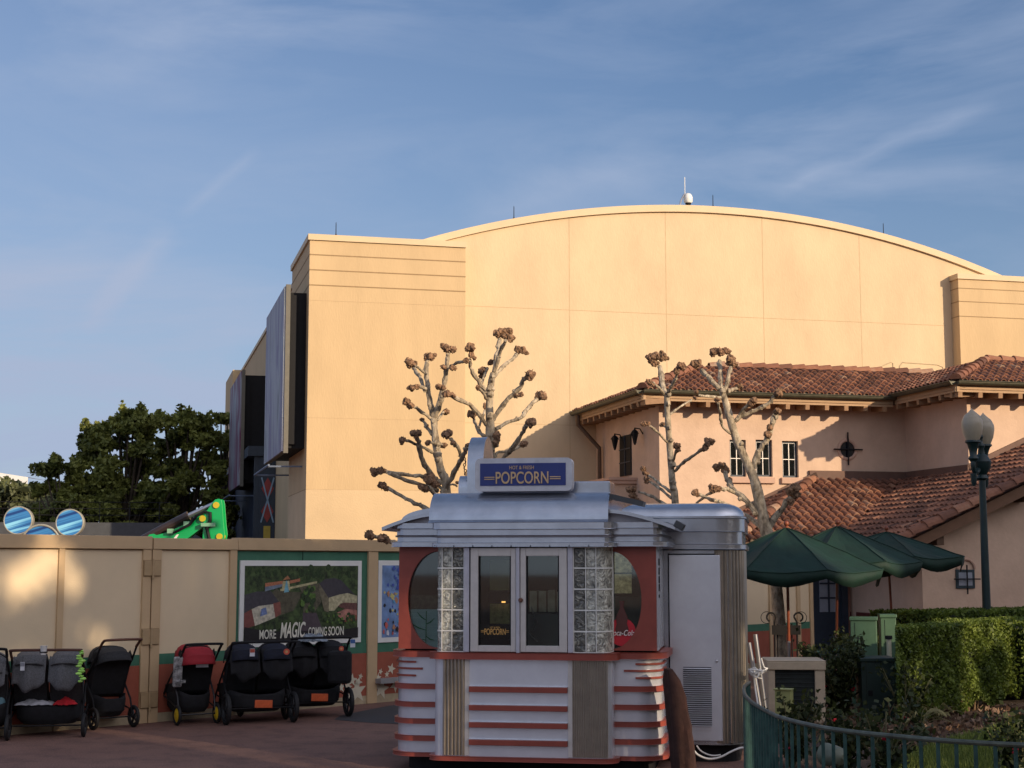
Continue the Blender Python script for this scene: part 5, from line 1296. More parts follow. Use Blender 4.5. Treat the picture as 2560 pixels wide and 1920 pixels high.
B3 = [([(868, 490), (840, 400), (812, 250)], 26, 27, [(730, 175, 34), (775, 165, 44), (830, 165, 44), (855, 180, 28), (770, 220, 32), (745, 205, 28)]),
 ([(875, 470), (910, 400), (960, 290)], 18, 15, [(985, 250, 38), (945, 285, 26), (1005, 245, 20)]),
 ([(850, 470), (790, 410), (750, 380)], 13, 12, [(722, 370, 24), (745, 395, 20)]),
 ([(890, 640), (1000, 560), (1070, 520)], 10, 9, [(1100, 505, 20)]),
 ([(880, 870), (800, 790), (730, 730)], 12, 11, [(680, 712, 26), (708, 708, 24)]),
 ([(870, 740), (850, 730)], 12, 12, [(833, 720, 26)]),
 ([(925, 1010), (945, 930)], 12, 12, [(955, 895, 32), (960, 930, 20), (935, 885, 20)]),
 ([(935, 1100), (1000, 1030), (1090, 970), (1150, 925)], 15, 14, [(1215, 862, 42), (1180, 905, 30), (1160, 925, 20)]),
 ([(900, 1270), (800, 1190), (720, 1130)], 14, 12, [(680, 1080, 26), (690, 1110, 22), (715, 1125, 20)]),
 ([(905, 1320), (800, 1230), (725, 1180)], 14, 12, [(710, 1172, 34)]),
 ([(910, 1400), (850, 1365), (740, 1300), (640, 1265)], 16, 13, [(570, 1245, 32), (600, 1250, 28), (590, 1300, 34), (625, 1340, 36), (660, 1355, 28)])]
pollard('slim pale bare pollarded plane tree in front of the villa corner', 24.5, (1400, 840), 3.253, T3, B3, None, 1697, 3)
T4 = [(1800, 2600, 58), (1760, 2050, 54), (1680, 1600, 54), (1635, 1400, 50), (1590, 1200, 44), (1540, 1070, 40), (1450, 880, 36), (1400, 730, 34), (1350, 550, 30), (1310, 430, 26)]
B4 = [([(1310, 440), (1305, 330), (1300, 200)], 26, 22, [(1255, 130, 34), (1300, 130, 40), (1350, 120, 30), (1375, 130, 22), (1240, 150, 24)]),
 ([(1335, 450), (1370, 330), (1390, 250)], 18, 18, [(1390, 200, 48), (1410, 230, 30), (1380, 170, 26)]),
 ([(1295, 430), (1210, 340), (1150, 275)], 22, 22, [(1110, 225, 42), (1090, 215, 26)]),
 ([(1310, 500), (1200, 490), (1135, 480)], 14, 12, [(1110, 455, 18)]), ([(1360, 455), (1400, 435), (1440, 432)], 18, 13, [(1460, 415, 30)]),
 ([(1425, 690), (1520, 630), (1660, 570), (1745, 490)], 20, 16, [(1778, 465, 38), (1790, 440, 24)]),
 ([(1430, 690), (1490, 600), (1550, 545)], 14, 14, [(1575, 525, 34), (1550, 555, 26)]),
 ([(1585, 1080), (1610, 940), (1690, 830), (1725, 720), (1755, 640)], 30, 26, [(1765, 610, 30), (1690, 800, 30), (1710, 740, 28)]),
 ([(1395, 800), (1320, 730), (1300, 620), (1285, 540)], 13, 13, [(1278, 520, 22)]),
 ([(1610, 1450), (1480, 1310), (1400, 1240), (1370, 1180), (1335, 1100)], 28, 24, [(1275, 1070, 38), (1310, 1055, 38), (1345, 1090, 34), (1375, 1180, 32), (1395, 1240, 28)]),
 ([(1410, 1270), (1350, 1245), (1290, 1240)], 17, 17, [(1245, 1240, 38), (1285, 1245, 26)]),
 ([(1290, 1245), (1200, 1290), (1110, 1360)], 14, 12, []),
 ([(1500, 1500), (1380, 1385), (1230, 1330), (1120, 1285)], 18, 15, [(1092, 1275, 34), (1120, 1290, 24)]),
 ([(1700, 1560), (1790, 1420), (1880, 1310)], 30, 26, [(1910, 1240, 46), (1880, 1270, 40), (1870, 1340, 40), (1925, 1290, 36)]),
 ([(1660, 1580), (1560, 1490), (1400, 1400)], 28, 20, []),
 ([(1680, 1480), (1620, 1380), (1560, 1360), (1520, 1380)], 20, 16, [(1590, 1370, 30)])]
pollard('largest bare pollarded plane tree between the umbrellas and the service annex', 27.5, (1400, 840), 3.253, T4, B4, None, 1958, 4)

# ------------------------------------------------------------ leafy trees 
leaf_oak = leafmat('oak_leaves', (.045, .062, .014), (.27, .29, .07)); leaf_hedge = leafmat('hedge_leaves', (.030, .055, .009), (.20, .26, .040)); leaf_far = leafmat('far_leaves', (.05, .06, .03), (.16, .18, .08))
trunkm = mat('oak_trunk', (.06, .045, .03), .95, var=.4)
def leafy(name, label, x, y, h, w, d, n, size, material, seed, clumps=22, zlow=.25, group=None, cat='tree', cr=1.0, spray=.0):
    g = np.random.default_rng(seed); rg = random.Random(seed)
    t = thing(name, label, cat, (x, y, 0), 0, group)
    C = []; m = M(); top = Vector((0, 0, h*.55))
    m.tube([(0, 0, 0), (.05*w, 0, h*.25), (0, 0, h*.5)], [h*.035, h*.026, h*.018], 8)
    for i in range(clumps):
        a = rg.uniform(0, 2*PI); rr = math.sqrt(rg.random())*.95; zz = rg.random()
        env = math.sqrt(max(.05, 1-(max(0, zz-.35)/.65)**2.2))
        c = Vector((math.cos(a)*rr*w/2*env, math.sin(a)*rr*d/2*env, h*(zlow+(.93-zlow)*zz))); C.append((c, cr*rg.uniform(.5, 1.3)*w*.62/math.sqrt(clumps)))
        s = Vector((0, 0, h*rg.uniform(.2, .5))); m.tube([s, (s+c)/2+Vector((0, 0, -.03*h)), c], [h*.012, h*.008, h*.003], 5)
    m.build('trunk', trunkm, t)
    P = []; T = []
    for c, r in C:
        k = int(n/clumps); u = g.normal(size=(k, 3)); u /= np.linalg.norm(u, axis=1, keepdims=True); rad = r*1.25*g.uniform(0, 1, (k, 1))**.45
        q = u*rad*np.array([rg.uniform(.8, 1.5), rg.uniform(.8, 1.5), rg.uniform(.5, 1.0)]); 
        q += np.sin(q*7/r+seed)*r*.22+g.normal(0, .1*r, (k, 3))
        P.append(q+np.array(c)); T.append(np.full(k, rg.uniform(.15, .85)))
        if spray:
            for _ in range(2):
                dv = np.array([rg.gauss(0, 1), rg.gauss(0, 1), abs(rg.gauss(.4, .8))]); dv /= np.linalg.norm(dv); ks = int(k*spray)
                tt = g.uniform(.6, 2.0, (ks, 1)); P.append(np.array(c)+dv*r*tt+g.normal(0, .16*r, (ks, 3))); T.append(np.full(ks, rg.uniform(.3, .95)))
    leaves('crown', np.concatenate(P), size, material, t, seed, np.concatenate(T))
    return t
def px_tree(label, px, pyt, Y, wpx, n, seed, material=leaf_oak, clumps=26, zlow=.12, dd=.8, size=.125, group='oaks behind the hoarding'):
    p = atY(px, pyt, Y); w = wpx/F_PX*Y; return leafy('oak_tree', label, p.x, Y, p.z, w, w*dd, n, size, material, seed, clumps, zlow, group, spray=.12, cr=.88)
px_tree('broad oak with the highest ragged crown behind the striped disc signs', 320, 1000, 60, 330, 50000, 11, clumps=90)
px_tree('oak just left of the stage building, its crown mostly in the building shadow', 455, 1003, 63, 300, 42000, 12, clumps=80)
px_tree('dark oak crown touching the corner of the stage building', 560, 1010, 68, 190, 20000, 13, clumps=44)
px_tree('lower spreading oak left of the highest crown', 175, 1115, 58, 280, 36000, 14, clumps=70)
px_tree('distant pale green tree at the left edge under the marquee roof', 35, 1180, 80, 190, 9000, 15, leaf_far, clumps=24, size=.26)
px_tree('distant pale green tree right of the leftmost tree', 110, 1215, 84, 180, 8000, 16, leaf_far, clumps=22, size=.26)
px_tree('small distant tree in the gap low behind the grey shed', 300, 1200, 95, 300, 6000, 17, leaf_far, clumps=22, size=.3)

# ------------------------------------------------------------ off to the right behind the camera: unseen blocks added to shade the plaza, and leafy trees
def alongperp(s, p): return ((p-s)/math.sqrt(2), (p+s)/math.sqrt(2))
def block(label, p0, p1, h, s=-34):
    x, y = alongperp(s, (p0+p1)/2); w = (p1-p0)/2; t = thing('added_shade_block', label, 'building', (x, y, 0), R(45))
    M().box(-w, w, 0, 10, 0, h-.5).build('body', stage_pale, t); M().box(-w, w, -.3, 10.3, h-.499, h).build('cornice', coping, t)
    for i in range(int(w*2/4)): M().box(-w+1+i*4, -w+2.6+i*4, 10.001, 10.05, h-4.5, h-2.3).build('window', darkblue, t)
block('lower cream block added behind the viewer to shade the plaza, leftmost of the seven', -42, 9.9, 13.7)
block('narrow low cream block added to shade the plaza, second from the left', 10.5, 10.8, 13.7)
block('narrow tall cream block added to shade the plaza, third from the left', 10.8, 11.85, 15.8)
block('tall cream block added to shade the plaza, fourth from the left', 12.3, 13.5, 15.8)
block('wide tall cream block added to shade the plaza, fifth from the left', 14.2, 17.4, 15.8)
block('small tall cream block added to shade the plaza, sixth from the left', 18.0, 19.5, 15.8)
block('longest tall cream block added to shade the plaza, rightmost', 22.4, 62, 16.2)
for i, (a_, b_, z_) in enumerate(((11.86, 12.29, 11.9), (13.51, 14.19, 12.4))):
    x, y = alongperp(-34, (a_+b_)/2); t = thing('added_beam_blocker', 'unseen bridge joining two arcade buildings across the plaza, %s one' % ('left', 'right')[i], 'blocker', (x, y, 0), R(45))
    M().box(-(b_-a_)/2, (b_-a_)/2, 8.5, 9.5, z_, 15.6).build('body', stage_pale, t)  # unseen box added above the gap to keep the sunbeam low
for i, (p_, s_, h, w, n_, c_, cr_, zl) in enumerate(((9.4, -11, 12.6, 3.8, 6500, 14, .60, .72), (11.2, -12, 11.8, 2.2, 3000, 9, .6, .76), (14.9, -9.5, 9.8, 3.0, 3200, 9, .5, .78), (17.7, -9, 8.0, 2.2, 2000, 8, .5, .5), (20.6, -8.5, 7.2, 3.6, 2200, 8, .6, .45))):
    x, y = alongperp(s_, p_)
    leafy('plaza_tree', 'leafy tree across the plaza behind the viewer, %s from the left' % ('first', 'second', 'third', 'fourth', 'fifth')[i], x, y, h, w, w, n_, .14, leaf_oak, 40+i, c_, zl, 'leafy trees in a row across the plaza', cr=cr_)
# ------------------------------------------------------------ strollers
fab_grey = mat('heather_grey', (.11, .112, .12), .95, var=.35, scale=60, bump=.3, bscale=90)
fab_char = mat('charcoal_fabric', (.030, .031, .034), .95, var=.3, scale=50)
fab_black = mat('black_fabric', (.008, .008, .010), .9, var=.4, scale=14)
fab_navy = mat('navy_fabric', (.006, .008, .020), .85, var=.4, scale=20)
fab_red = mat('red_fabric', (.33, .015, .025), .8, var=.15)
leather = mat('brown_leather', (.085, .032, .02), .5, var=.2)
rubber = mat('rubber', (.010, .010, .011), .7)
rim_dark = mat('dark_rim', (.03, .03, .033), .4, .5); rim_yellow = mat('yellow_rim', (.62, .40, .015), .45)
def wheel(parent, x, y, r, w, rimmat, spokes=5, yaw=0):
    wh = bpy.data.objects.new('wheel', None); COL.objects.link(wh); wh.parent = parent; wh.location = (x, y, r); wh.rotation_euler = (0, 0, yaw)
    tr = .11*r+.006
    M().ring((0, 0, 0), r-tr, tr*1.1, axis='x', n=26, m=8).build('tyre', rubber, wh, smooth=True)
    m = M().ring((0, 0, 0), r-tr*2.2, .008, axis='x', n=22, m=6).lathe([(r*.16, -w/2), (r*.16, w/2)], (0, 0, 0), 12, axis='x')
    if spokes == 0: m.lathe([(r-tr*2.2, -.008), (r*.5, -.02), (r*.2, -.028), (r*.2, .028), (r*.5, .02), (r-tr*2.2, .008)], (0, 0, 0), 22, axis='x')
    for k in range(spokes):
        a = 2*PI*k/spokes; m.bar((0, 0, 0), (0, math.cos(a)*(r-tr*2), math.sin(a)*(r-tr*2)), .018+.04*r, .014, up=(1, 0, 0))
    m.build('rim', rimmat, wh)
def shell(cx, w, cy, cz, r, a0, a1, n=10, zs=.85, sag=0):
    """fabric hood: an arc in the side view swept over the width with rounded shoulders"""
    m = M(); V_ = []; K = 10
    for i in range(n+1):
        a = a0+(a1-a0)*i/n
        for j in range(K+1):
            s = -1+2*j/K; k = (1-abs(s)**3.2)**.45 if abs(s) < 1 else 0
            rr = r*(.35+.65*k)+(.012*math.cos(i*PI) if 0 < i < n else 0); V_.append((cx+s*w/2, cy+math.cos(a)*rr, cz+math.sin(a)*rr*zs))
    m.add(V_, [(i*(K+1)+j, i*(K+1)+j+1, (i+1)*(K+1)+j+1, (i+1)*(K+1)+j) for i in range(n) for j in range(K)])
    return m
def solid(o, t=.008):
    md = o.modifiers.new('thickness', 'SOLIDIFY'); md.thickness = t; return o
def stroller(label, px, py, yaw, seats=1, W=.5, hood=None, back=None, handle=leather, frame=black, rw=.15, fw=.10, rim=rim_dark, H=1.06, spokes=5, jog=False, hood_a=(.55, 2.9), deep=1.0, pouch=None, front_x=None, scale=1.0):
    g = ground(px, py); t = thing('stroller', label, 'stroller', (g.x, g.y, 0), R(yaw), 'strollers parked along the hoarding'); t.scale = (scale,)*3
    hood = hood or fab_char; back = back or fab_black; hw = W/2
    # frame
    m = M()
    fy = .52*deep; ry = -.30*deep
    for s in (-1, 1):
        x = s*hw
        m.tube(sm_poly([(x*.92, fy, fw+.03), (x, .18, .48), (x, -.20, .78), (x*.97, -.40, H-.08)], 4), .013, 8)
        m.tube([(x, -.02, .62), (x*1.0, ry*.8, .36), (x, ry, rw)], .013, 8)
        m.tube([(x, .30, .34), (x, ry*.95, rw+.08)], .010, 6)
    m.tube([(-hw, ry, rw), (hw, ry, rw)], .010, 6).tube([(-hw*.92, fy, fw+.03), (hw*.92, fy, fw+.03)], .010, 6)
    m.build('chassis', frame, t, smooth=True)
    hb = sm_poly([(-hw*.97, -.38, H-.10), (-hw*.98, -.47, H-.02), (-hw*.88, -.53, H), (0, -.545, H+.004), (hw*.88, -.53, H), (hw*.98, -.47, H-.02), (hw*.97, -.38, H-.10)], 5)
    M().tube(hb, .017, 8).build('handlebar', handle, t, smooth=True)
    sw = W/seats*.92
    for k in range(seats):
        cx = (k-(seats-1)/2)*W/seats
        prof = [(.30, .40), (.33, .46), (.02, .50), (-.20, .92), (-.25, .95), (-.29, .90), (-.08, .42), (-.02, .38)]
        q = M().prism(prof, cx-sw/2, cx+sw/2, 'x').build('seat', back, t, bevel=.02)
        M().prism([(.30, .40), (.36, .14), (.40, .14), (.335, .42)], cx-sw*.42, cx+sw*.42, 'x').build('footrest', back, t, bevel=.008)
        h = shell(cx, sw*1.04, -.13, .74, .33, *hood_a).build('hood', hood, t, smooth=True); solid(h)
        m = M()
        for a in (hood_a[0], (hood_a[0]+hood_a[1])/2):
            pts = [(cx+s_*sw*.52, -.13+math.cos(a)*.33*(.35+.65*((1-abs(s_)**3.2)**.45 if abs(s_) < 1 else 0)), .74+math.sin(a)*.338*.85*(.35+.65*((1-abs(s_)**3.2)**.45 if abs(s_) < 1 else 0))) for s_ in [-1+2*j/10 for j in range(11)]]
            m.tube(pts, .008, 5)
        m.build('hood_hoop', frame, t)
        if pouch:
            # slack back panel hanging from the hood, over the seat back
            m = M(); V_ = []; nx, nz = 12, 8
            for i in range(nx+1):
                for j in range(nz+1):
                    u = i/nx*2-1; v = j/nz; x = cx+u*sw*.5
                    V_.append((x, -.30-.10*v+.0-.06*math.sin(v*PI)*(1-u*u)-.02*math.cos(u*5+k), .96-.36*v-.05*math.cos(u*3.1)*v+.02*math.sin(u*7+k*2)*v))
            m.add(V_, [(i*(nz+1)+j, (i+1)*(nz+1)+j, (i+1)*(nz+1)+j+1, i*(nz+1)+j+1) for i in range(nx) for j in range(nz)])
            solid(m.build('back_panel', pouch, t, smooth=True))
    # basket
    bw = hw*.9; V_ = []; m = M(); nx = 10
    ring_ = lambda z, k, s: [(math.copysign(abs(math.cos(a))**.6, math.cos(a))*bw*k, .05+math.copysign(abs(math.sin(a))**.6, math.sin(a))*.33*deep*k, z-(.03*math.sin(a*3) if s else 0)) for a in [2*PI*j/24 for j in range(24)]]
    for z, k, s in ((.40, 1.0, 1), (.36, 1.02, 0), (.22, .98, 0), (.155, .8, 0), (.145, .4, 0)): V_ += ring_(z, k, s)
    m.add(V_, [(i*24+j, i*24+(j+1) % 24, (i+1)*24+(j+1) % 24, (i+1)*24+j) for i in range(4) for j in range(24)]+[tuple(4*24+j for j in range(24))])
    solid(m.build('basket', fab_black, t, smooth=True))
    for s in (-1, 1): wheel(t, s*(hw+.02), ry, rw, .05, rim, spokes)
    if jog:
        wheel(t, 0, fy+.12, fw, .05, rim, spokes); M().tube([(-hw*.5, fy-.1, .3), (-.05, fy+.1, fw), (.05, fy+.1, fw), (hw*.5, fy-.1, .3)], .012, 6).build('fork', frame, t)
    else:
        for s in (-1, 1): wheel(t, s*hw*.92, fy, fw, .045, rim, spokes)
    return t, lambda x, y, z: g+(Matrix.Rotation(R(yaw), 4, 'Z') @ Vector((x, y, z))*scale)
sA, _ = stroller('grey hooded stroller cut off by the left edge of the picture', -38, 1846, 10, 1, .56, fab_grey, fab_char, handle=black, pouch=fab_grey, H=1.08)
sB, fB = stroller('wide double stroller in heather grey with a brown leather handlebar and laden basket', 122, 1838, 9, 2, .84, fab_grey, fab_char, pouch=fab_grey, H=1.05, rw=.14, hood_a=(.4, 2.6), deep=.85)
sC, fC = stroller('single charcoal stroller with curved handle standing next to the gate hinges', 254, 1817, 42, 1, .52, fab_char, fab_black, H=1.12, rw=.14, handle=leather, hood_a=(.5, 2.7), deep=1.05)
sD, fD = stroller('red and black stroller with bright yellow wheel discs in front of the gate', 472, 1806, 32, 1, .50, fab_red, fab_black, handle=black, rim=rim_yellow, spokes=0, rw=.13, fw=.09, H=1.04, hood_a=(.9, 3.0), frame=rim_dark)
sE, fE = stroller('black double jogging stroller with navy hoods, between the red stroller and the rightmost one', 633, 1803, 24, 2, .86, fab_navy, fab_black, handle=black, rw=.20, fw=.18, H=1.06, jog=True, pouch=fab_black, deep=1.15, hood_a=(.4, 2.8))
sF, fF = stroller('black double jogging stroller with large spoked wheel, rightmost along the hoarding', 775, 1789, 24, 2, .84, fab_black, fab_black, handle=black, rw=.20, fw=.18, H=1.08, jog=True, pouch=fab_black, deep=1.15, hood_a=(.4, 2.8))
# what lies in, on or hangs from the strollers
def blob(name, label, cat, pos, r, sc, material, lump=.18, n=14, seed=3):
    o = M().ball((0, 0, 0), r, n, lump=lump, rg=random.Random(seed), sc=sc).build(name, material, smooth=True); o.location = pos; return tag(o, label, cat)
cloth_w = mat('white_cloth', (.52, .52, .56), .9, var=.3, scale=12, bump=.6, bscale=14); cloth_r = mat('red_cloth', (.50, .012, .02), .85, var=.3, scale=12, bump=.6, bscale=14)
def crumple(name, label, cat, pos, w, d, h, material, seed, rz=0):
    g = random.Random(seed); nx, ny = 16, 10; V_ = []
    for i in range(nx+1):
        for j in range(ny+1):
            u, v = i/nx*2-1, j/ny*2-1; e = max(0, 1-max(abs(u), abs(v))**3)
            V_.append((u*w/2, v*d/2, h*e*(.65+.35*math.sin(u*5+seed)*math.cos(v*4+seed*2))+g.uniform(-.006, .006)))
    m = M().add(V_, [(i*(ny+1)+j, (i+1)*(ny+1)+j, (i+1)*(ny+1)+j+1, i*(ny+1)+j+1) for i in range(nx) for j in range(ny)])
    o = m.build(name, material, smooth=True); o.location = pos; o.rotation_euler = (0, 0, R(rz)); return tag(o, label, cat)
crumple('cloth', 'crumpled white cloth in the basket of the grey double stroller', 'cloth', fB(-.15, -.08, .385), .46, .36, .07, cloth_w, 3, 8)
crumple('cloth', 'crumpled red cloth in the basket of the grey double stroller', 'cloth', fB(.21, -.10, .385), .28, .34, .09, cloth_r, 5, 8)
bt = thing('water_bottle', 'pale blue water bottle hanging at the left side of the grey double stroller', 'bottle', fB(-.52, -.30, .30), 0)
M().lathe([(.025, -.005), (.05, 0), (.055, .02), (.055, .17), (.045, .21), (.03, .23), (.03, .25)], (0, 0, 0), 16).build('body', mat('bottle_blue', (.14, .28, .34), .35), bt, smooth=True)
M().ring((0, 0, .27), .03, .006, n=14).tube([(0, 0, .29), (.01, 0, .36)], .004, 5).build('loop', mat('loop_teal', (.1, .35, .38), .5), bt)
gr_ = M(); g = random.Random(9)
for k in range(13):
    gr_.ball((.02*math.sin(k*1.9)+.0006*k*k*.3, .012*math.cos(k*1.7), -k*.030), .034+g.uniform(-.008, .01), 8, lump=.2, rg=g, sc=(1.15, .8, .5))
o = gr_.build('garland', mat('lime_green', (.42, .78, .16), .6), smooth=True); o.location = fB(.40, -.52, 1.04); tag(o, 'lime green garland of puffs hanging from the leather handlebar', 'garland')
cp = thing('drink_cup', 'white cup in a holder on the leather handlebar of the double stroller', 'cup', fB(-.02, -.56, 1.03))
M().lathe([(.032, -.03), (.042, .07), (.045, .075)], (0, 0, 0), 14).build('cup', white, cp, smooth=True); M().ring((0, 0, 0), .04, .008, axis='z', n=16).build('holder', black, cp)
def card(label, pos, w, h, material, rz=0, stripe=None, cat='tag', name='paper_tag', tilt=0):
    t = thing(name, label, cat, pos, R(rz)); t.rotation_euler = (0, R(tilt), R(rz))
    M().box(-w/2, w/2, -.003, .003, -h/2, h/2).build('card', material, t)
    if stripe: M().box(-w/2+.002, w/2-.002, -.006, -.0035, 0, h/2-.004).build('printed_part', stripe, t)
    m = M().tube([(0, 0, h/2), (.004, .01, h/2+.06)], .002, 4); m.build('string', black, t)
    return t
pap = mat('paper', (.62, .64, .68), .7); org = mat('orange_plate', (.62, .11, .03), .5, var=.15, scale=25)
card('small white and grey tag on the left grey hood of the double stroller', fB(-.27, -.47, .86), .05, .10, pap, 8, mat('tag_grey', (.25, .26, .3), .6))
card('white printed sheet hanging on the back of the yellow wheeled stroller', fD(.03, -.36, .80), .16, .13, pap, 20, mat('sheet_print', (.35, .28, .30), .6, var=.8, scale=30, col2=(.12, .25, .5)), 'sheet', 'printed_sheet')
card('small white and red tag on the left jogging stroller', fE(-.16, -.50, .93), .065, .10, pap, 24, mat('tag_red', (.40, .08, .05), .6))
card('small blue and white tag at the end of the right jogging stroller handlebar', fF(.43, -.53, 1.0), .07, .11, pap, 24, mat('tag_blue', (.05, .13, .35), .6))
def plate(label, pos, rz):
    o = M().box(-.115, .115, -.006, .006, -.05, .05).build('number_plate', org, bevel=.004); o.location = pos; o.rotation_euler = (0, R(2), R(rz)); return tag(o, label, 'plate', 'orange plates under the jogging strollers')
plate('orange plate low on the back of the left jogging stroller', fE(.02, -.44, .26), 20); plate('orange plate low on the back of the right jogging stroller', fF(-.0, -.44, .28), 20)
def roundtag(label, pos, r=.04):
    t = thing('round_tag', label, 'tag', pos); M().lathe([(r, -.004), (r, .004)], (0, 0, 0), 18, axis='y').build('disc', mat('tag_orange', (.62, .10, .05), .5), t)
    M().lathe([(r*.45, -.007), (r*.45, -.0045)], (0, 0, 0), 12, axis='y').build('inner_mark', mat('tag_cream', (.6, .35, .15), .5), t)
roundtag('round orange tag on the right hood of the left jogging stroller', fE(.30, -.50, .93)); roundtag('round orange tag on the right hood of the right jogging stroller', fF(.28, -.50, .93), .034)
crumple('folded_jacket', 'grey patterned jacket bundled on top of the right jogging stroller', 'jacket', fF(-.05, -.25, 1.03), .34, .4, .13, mat('jacket_grey', (.10, .12, .15), .9, var=.7, scale=14, col2=(.22, .25, .28)), 8, 24)
# patterned side pocket of the red stroller
crumple('white_print_bag', 'black bag with pale blotches hanging on the left side of the red stroller', 'bag', fD(-.24, -.33, .56), .12, .04, .02, mat('blotch_print', (.02, .02, .022), .8, var=0, scale=16, col2=(.55, .55, .55)), 2).rotation_euler = (R(90), 0, R(20))
bg_ = M().box(-.06, .06, -.03, .03, -.20, .20).build('patterned_bag', mat('blotch_print', (.02, .02, .022), .8, var=0, scale=16, col2=(.55, .55, .55)), bevel=.02); bg_.location = fD(-.26, -.25, .68); bg_.rotation_euler = (R(12), 0, R(20)); tag(bg_, 'tall black bag with white blotches strapped to the left side of the red stroller', 'bag')
bp = M().box(-.16, .16, -.09, .09, -.22, .22).build('backpack', fab_black, bevel=.05); bp.location = fF(.26, -.50, .68); tag(bp, 'black backpack hanging from the right end of the right jogging stroller', 'backpack')
# ------------------------------------------------------------ green umbrellas
canvas = mat('green_canvas', (.001, .023, .014), .75, var=.25, scale=3, bump=.2, bscale=60)
polewood = mat('varnished_pole', (.22, .055, .022), .4, var=.2)
def umbrella(label, ax, ay, Y, half_px, ez_px, yaw, pole_px, slant=0, vh=.2):
    ap = atY(ax, ay, Y); g = Vector((atY(pole_px, 1600, Y).x, Y, 0)); mid = atY(ax, ez_px, Y)
    t = thing('market_umbrella', label, 'umbrella', (g.x, g.y, 0), R(yaw), 'dark green market umbrellas on the terrace')
    rot = Matrix.Rotation(-R(yaw), 4, 'Z'); top = rot @ Vector((ap.x-g.x, 0, ap.z)); ze = mid.z; Rr = half_px/F_PX*Y
    m = M(); V_ = []; ns, nr = 48, 8; val = []
    for i in range(nr+1):
        f = i/nr
        for k in range(ns):
            a = 2*PI*k/ns; seg = (a/(2*PI)*8) % 1; pol = math.cos(PI/8)/math.cos((seg-.5)*PI/4) if True else 1
            sc = (1-.03*math.sin(seg*PI)*f)*pol; r = Rr*f*sc
            z = top.z+(ze-top.z)*(f**1.08)-.05*math.sin(seg*PI)*math.sin(f*PI*.62)*Rr/1.5+.006*math.sin(seg*19+f*13)*f+.005*math.sin(f*21+k*.9)*f
            V_.append((top.x*(1-0*f)+r*math.cos(a), r*math.sin(a), z))
    m.add(V_, [(i*ns+k, (i+1)*ns+k, (i+1)*ns+(k+1) % ns, i*ns+(k+1) % ns) for i in range(nr) for k in range(ns)])
    o = m.build('canopy', canvas, t, smooth=False); solid(o, .006)
    for k8 in range(8):
        M().tube([tuple(Vector(V_[i*ns+k8*6])+Vector((0, 0, .006))) for i in range(nr+1)], .009, 5).build('rib_seam', canvas, t)
    M().tube([V_[nr*ns+k % ns] for k in range(ns+1)], .012, 5).build('hem', canvas, t)
    V2 = []; base = V_[nr*ns:]
    for (x, y, z) in base: V2.append((x, y, z))
    for k, (x, y, z) in enumerate(base):
        seg = (k/ns*8) % 1; V2.append((top.x+(x-top.x)*.975+.012*math.cos(k*1.3), y*.975+.012*math.sin(k*2.1), z-vh*(.95-.35*abs(math.cos(seg*PI))**3)))
    solid(M().add(V2, [(k, (k+1) % ns, ns+(k+1) % ns, ns+k) for k in range(ns)]).build('valance', canvas, t, smooth=True), .006)
    for k in range(8):
        a = 2*PI*k/8; M().tube([(top.x, 0, top.z-.05), (top.x+Rr*.98*math.cos(a), Rr*.98*math.sin(a), ze-.02)], .009, 5).build('rib', black, t)
    M().tube([(0, 0, .9), (top.x, 0, top.z+.04)], .024, 8).build('pole', polewood, t, smooth=True)
    M().tube([(0, 0, .05), (0, 0, .9)], .026, 8).build('lower_pole', metal, t, smooth=True)
    M().lathe([(.30, 0), (.30, .05), (.06, .10), (.05, .16)], (0, 0, 0), 20).build('base', black, t)
    M().ball((top.x, 0, top.z+.07), .045, 10).build('finial', polewood, t, smooth=True)
    return t
umbrella('nearest green market umbrella, right of the service annex', 1966, 1320, 24.0, 246, 1424, 12, 1972, vh=.22)
umbrella('middle green market umbrella with a sunlit orange pole', 2096, 1316, 26.3, 206, 1404, 20, 2092, vh=.24)
umbrella('farthest green market umbrella, rightmost of the three', 2216, 1330, 28.6, 198, 1392, 5, 2232, vh=.24)
# ------------------------------------------------------------ double globe street lamp
p = atY(2466, 1500, 27); t = thing('street_lamp', 'dark green double globe street lamp behind the hedge', 'lamp', (p.x, 27, 0))
lg = mat('lamp_green', (.006, .022, .024), .45, var=.2); Lz = lambda py: atY(2453, py, 27).z; mp_ = 27/F_PX
M().lathe([(.30, 0), (.30, .12), (.22, .2), (.19, .7), (.10, .9), (.075, 1.1)], (0, 0, 0), 20).build('base', lg, t, smooth=True)
zt_ = Lz(1200); M().lathe([(.075, 1.0), (.058, zt_)], (0, 0, 0), 16).build('post', lg, t, smooth=True)
M().lathe([(.058, zt_-.01), (.11, zt_+.03), (.08, zt_+.09), (.15, zt_+.2), (.17, zt_+.32), (.11, zt_+.42), (.06, zt_+.46), (.05, zt_+.55), (.075, zt_+.60), (.035, zt_+.66), (.03, zt_+.72), (.05, zt_+.76), (.03, zt_+.80), (.001, zt_+.84)], (0, 0, 0), 16).build('crown', lg, t, smooth=True)
gm_ = bpy.data.materials.new('frosted_globe'); gm_.use_nodes = True; b_ = gm_.node_tree.nodes['Principled BSDF']
nz_ = gm_.node_tree.nodes.new('ShaderNodeTexNoise'); nz_.inputs['Scale'].default_value = 6; rz_p = gm_.node_tree.nodes.new('ShaderNodeValToRGB'); rz_p.color_ramp.elements[0].color = (.34, .29, .21, 1); rz_p.color_ramp.elements[1].color = (.44, .38, .29, 1)
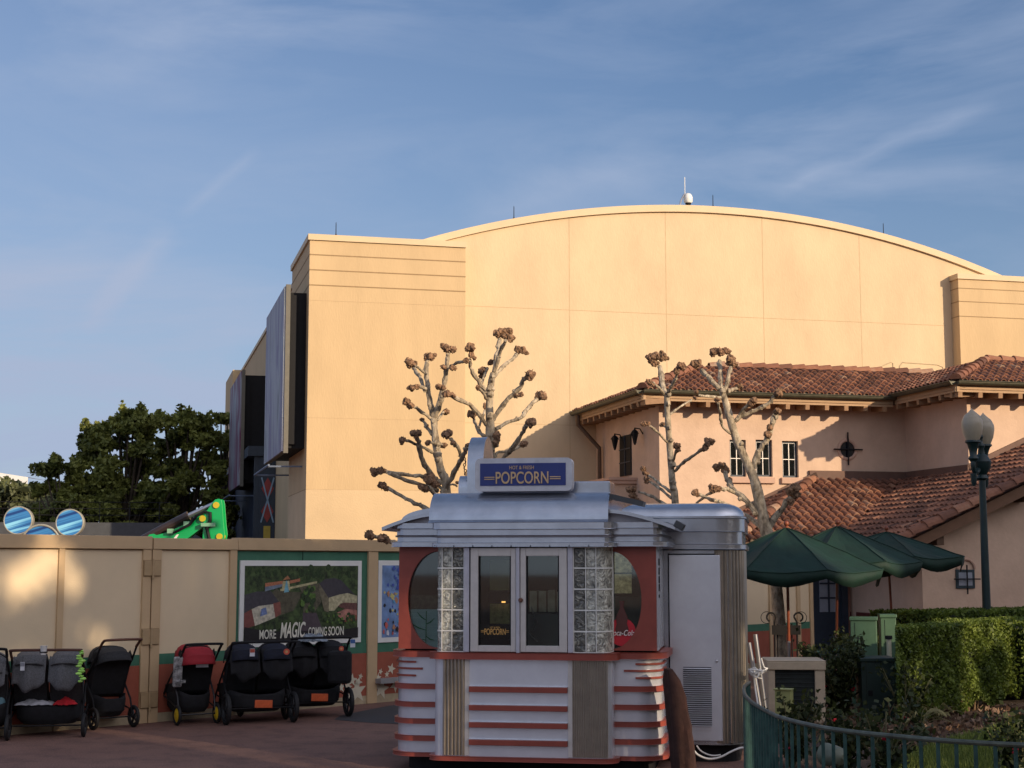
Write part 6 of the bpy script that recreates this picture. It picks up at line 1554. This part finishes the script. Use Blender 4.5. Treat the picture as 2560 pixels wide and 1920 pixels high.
gm_.node_tree.links.new(nz_.outputs[0], rz_p.inputs[0]); gm_.node_tree.links.new(rz_p.outputs[0], b_.inputs['Base Color']); b_.inputs['Roughness'].default_value = .35; b_.inputs['Subsurface Weight'].default_value = .25; b_.inputs['Subsurface Radius'].default_value = (.1, .1, .08)
for dx, dy, zo in ((-.215, -.25, .0), (.135, .25, -.03)):
    zg = Lz(1104)+zo
    M().tube(sm_poly([(dx*.3, dy*.3, zt_+.2), (dx*.75, dy*.75, zt_+.12), (dx*1.05, dy*1.05, zt_+.22), (dx, dy, zt_+.38)], 4), .045, 8).build('arm', lg, t, smooth=True)
    M().lathe([(.03, zt_-.12), (.05, zt_-.05), (.06, zt_+.1)], (dx*1.05, dy*1.05, 0), 10).build('pendant', lg, t, smooth=True)
    M().lathe([(.05, zt_+.30), (.09, zt_+.36), (.06, zt_+.42), (.07, zt_+.5), (.10, zg-.06), (.135, zg-.03), (.13, zg)], (dx, dy, 0), 16).build('globe_holder', lg, t, smooth=True)
    M().lathe([(.11, zg), (.16, zg+.12), (.185, zg+.26), (.18, zg+.34), (.15, zg+.40)], (dx, dy, 0), 24).build('globe', gm_, t, smooth=True)
    M().lathe([(.155, zg+.395), (.13, zg+.44), (.07, zg+.49), (.02, zg+.54), (.001, zg+.57)], (dx, dy, 0), 24).build('globe_cap', gm_, t, smooth=True)

# ------------------------------------------------------------ garden bed and railing
rail_px = [(1874, 1706), (1862, 1716), (1860, 1728), (1866, 1742), (1886, 1760), (1937, 1788), (1963, 1797), (2000, 1807), (2069, 1821), (2150, 1832), (2231, 1840), (2352, 1851), (2460, 1858), (2560, 1863), (2680, 1870)]
RZ = .98
rp_ = [ground(px, py, RZ) for px, py in rail_px]
rp_ = sm_poly(rp_, 4)
rt = thing('railing', 'dark green iron railing curving round the garden bed in the foreground', 'railing', (rp_[30].x, rp_[30].y, 0)); ro = rt.location
railm = mat('railing_green', (.012, .060, .058), .45, var=.35, scale=10, col2=(.03, .08, .07)); toprail = mat('worn_rail', (.085, .095, .07), .45, .2, var=.5, scale=10)
M().tube([q-ro for q in rp_], .016, 8).build('handrail', toprail, rt, smooth=True)
M().tube([q-ro-Vector((0, 0, RZ-.12)) for q in rp_], .014, 6).build('bottom_rail', railm, rt)
acc = 0; nb = 0; last = rp_[0]
cums = [0]
for i in range(1, len(rp_)): cums.append(cums[-1]+(rp_[i]-rp_[i-1]).length)
def on_rail(s):
    for i in range(1, len(rp_)):
        if cums[i] >= s: f = (s-cums[i-1])/(cums[i]-cums[i-1]); return rp_[i-1].lerp(rp_[i], f)
    return rp_[-1]
s = .03
while s < cums[-1]:
    q = on_rail(s)-ro; w = .012
    M().box(q.x-w*.9, q.x+w*.9, q.y-w*.6, q.y+w*.6, .10 if nb % 14 else 0, RZ-.005).build('baluster' if nb % 14 else 'post', railm, rt); nb += 1; s += .118
# second railing far side of the bed, low
q0, q1 = ground(2018, 1632, .98), ground(2135, 1612, .98)
q0 = atY(2014, 1634, 22.5); q1 = atY(2128, 1617, 24.5)
r2 = thing('railing', 'low dark green railing behind the rose bushes, left of the utility boxes', 'railing', (q0.x, q0.y, 0)); h0 = q0.z
m = M().tube([(0, 0, q0.z), (q1.x-q0.x, q1.y-q0.y, q1.z)], .016, 6).build('handrail', railm, r2)
for k in range(14):
    f = k/13; M().tube([((q1.x-q0.x)*f, (q1.y-q0.y)*f, 0), ((q1.x-q0.x)*f, (q1.y-q0.y)*f, q0.z+(q1.z-q0.z)*f)], .010, 5).build('baluster', railm, r2)
# bed surface
bedpts = [(q.x, q.y) for q in rp_[::2]]+[(22, rp_[-1].y+2), (24, 30), (9.5, 30), (5.2, 24), (4.0, 20)]
tag(M().add([(x, y, .03) for x, y in bedpts], [tuple(range(len(bedpts)))]).build('garden_bed', mulch), kind='structure')
# kerb along the railing
m = M(); kp = [Vector((q.x, q.y, .03)) for q in rp_]
m.tube(kp, .06, 4); tag(m.build('bed_kerb', mat('kerb_grey', (.16, .15, .14), .9)), kind='structure')
lawnpts = [(3.3, 11.5), (12, 10.2), (14, 22), (7.7, 21.6), (6.3, 19.9), (4.7, 17.6), (3.8, 16.2)]
tag(M().add([(x, y, .036) for x, y in lawnpts], [tuple(range(len(lawnpts)))]).build('lawn', lawn), kind='structure')
g = np.random.default_rng(5); n = 110000
xy = np.stack([g.uniform(2.8, 9, n), g.uniform(10.2, 21.5, n)], 1); keep = np.array([inpoly(a, b, lawnpts) for a, b in xy]); xy = xy[keep]
hh_ = g.uniform(.04, .11, len(xy)); 
base = np.stack([xy[:, 0], xy[:, 1], np.full(len(xy), .036)], 1); an_ = g.uniform(0, 2*PI, len(xy)); w_ = .008
V_ = np.stack([base+np.stack([np.cos(an_)*w_, np.sin(an_)*w_, 0*an_], 1), base-np.stack([np.cos(an_)*w_, np.sin(an_)*w_, 0*an_], 1), base+np.stack([g.normal(0, .02, len(xy)), g.normal(0, .02, len(xy)), hh_], 1)], 1).reshape(-1, 3)
me = bpy.data.meshes.new('grass'); N_ = len(xy); me.vertices.add(3*N_); me.vertices.foreach_set('co', V_.astype(np.float32).ravel()); me.loops.add(3*N_); me.loops.foreach_set('vertex_index', np.arange(3*N_, dtype=np.int32)); me.polygons.add(N_); me.polygons.foreach_set('loop_start', np.arange(0, 3*N_, 3, dtype=np.int32))
at = me.attributes.new('tint', 'FLOAT', 'POINT'); at.data.foreach_set('value', np.repeat(g.uniform(0, 1, N_), 3).astype(np.float32)); me.materials.append(leafmat('grass_blades', (.06, .095, .018), (.28, .33, .075))); me.update(calc_edges=True)
go = bpy.data.objects.new('grass', me); COL.objects.link(go); tag(go, 'short uneven lawn grass inside the railing', 'grass', kind='stuff')
# fallen leaves / debris on the mulch
dp_ = np.stack([g.uniform(3.6, 8.5, 2600), g.uniform(17.5, 22.5, 2600), g.uniform(.04, .06, 2600)], 1); dp_ = dp_[np.array([not inpoly(a, b, lawnpts) for a, b in dp_[:, :2]])]
o = leaves('leaf_litter', dp_, .07, leafmat('litter', (.10, .05, .03), (.30, .20, .13), .1), None, 8); tag(o, 'scattered brown leaf litter on the bed', 'leaf litter', kind='stuff')

# hedges
inner = mat('hedge_inside', (.012, .018, .006), .95, var=.5, scale=12)
def hedge(label, p0, p1, depth, h, n, seed, size=.034, zlow=.12, twigs=True, shear=0, group='clipped hedges beside the lawn'):
    p0 = Vector((*p0, 0)); p1 = Vector((*p1, 0)); d = p1-p0; L0 = d.length; ang = math.atan2(d.y, d.x)
    t = thing('hedge', label, 'hedge', p0, ang, group)
    g = np.random.default_rng(seed)
    q0_, q1_ = .12, depth-.12*depth/max(depth, .5)*(1 if depth > .6 else .5)
    y0_ = .12 if depth > .6 else .07
    M().prism([(.14+shear*y0_, y0_), (L0-.14+shear*y0_, y0_), (L0-.14+shear*q1_, q1_), (.14+shear*q1_, q1_)], zlow+.1, h-.10, 'z').build('inner_twigs', inner, t)
    a = L0*depth; b = L0*h; c = depth*h; tot = a+2*b+2*c; P = []; T = []
    def blk(k, f):
        u = g.uniform(0, 1, k); v = g.uniform(0, 1, k); w = np.abs(g.normal(0, .055, k)); return f(u, v, w)
    low = zlow
    P.append(blk(int(n*a/tot), lambda u, v, w: np.stack([u*L0, v*depth, h-w*.7+.012*np.sin(u*L0*9)*np.sin(v*7)], 1)))
    P.append(blk(int(n*b/tot), lambda u, v, w: np.stack([u*L0, w+.02*np.sin(u*L0*8+v*9), low+(h-low)*v+(.08*np.sin(u*L0*5))*(1-v)], 1)))
    P.append(blk(int(n*b/tot*.4), lambda u, v, w: np.stack([u*L0, depth-w, low+(h-low)*v], 1)))
    P.append(blk(int(n*c/tot), lambda u, v, w: np.stack([w, u*depth, low+(h-low)*v], 1)))
    P.append(blk(int(n*c/tot), lambda u, v, w: np.stack([L0-w, u*depth, low+(h-low)*v], 1)))
    P = np.concatenate(P); P[:, 0] += shear*P[:, 1]; nn = np.sin(P[:, 0]*6+1)*np.sin(P[:, 2]*9+P[:, 1]*7)*.22+.5
    leaves('foliage', P, size, leaf_hedge, t, seed, nn)
    if twigs:
        m = M(); rg = random.Random(seed)
        for _ in range(int(L0*7)):
            x = rg.uniform(.1, L0-.1); y = rg.uniform(.1, depth*.6); m.tube([(x, y, 0), (x+rg.uniform(-.08, .08), y, .15), (x+rg.uniform(-.15, .15), y-.05, .35)], [.014, .011, .006], 5)
        m.build('stems', mat('hedge_stems', (.20, .13, .07), .9, var=.3), t)
    return t
h0 = ground(2240, 1571, 1.27); h1 = ground(2536, 1547, 1.27)
hedge('long clipped hedge in front with its right half sunlit', (h0.x, h0.y), (h1.x, h1.y), .45, 1.27, 34000, 3, shear=2.4)
ha = atY(2290, 1500, 25.5); hb_ = Vector((10.5, 27.5, 0))
hedge('darker clipped hedge running behind the front hedge, under the street lamp', (ha.x, 25.5), (hb_.x, hb_.y), 1.2, 1.30, 14000, 4, .05, twigs=False)
hc = atY(2552, 1600, 23.0)
hedge('dark clipped hedge end at the right edge beyond the sunlit hedge', (hc.x, 22.8), (hc.x+3, 24.5), 2.0, 1.22, 8000, 5, .045, twigs=False)
# rose bushes
rose_leaf = leafmat('rose_leaves', (.012, .022, .008), (.07, .085, .025)); stem_m = mat('rose_stem', (.16, .15, .07), .8, var=.3); petal = mat('rose_red', (.55, .012, .04), .6, var=.25, scale=20)
def rose(label, px, py, h, w, nst, nlf, flowers, seed, bare=False):
    g = ground(px, py); t = thing('rose_bush', label, 'bush', (g.x, g.y, .03), 0, 'rose bushes in the bed'); rg = random.Random(seed); m = M(); tips = []
    for _ in range(nst):
        a = rg.uniform(0, 2*PI); r = rg.uniform(.2, 1)*w/2; zt = h*rg.uniform(.6, 1)
        q = [(0, 0, 0), (math.cos(a)*r*.35, math.sin(a)*r*.35, zt*.4), (math.cos(a)*r, math.sin(a)*r, zt)]; sp = sm_poly(q, 4); m.tube(sp, [.012*(1-.6*i/len(sp)) for i in range(len(sp))], 5); tips += sp[3:]
        c = sp[5]; m.tube([c, (c[0]+rg.uniform(-.12, .12), c[1]+rg.uniform(-.12, .12), c[2]+rg.uniform(.08, .2))], [.006, .003], 4)
    m.build('stems', stem_m, t)
    gg = np.random.default_rng(seed); T = np.array([list(v) for v in tips]); P = T[gg.integers(0, len(T), nlf)]+gg.normal(0, .055, (nlf, 3)); leaves('leaves', P, .045, rose_leaf, t, seed)
    for (fx, fy) in flowers:
        q = atY(fx, fy, g.y-.1)-Vector((g.x, g.y, .03)); mm = M()
        for k in range(7): mm.ball(q+Vector((rg.uniform(-.02, .02), rg.uniform(-.02, .02), rg.uniform(-.015, .02))), .02, 7, lump=.25, rg=rg, sc=(1, 1, .7))
        mm.build('flower', petal, t)
rose('dense dark rose bush with red blooms right of the condenser frame', 2100, 1800, 1.05, .95, 26, 3600, ((2131, 1723), (2060, 1719)), 1)
rose('rose bush behind the condenser frame with one bloom against the dark green box', 2150, 1745, .95, .8, 18, 2200, ((2185, 1661),), 2)
rose('sparse rose bush with long bare stems in front of the hedge', 2265, 1822, .85, .8, 12, 420, ((2265, 1796),), 3)
rose('low rose bush behind the railing at the bottom, left of the floodlight', 1985, 1925, .72, .7, 14, 900, ((1980, 1868), (2083, 1797)), 4)
rose('low thorny rose bush with yellowing leaves behind the railing', 2215, 1960, .7, .8, 14, 700, ((2215, 1846),), 5)
rose('small rose bush at the bottom right corner with one red bloom', 2540, 1960, .62, .6, 10, 500, ((2539, 1877),), 6)
rose('thin leafy rose bush between the two low ones at the bottom', 2110, 1950, .62, .6, 10, 800, (), 7)
# dry strappy plants
def strappy(label, px, py, h, n, seed):
    g = ground(px, py); rg = random.Random(seed); m = M()
    for _ in range(n):
        a = rg.uniform(0, 2*PI); r = rg.uniform(.15, .4); zz = h*rg.uniform(.5, 1)
        q = [Vector((0, 0, 0)), Vector((math.cos(a)*r*.3, math.sin(a)*r*.3, zz*.8)), Vector((math.cos(a)*r*.7, math.sin(a)*r*.7, zz)), Vector((math.cos(a)*r, math.sin(a)*r, zz*.75))]
        m.tube(sm_poly(q, 3), [.012]*9+[.004], 4, sq=.3)
    o = m.build('strappy_plant', mat('dry_strap_leaf', (.22, .19, .07), .7, var=.4, scale=8)); o.location = (g.x, g.y, .03); return tag(o, label, 'plant', 'strappy plants in the bed')
strappy('dry yellow strappy plant beside the floodlight behind the railing', 2120, 1945, .5, 22, 1); strappy('dry strappy tuft at the foot of the sparse rose bush', 2300, 1838, .32, 18, 2); strappy('small strappy tuft in front of the hedge stems', 2345, 1815, .26, 16, 3)
# condenser frame
cf = Frame(0, 0, 6); g = ground(1990, 1817); 
fo = Frame(g.x, g.y, -4); co = thingF('condenser_housing', 'cream metal housing with dark mesh front standing behind the railing', 'utility housing', fo)
crm = mat('cream_metal', (.52, .42, .30), .5, var=.12, scale=8)
x0_, _ = fo.onY(1920, 1700, 0); x1_, _ = fo.onY(2063, 1700, 0); zt_ = fo.onY(1990, 1655, 0)[1]
M().box(x0_, x0_+.09, 0, .7, 0, zt_).build('side_post', crm, co, bevel=.008); M().box(x1_-.13, x1_, 0, .7, 0, zt_).build('side_post', crm, co, bevel=.008)
M().box(x0_-.01, x1_+.01, -.02, .75, zt_, zt_+.02).box(x0_-.01, x1_+.01, -.02, .0, zt_-.10, zt_).build('top_cover', crm, co, bevel=.008)
M().box(x0_+.091, x1_-.131, .05, .68, .02, zt_-.002).build('mesh_core', mat('dark_mesh', (.012, .018, .018), .7, var=.5, scale=6), co)
m = M()
for k in range(14): m.box(x0_+.095, x1_-.135, .035, .045, .06+k*.055, .066+k*.055)
m.build('mesh_wires', mat('wire_dark', (.03, .04, .04), .5), co)
g = ground(1962, 1830); yb_ = thing('junction_post', 'yellowish green junction post in front of the condenser housing', 'utility box', (g.x, g.y, 0), R(-25))
hz = atY(1962, 1721, g.y).z; ygm = mat('yellow_green_metal', (.36, .38, .15), .5, var=.12)
M().box(-.10, .10, -.07, .07, 0, hz-.02).build('body', ygm, yb_, bevel=.006); M().box(-.115, .115, -.085, .085, hz-.02, hz).build('cap', ygm, yb_, bevel=.006)
M().ball((-.03, -.08, hz*.35), .02, 8).ball((.03, -.08, hz*.35), .015, 8).build('bolts', metal, yb_)
# green utility boxes
ugm = mat('utility_green', (.06, .125, .072), .55, var=.15, scale=3)
def ubox(label, px0, px1, pyt, Y, dep, yaw, material=ugm, zb=0):
    a = atY(px0, pyt, Y); b = atY(px1, pyt, Y); t = thing('utility_box', label, 'utility box', ((a.x+b.x)/2, Y, 0), R(yaw)); w = (b.x-a.x)/2
    M().box(-w, w, 0, dep, zb, a.z-.05).build('body', material, t, bevel=.01); M().box(-w-.015, w+.015, -.02, dep+.01, a.z-.05, a.z).build('lid', material, t, bevel=.01)
    M().box(-w+.06, -w+.065, -.004, -.001, zb+.05, a.z-.08).build('door_seam', black, t); M().box(-w*.5-.03, -w*.5+.03, -.02, -.001, zb+.35, zb+.42).build('latch', black, t)
    return t
ubox('larger light green utility box behind the rose bushes', 2126, 2190, 1543, 22.6, .4, -14)
ubox('smaller light green utility box just right of the larger one', 2201, 2239, 1536, 23.4, .35, -8)
ubox('dark green squat transformer box in the shade below the light green boxes', 2153, 2236, 1645, 20.6, .6, -5, mat('box_dark_green', (.012, .030, .024), .5))
q = atY(2222, 1598, 22.2); t = thing('vent_pipe', 'short cream pipe with a dark cap in front of the smaller utility box', 'pipe', (q.x, 22.2, 0)); M().tube([(0, 0, 0), (0, 0, q.z)], .035, 10).build('pipe', mat('pipe_cream', (.5, .48, .34), .5), t); M().tube([(0, 0, q.z), (0, 0, q.z+.05)], .05, 10).build('cap', black, t)
# floodlight
g = ground(2090, 2010); t = thing('floodlight', 'round pale floodlight head behind the railing at the bottom', 'floodlight', (g.x, g.y, .03), R(30)); hz = atY(2085, 1898, g.y).z
fl = mat('flood_green', (.13, .15, .11), .5, var=.1)
M().lathe([(.02, -.11), (.075, -.07), (.09, 0), (.095, .09), (.10, .10), (.10, .12)], (0, 0, 0), 20, axis='y').build('head', fl, t, smooth=True).location = (0, 0, hz)
M().tube([(0, 0, 0), (0, 0, hz-.05)], .02, 8).build('stake', black, t)
# iron tree guard with curled tops
GY = 26.6; gp_ = lambda px, py: atY(px, py, GY); b0 = gp_(1963, 1640)
t = thing('iron_tree_guard', 'black iron guard with curled tops round the trunk beside the hoarding', 'tree guard', (b0.x, GY, 0)); L_ = lambda px, py: (gp_(px, py).x-b0.x, 0, gp_(px, py).z)
for sg, (u0, cx_) in ((-1, (1937, 1928)), (1, (1993, 1996))):
    c = L_(cx_, 1543); r = .075
    pts = [(L_(u0, 1640)[0], 0, 0), (L_(u0, 1600)[0], 0, L_(u0, 1600)[2]), (L_(u0, 1560)[0], 0, L_(u0, 1556)[2])]+[(c[0]+sg*-1*r*math.cos(a)*1, 0, c[2]+r*math.sin(a)) for a in [PI*k/8 for k in range(0, 12)]]
    M().tube(pts, .017, 6).build('curled_upright', black, t, smooth=True)
    M().ring((c[0]+sg*.06, .1, c[2]-.01), .10, .006, a0=.3 if sg < 0 else -2.4, a1=5.2 if sg < 0 else 2.5, n=18, m=5).build('thin_curl', black, t)
M().bar(L_(1930, 1575), L_(2001, 1575), .03, .16).build('cross_band', black, t)
for k in (1947, 1983): M().tube([(L_(k, 1600)[0], .12, 0), (L_(k, 1600)[0], .12, L_(k, 1560)[2])], .014, 6).build('upright', black, t)
# silver poles leaning, white cables, hoses
def pole(label, a, b, Y):
    A_, B_ = atY(*a, Y), atY(*b, Y); o = M().tube([(0, 0, 0), tuple(B_-A_)], .024, 10).build('metal_pole', metal, smooth=True); o.location = A_; return tag(o, label, 'pole', 'bare silver poles leaning by the annex')
d_ = (1886-1872)/(1682-1607)
pole('shorter silver pole leaning beside the service annex', (1872, 1607), (1905, 1800), 16.6); pole('taller silver pole leaning beside the service annex', (1888, 1586), (1915, 1790), 16.9)
m = M(); rg = random.Random(6); c = atY(1885, 1684, 16.4)
for k in range(4):
    pts = [c+Vector((rg.uniform(-.07, .13), rg.uniform(-.08, .05), rg.uniform(-.06, .06))) for _ in range(7)]; m.tube([q-c for q in sm_poly(pts, 4)], .008, 5)
e = atY(1918, 1672, 16.5); m.tube([q-c for q in sm_poly([atY(1903, 1645, 16.5), atY(1910, 1668, 16.5), e, c], 4)], .008, 5)
m.tube([q-c for q in sm_poly([c, atY(1888, 1720, 16.4), atY(1893, 1752, 16.3), atY(1900, 1790, 16.3)], 4)], .008, 5)
o = m.build('white_cable', white, smooth=True); o.location = c; tag(o, 'tangled white cable tied round the two silver poles', 'cable')
hose = lambda pts, Y: [atY(*q, Y) for q in pts]
P = sm_poly(hose([(1732, 1872), (1745, 1887), (1771, 1897), (1800, 1893), (1830, 1878), (1856, 1869), (1866, 1878)], 15.6), 4); c = P[0].copy(); o = M().tube([q-c for q in P], .010, 8).tube([q-c+Vector((.05, .1, .02)) for q in P[:12]], .008, 6).build('white_hose', white, smooth=True); o.location = c; tag(o, 'white hose sagging under the service annex', 'hose')
# brown cloth cover beside the stand
Yc = 15.2; cm = mat('brown_cover', (.045, .018, .013), .9, var=.35, scale=7, bump=1, bscale=7)
lv = [(1672, 1660, 1680), (1700, 1658, 1700), (1740, 1662, 1716), (1780, 1666, 1722), (1815, 1670, 1731), (1830, 1673, 1730), (1870, 1677, 1735), (1905, 1680, 1738), (1960, 1682, 1742)]
g0_ = atY(1700, 1940, Yc); t = thing('cloth_cover', 'reddish brown cloth cover draped over a post at the right end of the stand', 'cover', (g0_.x, Yc, 0)); V_ = []; ns = 28
for (py, pl_, pr_) in lv:
    a, b = atY(pl_, py, Yc), atY(pr_, py, Yc); cx_ = (a.x+b.x)/2-g0_.x; w = (b.x-a.x)/2
    for k in range(ns):
        th = 2*PI*k/ns; q = 1+.10*math.sin(th*5+py*.01)+.05*math.sin(th*9+py*.03); V_.append((cx_+w*math.cos(th)*q, .16*math.sin(th)*q*(.6+.4*w/.15), max(0.01, a.z)))
n_ = len(lv); M().add(V_, [(i*ns+k, (i+1)*ns+k, (i+1)*ns+(k+1) % ns, i*ns+(k+1) % ns) for i in range(n_-1) for k in range(ns)]+[tuple(range(ns))]).build('cover', cm, t, smooth=True)
